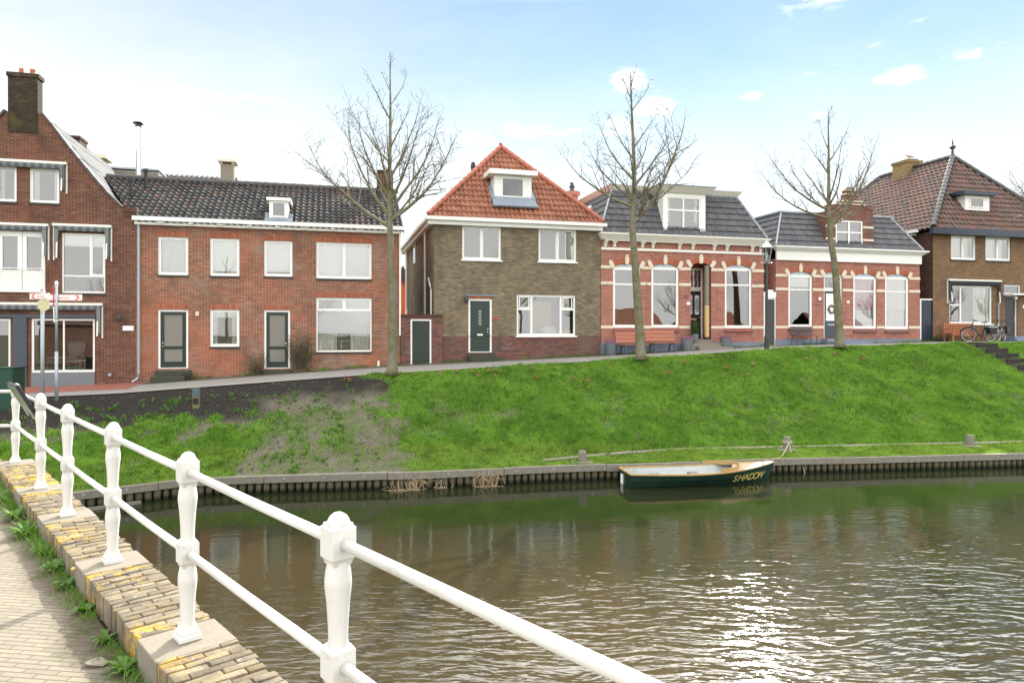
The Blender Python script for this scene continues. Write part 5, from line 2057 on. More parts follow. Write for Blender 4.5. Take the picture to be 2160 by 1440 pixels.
fb.build('fender_board', M['wood_grey'], quay, off=QO)

# concrete path strip on the berm, and mooring posts
mb = MB()
sA, sB = float(np.interp(1.0, [q[0] for q in Q], QL)), QL[-2] + 12
n = 50
for k in range(n):
    s0, s1 = sA + (sB - sA) * k / n, sA + (sB - sA) * (k + 1) / n
    P_ = []
    for s, o in ((s0, 1.32), (s1, 1.32), (s1, 1.58), (s0, 1.58)):
        q_, n_ = qp(s), qdir(s)[1]
        o = o * min(1, .35 + (s - sA) / 6)
        P_.append((q_[0] - n_[0] * o, q_[1] - n_[1] * o, bank(s, .0)[2] + .10 * min(1, o / max(.3, float(np.interp(s, QL, BERM)))) + .035))
    mb.hexa([(x, y, .40) for x, y, z in P_] + P_)
kind(mb.build('towpath', M['concrete']), 'structure')
for (px, py, lb, hh) in ((1230, 972, 'short weathered mooring post with flat top left of the boat', .33),
                         (1660, 949, 'weathered mooring post with rope tied round it beyond the boat bow', .42),
                         (2045, 943, 'weathered mooring post standing alone near the right edge of the quay', .36)):
    g = bank_hit(px, py)
    th_ = thing('mooring_post', lb, 'mooring post', g, 0, 'mooring posts along the quay')
    MB().lathe([(.13, -.3), (.125, hh * .8), (.11, hh), (.0, hh + .01)], (0, 0, 0), 9).build('post', M['wood_grey'], th_)
    MB().box(-.34, .30, -.22, .22, -.2, .03).build('slab', M['concrete'], th_, bevel=.01)
    if px == 1660:
        MPOST = g.copy()

# ================================================================== grass, weeds, flowers (uncountable ground cover)
m_gr, t = newmat('grass_blades')
p = t.pos()
a_t = t.node('ShaderNodeAttribute', attribute_name='tint').outputs['Fac']
n_ = t.noise(p, .8, 4, .6)
c = t.mix(t.ss(n_, .3, .7), (.098, .255, .036), (.225, .435, .075))
c = t.mix(a_t, c, (.34, .38, .10))
c = t.mix(t.math('MULTIPLY', t.ss(t.noise(p, 1.7, 4, .6), .5, .72), .5), c, (.036, .098, .018))
c = t.mix(t.math('MULTIPLY', t.ss(t.noise(p, 5.5, 3, .6), .50, .62), .42), c, (.045, .10, .020))
c = t.mix(t.math('MULTIPLY', t.ss(t.noise(t.mapv(p, loc=(5, 2, 0)), 7.5, 3, .6), .58, .68), .6), c, (.33, .38, .10))
df = t.node('ShaderNodeBsdfDiffuse')
t.put(df.inputs[0], c)
tl = t.node('ShaderNodeBsdfTranslucent')
t.put(tl.inputs[0], t.mix(1.0, c, (1.25, 1.3, .7), 'MULTIPLY'))
mx = t.node('ShaderNodeMixShader')
mx.inputs[0].default_value = .42
t.put(mx.inputs[1], df.outputs[0])
t.put(mx.inputs[2], tl.outputs[0])
t.out(mx.outputs[0])


def blades(P, hgt, wid, lean, name, mat, tint=None):
    """triangular blades at P (n,3)"""
    n = len(P)
    a = rng.uniform(0, 2 * np.pi, n)
    ld = rng.uniform(0, 2 * np.pi, n)
    hx = np.stack([np.cos(a), np.sin(a), np.zeros(n)], 1) * (wid / 2)[:, None]
    tip = P + np.stack([np.cos(ld) * lean, np.sin(ld) * lean, hgt], 1)
    mid = P + np.stack([np.cos(ld) * lean * .32, np.sin(ld) * lean * .32, hgt * .55], 1)
    V = np.concatenate([P - hx, P + hx, mid + hx * .8, tip, mid - hx * .8], 0)
    i = np.arange(n)
    Fq = np.stack([i, i + n, i + 2 * n, i + 4 * n], 1)
    Ft = np.stack([i + 4 * n, i + 2 * n, i + 3 * n, i + 3 * n], 1)
    # quads and tips as triangles
    T = np.concatenate([Fq[:, [0, 1, 2]], Fq[:, [0, 2, 3]], Ft[:, [0, 1, 2]]], 0)
    tt = np.zeros(n) if tint is None else tint
    return npmesh(name, V, T, mat, attrs={'tint': np.tile(tt, 5)})


def bank_points(n, s0, s1, t0=0.0, t1=1.0):
    s = rng.uniform(s0, s1, n)
    tq = rng.uniform(t0, t1, n)
    fi = s / S_MAX * (NS - 1)
    fj = tq * (NTT - 1)
    i, j = np.minimum(fi.astype(int), NS - 2), np.minimum(fj.astype(int), NTT - 2)
    u_, v_ = (fi - i)[:, None], (fj - j)[:, None]
    P = (BV[i, j] * (1 - u_) + BV[i + 1, j] * u_) * (1 - v_) + (BV[i, j + 1] * (1 - u_) + BV[i + 1, j + 1] * u_) * v_
    return P, tq, s


sv0, sv1 = 2.0, float(np.interp(25, [q[0] for q in Q], QL))
# keep the stair cut clear of grass
ST_U, ST_W, ST_N = 21.1, 1.15, 9


def stair_mask(P):
    u = P[:, 0] * CT + (P[:, 1] - FY) * ST
    v = -P[:, 0] * ST + (P[:, 1] - FY) * CT
    return (np.abs(u - ST_U) < ST_W / 2 + .05) & (v > VS - 4.6) & (v < VS + .1)


P, tq, s = bank_points(640000, sv0, sv1)
g, dk = cover(P[:, 0], P[:, 1], tq)
wgt = g * np.clip(.5 + .9 * fbm(P[:, 0] * 1.5, P[:, 1] * 1.5, 5), 0, 1)
keep = rng.uniform(0, 1, len(P)) < wgt
q_off = tq * np.hypot(P[:, 0] * 0 + 8, 0)
keep &= ~stair_mask(P)
D_ = np.array([math.dist(qp(x), Wd(float(np.interp(x, QL, SU)), VS)[:2]) for x in np.linspace(0, S_MAX, 400)])
dist = tq * np.interp(s, np.linspace(0, S_MAX, 400), D_)
sg = np.linspace(0, S_MAX, 400)
qx, qy = np.interp(s, sg, [qp(x)[0] for x in sg]), np.interp(s, sg, [qp(x)[1] for x in sg])
def _nrm(x):
    a_, b__ = qp(x - .15), qp(x + .15)
    d_ = np.array([b__[0] - a_[0], b__[1] - a_[1]])
    d_ /= np.hypot(*d_)
    return d_[1], -d_[0]
nx_, ny_ = np.interp(s, sg, [_nrm(x)[0] for x in sg]), np.interp(s, sg, [_nrm(x)[1] for x in sg])
perp = -((P[:, 0] - qx) * nx_ + (P[:, 1] - qy) * ny_)
s_a = float(np.interp(1.0, [q[0] for q in Q], QL))
po_ = 1.45 * np.minimum(1, .35 + (s - s_a) / 6)
keep &= ~((s > s_a) & (np.abs(perp - po_) < .17) & (rng.uniform(0, 1, len(P)) < .93))
P, tq, dist = P[keep], tq[keep], dist[keep]
long_ = fbm(P[:, 0] * .8, P[:, 1] * .8, 21)
clump = fbm(P[:, 0] * 3.2, P[:, 1] * 3.2, 31)
hg = (.05 + .12 * np.clip((long_ - .3) * 1.6, 0, 1) + .10 * np.clip(clump - .5, 0, .5) * 2) * rng.uniform(.6, 1.25, len(P))
hg *= np.where(dist < 1.2, .55, 1.0)
tint = np.clip(rng.normal(.16, .18, len(P)) + np.where(dist < 1.6, .25, 0), 0, 1)
gr_o = blades(P, hg, rng.uniform(.012, .024, len(P)), hg * rng.uniform(.2, .9, len(P)), 'grass', m_gr, tint)
kind(gr_o, 'stuff')
gr_o['label'] = 'bright green spring grass covering the sloping canal bank'
gr_o['category'] = 'grass'
# broad-leaved weeds on the soil
m_wd, t = newmat('weed_leaves')
p = t.pos()
c = t.mix(t.noise(p, 3, 3), (.035, .10, .012), (.11, .23, .03))
df = t.node('ShaderNodeBsdfPrincipled')
t.put(df.inputs['Base Color'], c)
df.inputs['Roughness'].default_value = .45
tl = t.node('ShaderNodeBsdfTranslucent')
t.put(tl.inputs[0], t.mix(1.0, c, (1.5, 1.6, .6), 'MULTIPLY'))
mx = t.node('ShaderNodeMixShader')
mx.inputs[0].default_value = .4
t.put(mx.inputs[1], df.outputs[0])
t.put(mx.inputs[2], tl.outputs[0])
t.out(mx.outputs[0])
P, tq, s = bank_points(16000, sv0, sv1, .02, .97)
n2_ = fbm(P[:, 0] * 2.2, P[:, 1] * 2.2, 9)
keep = (rng.uniform(0, 1, len(P)) < np.clip((n2_ - .45) / .12, .03, 1) * np.where(P[:, 0] < -5, .30, .05)) & (tq < .86)
keep &= ~stair_mask(P)
P = P[keep]
P = np.repeat(P, 5, 0) + rng.normal(0, .04, (len(P) * 5, 3)) * [1, 1, .1]
hh = rng.uniform(.06, .16, len(P))
wd_o = blades(P, hh, rng.uniform(.03, .06, len(P)), hh * rng.uniform(.5, 1.5, len(P)), 'weeds', m_wd)
kind(wd_o, 'stuff')
wd_o['label'] = 'scattered broad-leaved weeds growing on the dark bare soil'
wd_o['category'] = 'weeds'
# clods on the bare soil
P, tq, s = bank_points(9000, sv0, sv1, .02, .99)
g, dk = cover(P[:, 0], P[:, 1], tq)
P = P[(g < .4) & (rng.uniform(0, 1, len(P)) < .35 + .65 * dk)]
n = len(P)
r_ = rng.uniform(.015, .05, n) * np.where(rng.uniform(0, 1, n) < .06, 1.8, 1.0)
ax = np.array([(1, 0, 0), (0, 1, 0), (-1, 0, 0), (0, -1, 0), (0, 0, .8), (0, 0, -.3)])
V_ = P[:, None, :] + ax[None] * r_[:, None, None] * rng.uniform(.5, 1.4, (n, 6, 1))
tri = np.array([(0, 1, 4), (1, 2, 4), (2, 3, 4), (3, 0, 4), (1, 0, 5), (2, 1, 5), (3, 2, 5), (0, 3, 5)])
F_ = (np.arange(n)[:, None, None] * 6 + tri[None]).reshape(-1, 3)
m_cl, t = newmat('soil_clod')
t.out(t.bsdf(t.mix(t.noise(t.pos(), 6, 4, .7), (.022, .020, .017), (.13, .12, .095)), .95))
co_ = npmesh('soil_clods', V_.reshape(-1, 3), F_, m_cl)
kind(co_, 'stuff')
co_['label'] = 'dark crumbly clods lying on the bare soil of the bank'
co_['category'] = 'soil'
# moss and grass fringe along the foot of the fronts
n = 5000
uu = rng.uniform(-14, 27, n)
Pf = np.array([Wd(u, -.02 - abs(rng.normal(0, .05)), F(u) + .0) for u in uu])
keep = fbm(uu * 1.3, uu * 0, 4) > .47
Pf = Pf[keep]
hh = rng.uniform(.03, .12, len(Pf))
fo = blades(Pf, hh, rng.uniform(.015, .03, len(Pf)), hh * .6, 'grass_fringe', m_gr)
kind(fo, 'stuff')
fo['label'] = 'thin grass and moss fringe at the foot of the house fronts'
fo['category'] = 'grass'

# red and pink spring flowers: small clumps of leaves with blooms
m_fl = paint('pink_red_petals', (.36, .10, .075), .6, .25, 8)
m_fl2 = paint('pale_pink_petals', (.36, .19, .13), .6, .2, 8)


def flower_clump(name, mats):
    r_ = thing(name, '', 'flowers')
    lf = MB()
    for k in range(12):
        a = random.uniform(0, 6.28)
        d = Vector((math.cos(a), math.sin(a), 0))
        o = d * random.uniform(.0, .07)
        s_ = Vector((-d.y, d.x, 0)) * .014
        h_ = random.uniform(.12, .22)
        m_ = o + d * h_ * .35 + Vector((0, 0, h_ * .7))
        t_ = o + d * h_ * .8 + Vector((0, 0, h_))
        lf.face([o - s_, o + s_, m_ + s_, m_ - s_])
        lf.face([m_ - s_, m_ + s_, t_])
    lf.build('leaves', m_wd, r_, uv=False)
    for k in range(3):
        bl = MB()
        a = random.uniform(0, 6.28)
        o = Vector((math.cos(a) * .09, math.sin(a) * .09, random.uniform(.15, .23)))
        bl.tube([(o.x * .5, o.y * .5, 0), o], .005, 4)
        for j in range(5):
            b = 2 * math.pi * j / 5
            bl.blobby((o.x + .018 * math.cos(b), o.y + .018 * math.sin(b), o.z + .025), .022, .022, .042, 5, 4)
        bl.build('bloom', mats, r_, uv=False, smooth=True)
    return r_


fl_all = [(725, 812), (880, 822), (735, 800), (930, 797), (975, 795), (1000, 792), (1005, 800), (1003, 805), (1035, 790), (1050, 788), (1095, 804), (1130, 804),
            (1128, 782), (1150, 785), (1215, 803), (1165, 783), (925, 808), (965, 792), (1040, 800), (1250, 776), (1290, 772), (1320, 788), (1385, 780),
            (1410, 792), (1445, 770), (1470, 776), (1500, 768), (1530, 782), (1555, 765), (1590, 772), (1640, 760), (1690, 752), (1700, 765), (1760, 750),
            (1810, 748), (1815, 755), (1825, 762), (1850, 740), (1700, 740), (1580, 790), (1350, 800), (1240, 810), (1660, 780)]
fl_spots = [q for i, q in enumerate(fl_all) if i % 3 != 1]
lab_r = 'small clump of red spring flowers in the grass near the street edge'
lab_p = 'small clump of pale pink faded flowers in the grass near the street edge'
fr_ = flower_clump('flower_clump', m_fl)
fp_ = flower_clump('flower_clump', m_fl2)
done = {0: False, 1: False}
for i, (x, y) in enumerate(fl_spots):
    g = bank_hit(x, y)
    k = 1 if (i % 3 == 2 or x > 1500 and i % 2) else 0
    src, lb = ((fr_, lab_r), (fp_, lab_p))[k]
    sc_ = random.uniform(.5, .85)
    if not done[k]:
        done[k] = True
        o = src
        o.location = g
        o.scale = (sc_,) * 3
    else:
        o = dup(src, g, random.uniform(0, 6.28), None, sc_)
    o['label'] = lb
    o['group'] = ('red flower clumps on the bank', 'pale pink flower clumps on the bank')[k]

# dark timber stairs cut into the bank
stt = thing('bank_stairs', 'dark timber steps cut into the grass bank at the right edge', 'stairs', Wd(ST_U, VS, E(ST_U)), TH)
for k in range(ST_N):
    v0 = VS - .05 - k * .48
    zc = ground_at(*Wd(ST_U, v0 - .24)[:2]) + .05
    off = (ST_U, VS, E(ST_U))
    b = MB().box(ST_U - ST_W / 2, ST_U + ST_W / 2, v0 - .50, v0, zc - .45, zc)
    st1 = b.build('step', m_b if False else paint('stair_soil', (.10, .095, .07), .95, .3, 5), stt, off=off)
    r_ = MB().box(ST_U - ST_W / 2 - .03, ST_U + ST_W / 2 + .03, v0 - .56, v0 - .502, zc - .42, zc + .015)
    r_.build('riser_board', paint('dark_timber', (.022, .018, .015), .8, .3, 6), st1, off=off)
lp = MB()
pv = strip('stair_landing', ST_U - .9, ST_U + .5, VS - .05, VS + .3, .014, m_p, 6)

# ================================================================== bridge: paving, parapet, railing
DK = CAMZ - 1.57 - .155          # paving level
CP = CAMZ - 1.57                 # top of the parapet
LD = Vector((-.675, .738, 0)).normalized()
LN = Vector((LD.y, -LD.x, 0))    # towards the water
L0 = Vector((-.594, 2.33, 0))
CORN = L0 + LD * 7.98
m_pv, t = newmat('paver_bricks')
p = t.pos()
b = t.node('ShaderNodeTexBrick')
t.put(b.inputs['Vector'], t.mapv(p, rot=(0, 0, R(8))))
for k_, v_ in (('Color1', (.245, .218, .168)), ('Color2', (.19, .17, .132)), ('Mortar', (.12, .105, .08))):
    t.put(b.inputs[k_], v_)
b.inputs['Scale'].default_value = 1
b.inputs['Brick Width'].default_value = .19
b.inputs['Row Height'].default_value = .044
b.inputs['Mortar Size'].default_value = .0045
b.inputs['Mortar Smooth'].default_value = .4
n_ = t.noise(p, 1.3, 6, .65)
n2_ = t.noise(p, 26, 5, .7)
c = t.mix(t.math('MULTIPLY', t.ss(n2_, .5, .8), .4), b.outputs['Color'], (.15, .13, .10))
c = t.mix(t.math('MULTIPLY', n_, .35), c, (.33, .295, .235))
# grit and moss gathered along the foot of the parapet
sx_, sy_, sz_ = t.sep(p)
dd_ = t.math('ADD', t.math('MULTIPLY', t.math('SUBTRACT', sx_, L0.x), -LN.x), t.math('MULTIPLY', t.math('SUBTRACT', sy_, L0.y), -LN.y))
dd_ = t.math('ADD', dd_, t.math('ADD', t.math('MULTIPLY', t.math('SUBTRACT', t.noise(p, 2.2, 5, .65), .5), .38), t.math('MULTIPLY', t.math('SUBTRACT', n2_, .5), .22)))
gr_ = t.ss(dd_, .50, .26)
grit = t.mix(t.noise(p, 17, 5, .7), (.055, .046, .033), (.16, .13, .095))
grit = t.mix(t.ss(t.noise(p, 4.1, 5, .7), .52, .66), grit, (.05, .065, .02))
c = t.mix(gr_, c, grit)
hh_ = t.math('ADD', t.math('SUBTRACT', 1.0, b.outputs['Fac']), t.math('MULTIPLY', n2_, .5))
t.out(t.bsdf(c, .88, t.bump(hh_, .007), spec=.25))
A_ = L0 + LD * -14 - LN * .15
B_ = CORN - LN * .15 + Vector((0, -.1, 0))
mb = MB()
mb.face([(A_.x, A_.y, DK), (B_.x, B_.y, DK), (B_.x - 14, B_.y, DK), (A_.x - 14, A_.y, DK)])
kind(mb.build('bridge_paving', m_pv), 'structure')
PST = [-1.80 * 2, -1.80, 0, 1.585, 3.17, 4.755, 6.13, 7.98]       # posts along the line
par = thing('bridge_parapet', 'low brick bridge parapet with lichen spotted coping and pale concrete pads', 'parapet', (L0.x, L0.y, DK))
PO = (L0.x, L0.y, DK)
WDT = .19


def fr3(s, o, z):
    q = L0 + LD * s + LN * o
    return (q.x, q.y, z)


m_cb, t = newmat('coping_brick')
p = t.pos()
n_ = t.noise(p, 7, 5, .7)
oi = t.node('ShaderNodeAttribute', attribute_name='tint').outputs['Fac']
c = t.mix(oi, (.14, .12, .09), (.27, .23, .17))
c = t.mix(t.ss(n_, .45, .75), c, (.10, .085, .065))
li = t.ss(t.noise(p, 6.5, 6, .75, .6), .49, .56)
reg = t.ss(t.noise(p, 1.1, 3, .5), .40, .62)
c = t.mix(t.math('MULTIPLY', li, t.math('ADD', .10, t.math('MULTIPLY', reg, .8))), c, t.mix(t.noise(p, 20, 3), (.42, .24, .03), (.62, .42, .06)))
c = t.mix(t.math('MULTIPLY', t.ss(t.noise(t.mapv(p, loc=(3, 1, 0)), 9, 5, .7), .6, .68), .5), c, (.42, .40, .34))
t.out(t.bsdf(c, .92, t.bump(t.noise(p, 60, 4, .7), .008), spec=.2))


def coping(sA, sB, name='coping', frame=fr3):
    V, Fc, tn = [], [], []
    s = sA
    row = 0
    while s < sB - .02:
        st = min(random.uniform(.052, .062), sB - s)
        row += 1
        ed = (-WDT + random.uniform(-.006, .006), WDT + random.uniform(-.012, .012))
        cu = [random.uniform(-.02, .02)] if row % 2 else [-.10 + random.uniform(-.015, .015), .095 + random.uniform(-.015, .015)]
        cu = [ed[0]] + cu + [ed[1]]
        for (a, b_) in [(x + .003, y - .003) for x, y in zip(cu[:-1], cu[1:])]:
            if b_ - a < .03:
                continue
            h = CP + random.uniform(-.008, .003)
            i = len(V)
            g = .0035
            tl = random.uniform(-.003, .003)
            V += [frame(s + g, a, DK), frame(s + st - g, a, DK), frame(s + st - g, b_, DK), frame(s + g, b_, DK),
                  frame(s + g, a, h + tl), frame(s + st - g, a, h + tl), frame(s + st - g, b_, h - tl), frame(s + g, b_, h - tl)]
            tn += [random.random()] * 8
            Fc += [[i + q for q in f] for f in ((3, 2, 1, 0), (4, 5, 6, 7), (0, 1, 5, 4), (1, 2, 6, 5), (2, 3, 7, 6), (3, 0, 4, 7))]
        s += st
    V = np.array(V) - np.array(PO)
    o = npmesh(name, V, Fc, m_cb, par, attrs={'tint': tn})
    bv = o.modifiers.new('bevel', 'BEVEL')
    bv.width = .005
    bv.segments = 2
    return o


BW = .17
core = MB()
core.hexa([fr3(-8, -WDT + .012, -1.2), fr3(8.15, -WDT + .012, -1.2), fr3(8.15, WDT - .02, -1.2), fr3(-8, WDT - .02, -1.2),
           fr3(-8, -WDT + .012, CP - .013), fr3(8.15, -WDT + .012, CP - .013), fr3(8.15, WDT - .02, CP - .013), fr3(-8, WDT - .02, CP - .013)])
lc = CORN
fl_ = lambda s, o, z: (CORN.x - s, CORN.y + o, z)
core.hexa([fl_(.1, -WDT, -1.2), fl_(10, -WDT, -1.2), fl_(10, WDT, -1.2), fl_(.1, WDT, -1.2), fl_(.1, -WDT, CP - .013), fl_(10, -WDT, CP - .013), fl_(10, WDT, CP - .013), fl_(.1, WDT, CP - .013)])
core.build('masonry', brick('parapet_brick', (.17, .13, .09), (.11, .085, .06), (.14, .12, .09), patch=(.06, .065, .03), bw=.2, rh=.06), par, off=PO)
prev = -8.0
pads = []
for s in PST + [8.25]:
    coping(prev, s - BW if s < 8.2 else 8.1) if s - BW - prev > .05 else None
    if s < 8.2:
        pb = MB().hexa([fr3(s - BW, -WDT - .004, DK - .02), fr3(s + BW, -WDT - .004, DK - .02), fr3(s + BW, WDT, DK - .02), fr3(s - BW, WDT, DK - .02),
                        fr3(s - BW, -WDT - .004, CP), fr3(s + BW, -WDT - .004, CP), fr3(s + BW, WDT, CP), fr3(s - BW, WDT, CP)])
        pb.build('concrete_pad', M['concrete'], par, off=PO, bevel=.006)
    prev = s + BW
coping(.3, 9, frame=fl_)

rail = thing('bridge_railing', 'white painted iron bridge railing with turned posts and two round rails', 'railing', (L0.x, L0.y, CP))
RO = (L0.x, L0.y, CP)


def post_mesh(frame):
    """turned post; square blocks carry the rails"""
    mb = MB()
    q = math.sqrt(2)

    def sq(prof):
        mb.lathe([(r * q, z) for r, z in prof], (0, 0, 0), 4, math.pi / 4)
    sq([(.056, 0), (.056, .022), (.049, .030), (.048, .045), (.040, .058), (.034, .085)])
    vase = lambda z0, z1, m0: [(.037, z0), (.033, z0 + .02), (.0345, z0 + (z1 - z0) * .25), (.039, z0 + (z1 - z0) * .5), (.046, z0 + (z1 - z0) * m0), (.046, z0 + (z1 - z0) * (m0 + .07)), (.043, z1 - .035), (.038, z1 - .01), (.037, z1)]
    mb.lathe(vase(.080, .392, .72), (0, 0, 0), 20)
    sq([(.034, .388), (.038, .402), (.0445, .412), (.0445, .512), (.039, .520), (.034, .53)])
    mb.lathe(vase(.525, .825, .72), (0, 0, 0), 20)
    sq([(.033, .815), (.038, .832), (.045, .842), (.045, .948), (.038, .952), (.038, .962)])
    mb.lathe([(.040, .955), (.038, .968), (.029, .985), (.014, .996), (.0, .999)], (0, 0, 0), 16)
    return mb


pm = post_mesh(None)
first = None
spots = [(L0 + LD * s) for s in PST] + [CORN + Vector((-1.7, 0, 0)), CORN + Vector((-3.4, 0, 0))]
ang = math.atan2(LD.y, LD.x)
for i, q in enumerate(spots):
    if first is None:
        o = pm.build('post', M['rail_white'], rail, uv=False)
        o.data.polygons.foreach_set('use_smooth', [len(pm.f[k]) == 4 and False for k in range(len(pm.f))])
        sm = [False] * len(o.data.polygons)
        for pl_ in o.data.polygons:
            if abs(pl_.normal.z) < .9 and pl_.area < .00035:
                sm[pl_.index] = True
        o.data.polygons.foreach_set('use_smooth', sm)
        bv = o.modifiers.new('bevel', 'BEVEL')
        bv.width = .003
        bv.segments = 2
        bv.angle_limit = R(50)
        first = o
    else:
        o = first.copy()
        C.objects.link(o)
        o.parent = rail
    o.location = (q.x - RO[0], q.y - RO[1], random.uniform(-.003, .003))
    o.scale = (1, 1, .957)
    o.rotation_euler = (random.uniform(-.006, .006), random.uniform(-.006, .006), ang)
for zr in (.856, .442):
    for a, b_ in zip(spots[:-1], spots[1:]):
        mb = MB().tube([(a.x, a.y, CP + zr), ((a.x + b_.x) / 2, (a.y + b_.y) / 2, CP + zr - .003), (b_.x, b_.y, CP + zr)], .0195, 16)
        mb.build('rail', M['rail_white'], rail, off=RO, smooth=True, uv=False)

# information panel clamped on the railing by the corner
ps = L0 + LD * 6.55
ip = thing('information_panel', 'tilted glass information panel with black edge clamped to the far railing', 'panel', (ps.x, ps.y, CP + .80), ang)
tl = Matrix.Rotation(R(28), 4, 'X')
bx = MB().box(-.33, .33, -.018, .018, -.21, .21)
fr_o = bx.build('backing', M['black'], ip, bevel=.004)
gx = MB().box(-.31, .31, .019, .026, -.19, .19)
gl_o = gx.build('panel_face', paint('panel_print', (.22, .24, .22), .25, .35, 9), ip)
for o in (fr_o, gl_o):
    o.rotation_euler = (R(-28), 0, 0)
    o.location = (0, .085, .05)
MB().bar((0, .02, -.12), (0, .08, .05), .05, .03).build('bracket', M['black'], ip)

# weeds rooted in the gutter along the parapet
m_lf, t = newmat('gutter_weed_leaf')
p = t.pos()
c = t.mix(t.noise(p, 12, 3), (.045, .13, .016), (.16, .30, .04))
df = t.node('ShaderNodeBsdfPrincipled')
t.put(df.inputs['Base Color'], c)
df.inputs['Roughness'].default_value = .4
tl_ = t.node('ShaderNodeBsdfTranslucent')
t.put(tl_.inputs[0], t.mix(1.0, c, (1.6, 1.6, .5), 'MULTIPLY'))
mx = t.node('ShaderNodeMixShader')
mx.inputs[0].default_value = .4
t.put(mx.inputs[1], df.outputs[0])
t.put(mx.inputs[2], tl_.outputs[0])
t.out(mx.outputs[0])


def rosette(n, ln, w_, rise, seed):
    rr = random.Random(seed)
    mb = MB()
    for k in range(n):
        a = rr.uniform(0, 6.28)
        d = Vector((math.cos(a), math.sin(a), 0))
        sd_ = Vector((-d.y, d.x, 0))
        L_ = ln * rr.uniform(.5, 1.1)
        up = rise * rr.uniform(.4, 1.3)
        pts = []
        for j in range(6):
            f = j / 5
            c_ = d * (L_ * f) + Vector((0, 0, up * math.sin(f * 2.2) * L_))
            c_ += sd_ * (.15 * L_ * f * f * rr.uniform(-1, 1))
            ww = w_ * (.25 + 1.3 * math.sin(min(f * 1.15, 1) * 2.9)) * (1 + .35 * ((j % 2) - .5)) if j < 5 else 0.001
            pts.append((c_, ww))
        for (c0, w0), (c1, w1) in zip(pts[:-1], pts[1:]):
            nz = Vector((0, 0, .25))
            mb.face([c0, c1, c1 + sd_ * w1 + nz * w1, c0 + sd_ * w0 + nz * w0])
            mb.face([c0, c0 - sd_ * w0 + nz * w0, c1 - sd_ * w1 + nz * w1, c1])
    return mb


weeds = [(.22, .10, 'leafy weed at the parapet foot lowest in the frame', 22, .13), (.52, .05, 'small upright yellow green weed beside the nearest whole post pad', 9, .12), (.80, .13, 'large bright green dandelion in front of the nearest whole post', 40, .17),
         (1.25, .07, 'dark spreading dandelion at the parapet foot', 30, .15), (1.75, .06, 'low leafy weed halfway between two nearer posts', 26, .13), (2.2, .05, 'tangle of small weeds beside a loose stone', 24, .11), (2.75, .05, 'round leaved plantain against the parapet', 12, .10),
         (3.3, .05, 'weed with one yellow flower by the parapet', 22, .12), (3.75, .06, 'weed tuft with stray long leaves in the gutter', 24, .14), (4.25, .06, 'pale weed tuft beside the third post pad', 22, .14), (4.9, .08, 'dense long leaved tuft near the second pad from the corner', 46, .22),
         (5.6, .08, 'broad bright weed patch close to the corner of the parapet', 36, .22), (6.5, .1, 'leafy green patch at the far bend of the gutter', 36, .24)]
for i, (s, o, lb, n, ln) in enumerate(weeds):
    q = fr3(s, -WDT - o, DK + .004)
    th_ = thing('gutter_weed', lb, 'weed', q, 0, 'weeds along the parapet foot')
    rosette(int(n * 1.3), ln * .78, .007 if n > 12 else .014, .5, 40 + i).build('leaves', m_lf, th_, uv=False)
    if 'yellow flower' in lb:
        MB().blobby((.03, .02, .12), .018, .018, .012, 8, 5).build('bloom', M['gold'], th_)
# thin grass in the same joint
n = 3800
s = rng.uniform(-4, 7.9, n)
k = fbm(s * 1.6, s * 0, 14)
s = s[k > .42]
Pq = np.array([fr3(x, -WDT - abs(rng.normal(0, .055)) - .01, DK + .003) for x in s])
hh = rng.uniform(.015, .07, len(Pq)) * (1 + 1.0 * (s > 4))
go = blades(Pq, hh, rng.uniform(.003, .007, len(Pq)), hh * .8, 'joint_grass', m_lf)
kind(go, 'stuff')
go['label'] = 'thin grass and moss in the joint along the parapet'
go['category'] = 'grass'
stn = MB().blobby((0, 0, .012), .06, .04, .016, 8, 5, .2)
q = fr3(1.95, -WDT - .14, DK)
so_ = stn.build('loose_stone', M['concrete'])
so_.location = q
tag(so_, 'flat grey loose stone lying in the gutter weeds', 'stone')

# ================================================================== trees
m_bk, t = newmat('mossy_bark')
p = t.coord('Object')
n_ = t.noise(t.mapv(p, scale=(1, 1, .35)), 16, 5, .7)
c = t.mix(n_, (.085, .075, .055), (.29, .26, .20))
ms_ = t.ss(t.noise(p, 2.4, 5, .7), .42, .62)
c = t.mix(t.math('MULTIPLY', ms_, .75), c, t.mix(n_, (.065, .075, .016), (.16, .165, .045)))
lc_ = t.ss(t.noise(p, 13, 4, .6), .62, .68)
c = t.mix(t.math('MULTIPLY', lc_, .6), c, (.34, .34, .29))
t.out(t.bsdf(c, .9, t.bump(n_, .03), spec=.2))
m_tw, t = newmat('twig_bark')
p = t.coord('Object')
t.out(t.bsdf(t.mix(t.noise(p, 3, 3), (.085, .066, .044), (.19, .155, .095)), .6, spec=.4))


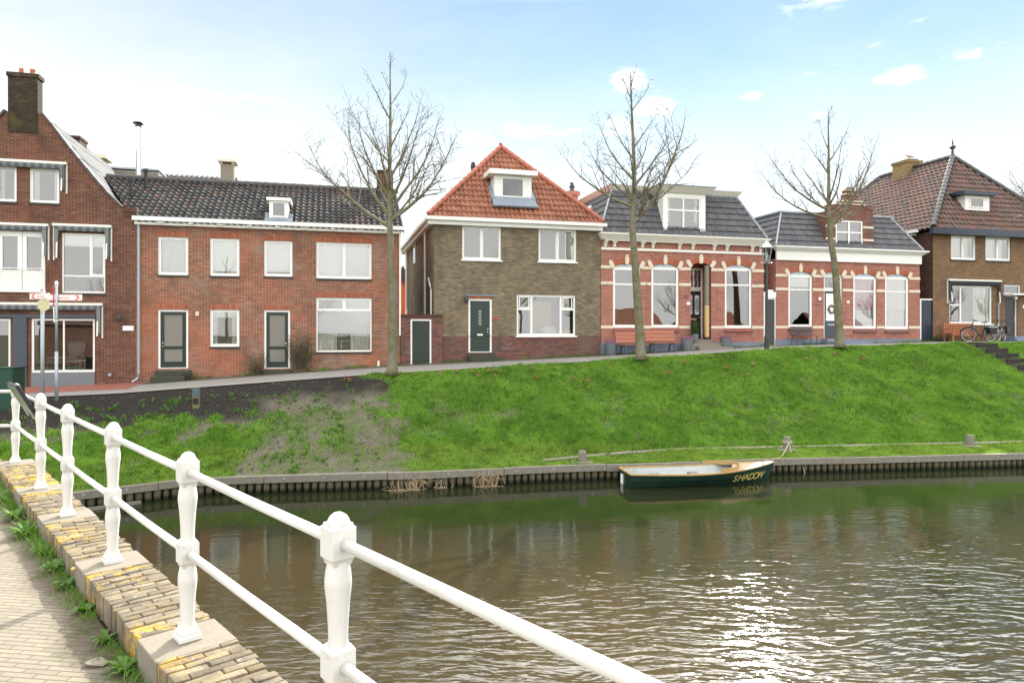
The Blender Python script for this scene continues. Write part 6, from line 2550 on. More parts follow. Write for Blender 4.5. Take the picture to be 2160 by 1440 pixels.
def grow(name, label, loc, H_, r0, fork, crown, seed, bend, limbs, lean=(0, 0), nprim=22):
    """bare street tree: trunk with leader, limbs, branches, twigs and buds"""
    rr = random.Random(seed)
    root = thing(name, label, 'tree', loc, 0, 'bare street trees along the canal edge')
    tr = MB()
    pts, rad = [], []
    n = 16
    for k in range(n + 1):
        f = k / n
        x = bend(f)
        pts.append(Vector((x[0] + lean[0] * f, x[1] + lean[1] * f, H_ * f)))
        fr_ = r0 * (1 - .38 * f / fork) if f < fork else r0 * .60 * (1 - (f - fork) / (1 - fork)) ** .9 * .8 + .012
        if k == 0:
            fr_ = r0 * 1.5
        rad.append(fr_)
    pts.insert(1, pts[0].lerp(pts[1], .25))
    rad.insert(1, r0 * 1.12)
    tr.tube(pts, rad, 14)
    tr.build('trunk', m_bk, root, uv=False, smooth=True)
    at = lambda z: pts[min(max(range(len(pts)), key=lambda i: -abs(pts[i].z - z)), len(pts) - 1)]

    def trunk_at(z):
        for a, b_, ra, rb in zip(pts[:-1], pts[1:], rad[:-1], rad[1:]):
            if a.z <= z <= b_.z:
                f = (z - a.z) / (b_.z - a.z)
                return a.lerp(b_, f), ra + (rb - ra) * f
        return pts[-1], rad[-1]
    big, tw = MB(), MB()

    def twig(p, d, L, r, lv):
        n = max(2, int(L / .16))
        q = [p.copy()]
        dd = d.normalized()
        for k in range(n):
            dd = (dd + Vector((rr.uniform(-.2, .2), rr.uniform(-.2, .2), rr.uniform(-.08, .17)))).normalized()
            q.append(q[-1] + dd * (L / n))
        tw.tube(q, [max(.0035, r * (1 - .75 * k / n)) for k in range(n + 1)], 3 if r < .012 else 5, cap=False)
        for k in range(1, n + 1):
            if lv < 2 and rr.random() < (.62 if lv == 0 else .5):
                s_ = Vector((rr.uniform(-1, 1), rr.uniform(-1, 1), rr.uniform(-.35, .7))).normalized()
                twig(q[k], (dd * .55 + s_ * .8), L * rr.uniform(.28, .55), r * .55, lv + 1)
            if rr.random() < .8:
                o = q[k] + Vector((rr.uniform(-.015, .015), rr.uniform(-.015, .015), rr.uniform(-.01, .02)))
                b_ = .011 * rr.uniform(.7, 1.4)
                i = len(tw.v)
                tw.v += [(o.x, o.y, o.z - b_ * 1.7), (o.x + b_, o.y, o.z), (o.x - b_ * .5, o.y + b_ * .86, o.z), (o.x - b_ * .5, o.y - b_ * .86, o.z), (o.x, o.y, o.z + b_ * 1.7)]
                for f in ((0, 2, 1), (0, 3, 2), (0, 1, 3), (4, 1, 2), (4, 2, 3), (4, 3, 1)):
                    tw.f.append(tuple(i + x for x in f))
                    tw.mi.append(0)

    def limb(z, a, el_, L, r, droop=0.0):
        p, rt_ = trunk_at(z)
        d = Vector((math.cos(a) * math.cos(el_), math.sin(a) * math.cos(el_), math.sin(el_)))
        n = max(4, int(L / .28))
        q = [p]
        for k in range(n):
            f = k / n
            d = (d + Vector((rr.uniform(-.10, .10), rr.uniform(-.10, .10), rr.uniform(-.04, .09) + (.055 if f > .15 else 0) - droop * f * .12))).normalized()
            q.append(q[-1] + d * (L / n))
        rs = [max(.008, r * (1 - .82 * (k / n) ** .8)) for k in range(n + 1)]
        big.tube(q, rs, 7, cap=False)
        for k in range(1, n + 1):
            f = k / n
            for rep in range(2 if f > .25 else 1):
                if rr.random() < (.35 if f < .3 else .62):
                    dd = (q[k] - q[k - 1]).normalized()
                    s_ = Vector((rr.uniform(-1, 1), rr.uniform(-1, 1), rr.uniform(-.35, .8))).normalized()
                    twig(q[k], dd * .8 + s_ * .75, L * rr.uniform(.22, .46) * (1.05 - .4 * f), max(.006, rs[k] * .55), 0)
        twig(q[-1], d, L * .22, rs[-1], 0)
    for (zf_, adeg, eldeg, L, r) in limbs:
        limb(H_ * zf_, R(adeg), R(eldeg), L, r)
    for k in range(nprim):
        f = (k + .5) / nprim
        zf_ = fork + (.97 - fork) * f
        a = k * 2.39996 + rr.uniform(-.4, .4)
        L = crown * (.95 * (1 - f) ** .75 + .13) * rr.uniform(.75, 1.1)
        el_ = R(rr.uniform(28, 44) + 28 * f)
        limb(H_ * zf_, a, el_, L, .045 * (1 - .7 * f) + .008, .15 * (1 - f))
    cr = big.build('crown', m_bk, root, uv=False, smooth=True)
    tw.build('twigs', m_tw, cr, uv=False)
    return root


def tree_spot(px, v=-3.7):
    u = U(px, v)
    return Wd(u, v, E(u) - .04)


l1 = tree_spot(827)
k1 = l1.y / 1440
T1 = grow('bare_street_tree', 'tallest bare tree, mossy trunk standing before the long orange terrace', l1, (790 - 128) * k1, .178, .47, 2.75, 11,
          lambda f: (.03 * math.sin(f * 9) + (-.1 * f + .0), .05 * math.sin(f * 7)),
          [(.47, 172, 27, 4.0, .075), (.49, 8, 36, 3.7, .08), (.50, 160, 48, 3.8, .07), (.52, 25, 48, 3.6, .07), (.56, 200, 55, 2.9, .06), (.55, 340, 48, 2.9, .06), (.60, 175, 64, 2.9, .05), (.62, 5, 62, 2.8, .05)], nprim=11)
l2 = tree_spot(1352)
k2 = l2.y / 1440
T2 = grow('bare_street_tree', 'bare tree with bent lichen covered trunk before the bracketed mansard house', l2, (758 - 150) * k2, .19, .50, 2.6, 23,
          lambda f: (np.interp(f, [0, .1, .33, .47, .58, .7, 1], [0, -.05, -.22, -.36, -.26, -.28, -.42]), .04 * math.sin(f * 8)),
          [(.475, 12, 42, 4.1, .11), (.53, 172, 20, 3.3, .065), (.55, 190, 40, 2.6, .055), (.60, 20, 48, 2.7, .06), (.62, 160, 48, 2.4, .05), (.58, 75, 45, 2.0, .05), (.57, 265, 40, 2.0, .05)], nprim=11)
l3 = tree_spot(1772)
k3 = l3.y / 1440
T3 = grow('bare_street_tree', 'bare tree leaning left before the slate blue door of the gabled mansard house', l3, (728 - 232) * k3, .178, .50, 2.6, 37,
          lambda f: (np.interp(f, [0, .1, .34, .47, .58, .7, 1], [0, -.04, -.18, -.42, -.50, -.50, -.52]), .05 * math.sin(f * 6)),
          [(.55, 170, 12, 3.3, .06), (.585, 176, 26, 3.3, .06), (.50, 10, 48, 4.0, .085), (.56, 20, 40, 2.7, .06), (.62, 150, 50, 2.0, .045), (.6, 280, 40, 2.0, .05), (.6, 80, 40, 2.0, .05)], nprim=9)
q4 = Wd(24.95, -3.7, E(24.95) - .04)
T4 = dup(T1, q4, R(200), 'bare tree at the right edge, only its branches reaching into view', .9)

# ================================================================== street lamp
u = U(1617, -3.15)
lp = thing('street_lamp', 'green black lamp post with glazed lantern at the grass edge', 'street lamp', Wd(u, -3.15, E(u) - .02), TH)
LY = Wd(u, -3.15).y / 1440
Hl = (741 - 510) * LY
mb = MB()
mb.lathe([(.10, 0), (.10, .55), (.085, .60), (.07, .66), (.062, 1.1), (.055, Hl * .72), (.045, Hl * .80)], (0, 0, 0), 14)
mb.lathe([(.07, Hl * .775), (.07, Hl * .79)], (0, 0, 0), 12)
mb.build('pole', paint('lamp_pole_paint', (.022, .030, .024), .4, .15, 4), lp, uv=False)
mb = MB()
mb.tube([(-.24, 0, Hl * .795), (.24, 0, Hl * .795)], .014, 8)
for s in (-1, 1):
    mb.blobby((s * .25, 0, Hl * .795), .03, .03, .03, 8, 6)
mb.build('ladder_bar', M['steel'], lp, uv=False)
z0, z1 = Hl * .80, Hl * .93
lg = MB()
r0, r1 = .12, .205
q = math.pi / 4
for k in range(4):
    a = q + k * math.pi / 2
    a2 = a + math.pi / 2
    p0, p1 = (r0 * math.cos(a), r0 * math.sin(a), z0 + .06), (r1 * math.cos(a), r1 * math.sin(a), z1)
    p2, p3 = (r0 * math.cos(a2), r0 * math.sin(a2), z0 + .06), (r1 * math.cos(a2), r1 * math.sin(a2), z1)
    lg.bar(p0, p1, .022, .022)
    lg.bar(p1, p3, .025, .03)
    lg.bar(p0, p2, .022, .022)
lg.lathe([(.06, z0), (.12, z0 + .05), (.12, z0 + .06)], (0, 0, 0), 12)
lo = lg.build('lantern', M['galv'], lp, uv=False)
gp_ = MB()
for k in range(4):
    a = q + k * math.pi / 2
    a2 = a + math.pi / 2
    P = lambda r, t, z: (r * math.cos(t) * .97, r * math.sin(t) * .97, z)
    gp_.face([P(r0, a, z0 + .07), P(r0, a2, z0 + .07), P(r1, a2, z1 - .01), P(r1, a, z1 - .01)])
gp_.build('pane', M['lamp_glass'], lo, uv=False)
MB().lathe([(.04, z0 + .1), (.055, z0 + .2), (.055, z0 + .34), (.03, z0 + .42)], (0, 0, 0), 10).build('bulb', M['blind'], lo, uv=False, smooth=True)
MB().lathe([(.27, z1), (.24, z1 + .05), (.13, z1 + .17), (.08, z1 + .20), (.06, z1 + .25), (.02, z1 + .28), (.02, z1 + .33), (0, z1 + .35)], (0, 0, 0), 20).build('lamp_cap', M['steel'], lo, uv=False, smooth=True)


# ================================================================== benches
def plank_bench(name, label, u0, u1, v, mat, leg):
    uc = (u0 + u1) / 2
    th_ = thing(name, label, 'bench', Wd(uc, v, SG(uc, v)), TH, 'red brown benches by the bracketed house')
    L = (u1 - u0) / 2
    s = MB()
    for k in range(3):
        s.box(-L, L, -.30 + k * .145, -.165 + k * .145, .42, .455)
    s.build('seat', mat, th_, bevel=.004)
    b = MB()
    for k in range(3):
        z, y = .50 + k * .165, .16 + k * .045
        b.hexa([(-L, y, z), (L, y, z), (L, y + .035, z - .008), (-L, y + .035, z - .008), (-L, y + .042, z + .152), (L, y + .042, z + .152), (L, y + .077, z + .144), (-L, y + .077, z + .144)])
    b.build('backrest', mat, th_, bevel=.004)
    for sx in (-L + .25, L - .25):
        f = MB()
        f.bar((sx, -.24, .415), (sx, -.28, 0), .05, .05)
        f.bar((sx, .16, .415), (sx, .28, 0), .05, .05)
        f.bar((sx, -.28, .40), (sx, .24, .40), .05, .05)
        f.bar((sx, .17, .40), (sx, .34, .97), .05, .04)
        f.build('leg_frame', leg, th_)
    return th_


plank_bench('plank_bench', 'red brown plank bench behind the bent tree trunk', U(1303, -.75), U(1364, -.75), -.75, M['bench_red'], M['slate'])
plank_bench('plank_bench', 'red brown plank bench between the bent tree trunk and a heather pot', U(1365, -.75), U(1428, -.75), -.75, M['bench_red'], M['slate'])
u0, u1 = U(1676, -.45), U(1718, -.45)
uc = (u0 + u1) / 2
th_ = thing('metal_bench', 'small slate grey metal bench under the window of the gabled mansard house', 'bench', Wd(uc, -.45, SG(uc, -.45)), TH)
L = (u1 - u0) / 2
b = MB()
b.bar((-L, .2, .5), (L, .2, .5), .03, .03)
b.bar((-L - .03, .26, .86), (L + .03, .26, .86), .03, .03)
for k in range(16):
    b.bar((-L + 2 * L * k / 15, .2, .5), (-L + 2 * L * k / 15, .26, .86), .025, .01)
b.build('backrest', M['slate'], th_)
MB().box(-L, L, -.2, .2, .44, .47).build('seat', M['slate'], th_, bevel=.006)
for sx in (-1, 1):
    for y in (-.18, .2):
        MB().bar((sx * L * .92, y, .44), (sx * L, y * 1.15, 0), .025, .025).build('leg', M['slate'], th_)
# slatted teak bench by the umber house
u0, u1 = U(1999, -.7), U(2062, -.7)
uc = (u0 + u1) / 2
th_ = thing('teak_bench', 'orange brown slatted teak garden bench under the awning window', 'bench', Wd(uc, -.7, SG(uc, -.7)), TH)
L = (u1 - u0) / 2
s = MB()
for k in range(5):
    s.box(-L + .03, L - .03, -.28 + k * .10, -.20 + k * .10, .40, .43)
s.build('seat', M['teak'], th_)
b = MB()
b.bar((-L, .26, .88), (L, .26, .88), .035, .09)
b.bar((-L, .22, .48), (L, .22, .48), .035, .06)
n = 18
for k in range(n):
    x = -L + .08 + (2 * L - .16) * k / (n - 1)
    b.bar((x, .22, .5), (x, .26, .85), .05, .016)
b.build('backrest', M['teak'], th_)
for sx in (-L + .03, L - .03):
    MB().bar((sx, .22, 0), (sx, .27, .93), .06, .06).build('leg', M['teak'], th_)
    MB().bar((sx, -.28, 0), (sx, -.28, .64), .06, .06).build('leg', M['teak'], th_)
    MB().bar((sx, -.34, .655), (sx, .26, .655), .07, .03).build('armrest', M['teak'], th_)
MB().bar((-L, -.28, .36), (L, -.28, .36), .03, .07).build('apron', M['teak'], th_)

# ================================================================== planters
m_hea, t = newmat('heather_bloom')
p = t.coord('Object')
t.out(t.bsdf(t.mix(t.noise(p, 30, 3), (.16, .06, .10), (.42, .20, .30)), .8))


def planter(label, px, v, r_, h_, kind_, z=None, py=None):
    u = U(px, v)
    base = Wd(u, v, SG(u, v) if z is None else z)
    th_ = thing('planter', label, 'planter', base, 0)
    mb = MB()
    mb.lathe([(r_ * .82, 0), (r_ * .92, h_ * .4), (r_, h_), (r_ * .93, h_), (r_ * .88, h_ - .06), (0, h_ - .06)], (0, 0, 0), 20, cap=False)
    mb.build('pot', M['pot'], th_, smooth=False, uv=False)
    pl = MB()
    rr = random.Random(int(px))
    if kind_ == 'heather':
        for k in range(130):
            a, q = rr.uniform(0, 6.28), r_ * .95 * math.sqrt(rr.random())
            o = Vector((q * math.cos(a), q * math.sin(a), h_ - .06))
            pl.tube([o, o + Vector((rr.uniform(-.06, .06), rr.uniform(-.06, .06), rr.uniform(.12, .24)))], [.014, .005], 4)
        pl.build('heather', m_hea, th_, uv=False)
    else:
        for k in range(46):
            a, q = rr.uniform(0, 6.28), rr.uniform(0, r_ * 1.1)
            o = Vector((q * math.cos(a) * .5, q * math.sin(a) * .5, h_ - .06))
            e_ = o + Vector((math.cos(a) * q, math.sin(a) * q, rr.uniform(.25, .72)))
            pl.tube([o, o.lerp(e_, .5) + Vector((0, 0, .05)), e_], [.006, .005, .003], 4)
            for j in range(7):
                c_ = o.lerp(e_, rr.uniform(.25, 1)) + Vector((rr.uniform(-.05, .05),) * 2 + (rr.uniform(-.04, .04),))
                d = Vector((rr.uniform(-1, 1), rr.uniform(-1, 1), rr.uniform(-.4, .6))).normalized() * .055
                s_ = d.cross(Vector((0, 0, 1))).normalized() * .02
                pl.face([c_ - d, c_ + s_, c_ + d, c_ - s_])
        so_ = pl.build('shrub', m_wd, th_, uv=False)
        fl = MB()
        for k in range(5):
            fl.blobby((rr.uniform(-.2, .2), rr.uniform(-.15, .15), h_ + rr.uniform(.45, .72)), .03, .03, .03, 6, 4)
        fl.build('bloom', m_fl2, th_, uv=False)
    return th_


planter('grey pot of pink heather at the left corner of the bracketed house', 1289, -.4, .27, .52, 'heather')
planter('grey pot of pink heather between the plank bench and the porch steps', 1449, -.55, .26, .50, 'heather')
planter('grey pot of pink heather on the right of the porch steps', 1531, -.5, .25, .46, 'heather', )
planter('tall grey pot with green rose bush on the porch steps', 1466, -.3, .17, .36, 'rose', z=F(U(1466)) + .36)

# ================================================================== bicycles
m_tyre = paint('tyre_rubber', (.015, .015, .015), .7, .2, 10)
m_rim = paint('rim_alloy', (.55, .55, .53), .3, .1, 5, metal=.7)


def torus(mb, c, R_, r_, ax, n=28, m_=6):
    e1 = Vector((0, 0, 1))
    e2 = Vector(ax).cross(e1).normalized()
    pts = [Vector(c) + (e1 * math.cos(2 * math.pi * k / n) + e2 * math.sin(2 * math.pi * k / n)) * R_ for k in range(n + 1)]
    mb.tube(pts, r_, m_, cap=False)


def bicycle(label, loc, rz, frame_mat, steer, bag_mat, bag2):
    root = thing('bicycle', label, 'bicycle', loc, rz, 'bicycles by the umber house')

    def wheel(cx, rot):
        ax = Vector((math.sin(rot), math.cos(rot), 0))
        t_ = MB()
        torus(t_, (cx, 0, .345), .335, .022, ax)
        w_ = t_.build('wheel', m_tyre, root, uv=False, smooth=True)
        r_ = MB()
        torus(r_, (cx, 0, .345), .31, .012, ax, 28, 5)
        r_.build('rim', m_rim, w_, uv=False)
        s_ = MB()
        e2 = ax.cross(Vector((0, 0, 1)))
        for k in range(16):
            a = 2 * math.pi * k / 16
            s_.tube([Vector((cx, 0, .345)) + ax * (.03 if k % 2 else -.03), Vector((cx, 0, .345)) + (Vector((0, 0, 1)) * math.cos(a) + e2 * math.sin(a)) * .31], .0025, 3)
        s_.tube([Vector((cx, 0, .345)) - ax * .05, Vector((cx, 0, .345)) + ax * .05], .025, 8)
        s_.build('spokes', m_rim, w_, uv=False)
        g_ = MB()
        pts = [Vector((cx, 0, .345)) + (Vector((0, 0, 1)) * math.cos(a) + e2 * math.sin(a)) * .375 for a in [(-1.25 + 2.4 * k / 12) for k in range(13)]]
        g_.tube(pts, .022, 5)
        g_.build('mudguard', M['black'], root, uv=False)
    wheel(-.55, steer)
    wheel(.55, 0)
    f = MB()
    bb = (.12, 0, .29)
    hd0, hd1 = (-.40, 0, .62), (-.33, 0, .92)
    f.tube([hd0, (-.18, 0, .42), bb], .028, 8)
    f.tube([hd1, hd0], .024, 8)
    f.tube([bb, (.24, 0, .72)], .02, 8)
    f.tube([bb, (.55, .05, .345)], .012, 6)
    f.tube([bb, (.55, -.05, .345)], .012, 6)
    f.tube([(.22, 0, .66), (.55, .05, .345)], .010, 6)
    f.tube([(.22, 0, .66), (.55, -.05, .345)], .010, 6)
    s, c = math.sin(steer), math.cos(steer)
    for o in (.05, -.05):
        f.tube([(-.40, 0, .62), (-.45 + o * s, o * c, .60), (-.55 + o * s, o * c, .345)], .014, 6)
    f.build('frame', frame_mat, root, uv=False, smooth=True)
    h = MB()
    h.tube([(-.33, 0, .92), (-.31, 0, 1.06)], .018, 8)
    for o in (1, -1):
        h.tube([(-.31, 0, 1.06), (-.34 + .10 * o * s, .12 * o * c, 1.09), (-.26 + .22 * o * s, .27 * o * c, 1.06), (-.12 + .22 * o * s, .30 * o * c, 1.02)], .013, 6)
    h.build('handlebar', M['black'], root, uv=False, smooth=True)
    MB().blobby((-.42, 0, .80), .04, .035, .04, 8, 6).build('headlight', M['black'], root, uv=False)
    sd_ = MB()
    sd_.hexa([(.10, -.03, .93), (.36, -.09, .94), (.36, .09, .94), (.10, .03, .93), (.10, -.025, .97), (.36, -.08, 1.0), (.36, .08, 1.0), (.10, .025, .97)])
    sd_.tube([(.24, 0, .72), (.26, 0, .94)], .014, 8)
    sd_.build('saddle', M['black'], root, uv=False, bevel=.015)
    rk = MB()
    rk.box(.30, .80, -.07, .07, .73, .745)
    for o in (.06, -.06):
        rk.tube([(.62, o, .735), (.55, o, .345)], .008, 5)
    rk.build('carrier', M['black'], root, uv=False)
    for o in (1, -1):
        b = MB()
        y0, y1 = (.085, .20) if o > 0 else (-.20, -.085)
        b.hexa([(.40, y0, .40), (.72, y0, .40), (.72, y1, .40), (.40, y1, .40), (.36, y0, .74), (.78, y0, .74), (.78, y1, .74), (.36, y1, .74)])
        bo = b.build('pannier', bag_mat, root, bevel=.025)
        MB().hexa([(.34, y0 - .006, .70), (.80, y0 - .006, .70), (.80, y1 + .006, .70), (.34, y1 + .006, .70), (.34, y0, .765), (.80, y0, .765), (.80, y1, .765), (.34, y1, .765)]).build('flap', bag2, bo, bevel=.012)
    pd = MB()
    pd.tube([(bb[0], -.08, bb[2]), (bb[0] + .12, -.09, bb[2] - .12)], .010, 5)
    pd.tube([(bb[0], .08, bb[2]), (bb[0] - .12, .09, bb[2] + .12)], .010, 5)
    torus(pd, (bb[0], .05, bb[2]), .08, .008, (0, 1, 0), 14, 4)
    pd.build('crank', M['black'], root, uv=False)
    pd = MB().bar((.2, .12, .30), (.30, .22, .01), .015, .015)
    pd.build('kickstand', M['black'], root, uv=False)
    return root


u = U(2066, -1.5)
bicycle('black bicycle with grey topped panniers parked in front of the teak bench', Wd(u, -1.5, SG(u, -1.5)), TH - R(12), M['black'], R(38), M['black'], paint('grey_flap', (.30, .34, .36), .6))
u = U(2110, -1.15)
bicycle('silver framed bicycle with dark panniers parked beside the umber house door', Wd(u, -1.15, SG(u, -1.15)), TH + R(24), m_rim, R(20), M['black'], M['black'])

# ================================================================== rowing boat
bc = ((3.14 + 7.56) / 2, (19.0 + 19.73) / 2)
boat = thing('rowing_boat', 'dark green wooden rowing boat with varnished gunwale and lettered bow moored at the quay', 'boat', (bc[0], bc[1], 0), math.atan2(.73, 4.42))
LB = 4.48
stn_ = []
for k in range(15):
    f = k / 14
    x = -LB / 2 + LB * f
    bm = .50 + .15 * math.sin(min(f / .45, 1) * math.pi / 2) if f < .45 else .65 * max(0.015, (1 - ((f - .45) / .55) ** 2.2))
    sh = .37 - .035 * math.sin(f * math.pi) + .125 * max(0, (f - .4) / .6) ** 1.6
    wl = (.80 - .25 * f) * bm
    rake = 0.0 if f < .8 else (f - .8) / .2
    stn_.append((x, bm, sh, wl, rake))


def hull_pts(st_, inset=0.0, up=0.0):
    x, bm, sh, wl, rk = st_
    bm = max(.006, bm - inset)
    wl = max(.004, wl - inset)
    xs = x - rk * .0
    return [(x, bm, sh), (x - rk * .06, (bm * .62 + wl * .38) * 1.01, sh * .55), (x - rk * .16, wl, .02), (x - rk * .26, wl * .72, -.10 + up), (x - rk * .3, .0, -.16 + up)]


def loft(mb, inset, up, s0=0, s1=14):
    for side in (1, -1):
        for a, b_ in zip(range(s0, s1), range(s0 + 1, s1 + 1)):
            A, B = hull_pts(stn_[a], inset, up), hull_pts(stn_[b_], inset, up)
            for j in range(len(A) - 1):
                q_ = [A[j], B[j], B[j + 1], A[j + 1]]
                mb.face([(p_[0], p_[1] * side, p_[2]) for p_ in (q_ if side < 0 else q_[::-1])])


hl = MB()
loft(hl, 0, 0)
A = hull_pts(stn_[0])
hl.face([(p_[0], p_[1], p_[2]) for p_ in A] + [(p_[0], -p_[1], p_[2]) for p_ in A[-2::-1]])
m_hull = paint('hull_green', (.012, .036, .026), .28, .15, 2.5, dirt=((.10, .13, .11), .25))
ho = hl.build('hull', m_hull, boat, smooth=False)
il = MB()
loft(il, .045, .10, 0, 11)
A = hull_pts(stn_[0], .045, .10)
il.face([(p_[0] + .04, p_[1], p_[2]) for p_ in A] + [(p_[0] + .04, -p_[1], p_[2]) for p_ in A[-2::-1]])
il.build('inner_lining', paint('boat_inside', (.40, .43, .43), .5, .12, 3, dirt=((.14, .13, .10), .5)), boat)
m_var = paint('varnished_wood', (.42, .28, .12), .35, .15, 5)
gw = MB()
for side in (1, -1):
    for a, b_ in zip(stn_[:-1], stn_[1:]):
        pa, pb = Vector((a[0], side * (a[1] - .012), a[2] + .012)), Vector((b_[0], side * (b_[1] - .012), b_[2] + .012))
        d = (pb - pa) * .02
        gw.bar(pa - d, pb + d, .075, .035)
gw.bar((stn_[0][0] + .01, -stn_[0][1], stn_[0][2] + .012), (stn_[0][0] + .01, stn_[0][1], stn_[0][2] + .012), .06, .036)
gw.build('gunwale', m_var, boat)
dk = MB()
f0 = 9
for a, b_ in zip(range(9, 14), range(10, 15)):
    sa, sb = stn_[a], stn_[b_]
    for side in (1, -1):
        ca, cb = .05 * sa[1] / .6, .05 * sb[1] / .6
        q_ = [(sa[0], 0, sa[2] + .03 + ca), (sb[0], 0, sb[2] + .03 + cb), (sb[0], side * (sb[1] - .03), sb[2] + .02), (sa[0], side * (sa[1] - .03), sa[2] + .02)]
        if a == 9:
            q_[0] = (sa[0] + .42, 0, (sa[2] + sb[2]) / 2 + .06)
        dk.face(q_ if side < 0 else q_[::-1])
dk.build('foredeck', paint('foredeck_ply', (.36, .25, .14), .5, .12, 4), boat)
cmg = MB()
pts = []
for k in range(13):
    a = math.pi * k / 12
    pts.append((stn_[8][0] + .02 + .78 * math.sin(a) * (1 if True else 0), .60 * math.cos(a), stn_[9][2] + .065 + .03 * math.sin(a)))
for p0, p1 in zip(pts[:-1], pts[1:]):
    cmg.bar(p0, p1, .03, .10)
cmg.build('coaming', m_var, boat)
for x, w_ in ((-1.2, .50), (-.05, .54)):
    MB().box(x - .13, x + .13, -w_, w_, .16, .19).build('thwart', M['wood_grey'], boat, bevel=.004)
MB().hexa([(-LB / 2 - .03, .12, -.02), (-LB / 2 - .005, .12, -.02), (-LB / 2 - .005, .28, -.02), (-LB / 2 - .03, .28, -.02), (-LB / 2 - .03, .12, .26), (-LB / 2 - .005, .12, .26), (-LB / 2 - .005, .28, .26), (-LB / 2 - .03, .28, .26)]).build('motor_pad', M['blind'], boat)
MB().box(-LB / 2 + .3, .5, -.32, .32, -.02, .012).build('floor_boards', M['wood_grey'], boat)
# name on the near bow: laid letter by letter on the planking
txt = 'SHADOW'
for k, chs in enumerate(txt):
    f = (.655 + .245 * (k + .5) / len(txt)) * 14
    i0 = int(f)
    fr = f - i0
    P_ = lambda i: hull_pts(stn_[i])
    top = Vector(P_(i0)[0]).lerp(Vector(P_(i0 + 1)[0]), fr)
    mid = Vector(P_(i0)[1]).lerp(Vector(P_(i0 + 1)[1]), fr)
    low = Vector(P_(i0)[2]).lerp(Vector(P_(i0 + 1)[2]), fr)
    tan = (Vector(P_(i0 + 1)[1]) - Vector(P_(i0)[1])).normalized()
    for q_ in (top, mid, low, tan):
        q_.y *= -1
    upv = (top - low).normalized()
    xv = (tan - upv * tan.dot(upv)).normalized()
    nv = xv.cross(upv).normalized()
    if nv.y > 0:
        nv = -nv
    xv = upv.cross(nv)
    lt = text(chs, .30, M['gold'], boat, (0, 0, 0), (0, 0, 0), 'letter', shear=.25)
    c_ = low.lerp(mid, .40) + nv * .03
    lt.matrix_local = Matrix(((xv.x, upv.x, nv.x, c_.x), (xv.y, upv.y, nv.y, c_.y), (xv.z, upv.z, nv.z, c_.z), (0, 0, 0, 1)))
rp = MB()
bw = boat.location + Vector((math.cos(boat.rotation_euler.z), math.sin(boat.rotation_euler.z), 0)) * (LB / 2 - .05) + Vector((0, 0, .62))
e_ = MPOST + Vector((0, -.13, .25))
pts = [bw.lerp(e_, f) - Vector((0, 0, .22 * math.sin(math.pi * f))) for f in [k / 8 for k in range(9)]]
rp.tube(pts, .014, 6)
for k in range(3):
    torus(rp, (MPOST.x, MPOST.y, MPOST.z + .24 + k * .025), .137, .014, (0, 1, 0)) if False else rp.tube([(MPOST.x + .137 * math.cos(a), MPOST.y + .137 * math.sin(a), MPOST.z + .23 + k * .026) for a in [2 * math.pi * j / 14 for j in range(15)]], .013, 5)
rp.tube([e_, e_ + Vector((-.05, -.3, -.30)), e_ + Vector((-.02, -1.0, -.42)), e_ + Vector((.02, -1.12, -.75))], .012, 6)
tag(rp.build('mooring_rope', M['rope'], None, uv=False), 'pale mooring rope from the boat bow to the tied post', 'rope')

# ================================================================== dead reeds at the quay
rsets = [('small group of bent dead reeds farthest left at the quay', [(826, 1036, 3), (842, 1034, 4), (850, 1033, 4)]),
         ('spiky clump of bent straw reeds in the middle of the dead reeds', [(862, 1033, 8), (872, 1032, 9), (880, 1032, 7), (890, 1031, 4)]),
         ('thin open group of folded reeds between two denser clumps', [(925, 1029, 4), (945, 1028, 5)]),
         ('dense tallest clump of dead reeds beside the quay bolts', [(1005, 1026, 5), (1022, 1026, 12), (1032, 1026, 12), (1042, 1025, 5)])]
for lb, items in rsets:
    c0 = None
    mb = MB()
    rr = random.Random(len(lb))
    for (px, py, n) in items:
        z = CAMZ * 1440 / (py - 700)
        base = Vector(((px - 1080) / 1440 * z, z, 0))
        c0 = c0 or base
        tall = 1.35 if px > 1015 else 1.0
        for k in range(n):
            o = base + Vector((rr.uniform(-.14, .14), rr.uniform(-.12, .08), -.02))
            a = rr.uniform(0, 6.28)
            l1_ = rr.uniform(.14, .40) * tall
            k1_ = o + Vector((math.cos(a) * l1_ * .45, math.sin(a) * l1_ * .2, l1_))
            if rr.random() < .65:
                a2 = a + rr.uniform(-.8, .8)
                l2_ = rr.uniform(.15, .42)
                k2_ = k1_ + Vector((math.cos(a2) * l2_, math.sin(a2) * l2_ * .3, rr.uniform(-.32, -.02)))
                k2_.z = max(k2_.z, .0)
                mb.tube([o, k1_, k2_], [.007, .006, .005], 5)
            else:
                mb.tube([o, k1_], [.007, .004], 5)
            if rr.random() < .35:
                q_ = o + Vector((rr.uniform(-.4, .4), rr.uniform(-.2, .1), .03))
                mb.tube([o + Vector((0, 0, .04)), q_], [.006, .005], 5)
    o = mb.build('dead_reeds', M['reed'], None, off=(c0.x, c0.y, 0), uv=False)
    o.location = (c0.x, c0.y, 0)
    tag(o, lb, 'reeds', 'dead reeds along the quay')

# ================================================================== signposts by the railing corner
def at_ground(px, py, z):
    """point at height z on the sight line through a pixel"""
    Y = (CAMZ - z) * 1440 / (py - 700)
    return Vector(((px - 1080) / 1440 * Y, Y, z))


m_sgn = paint('sign_white', (.78, .77, .74), .4, .03, 4)


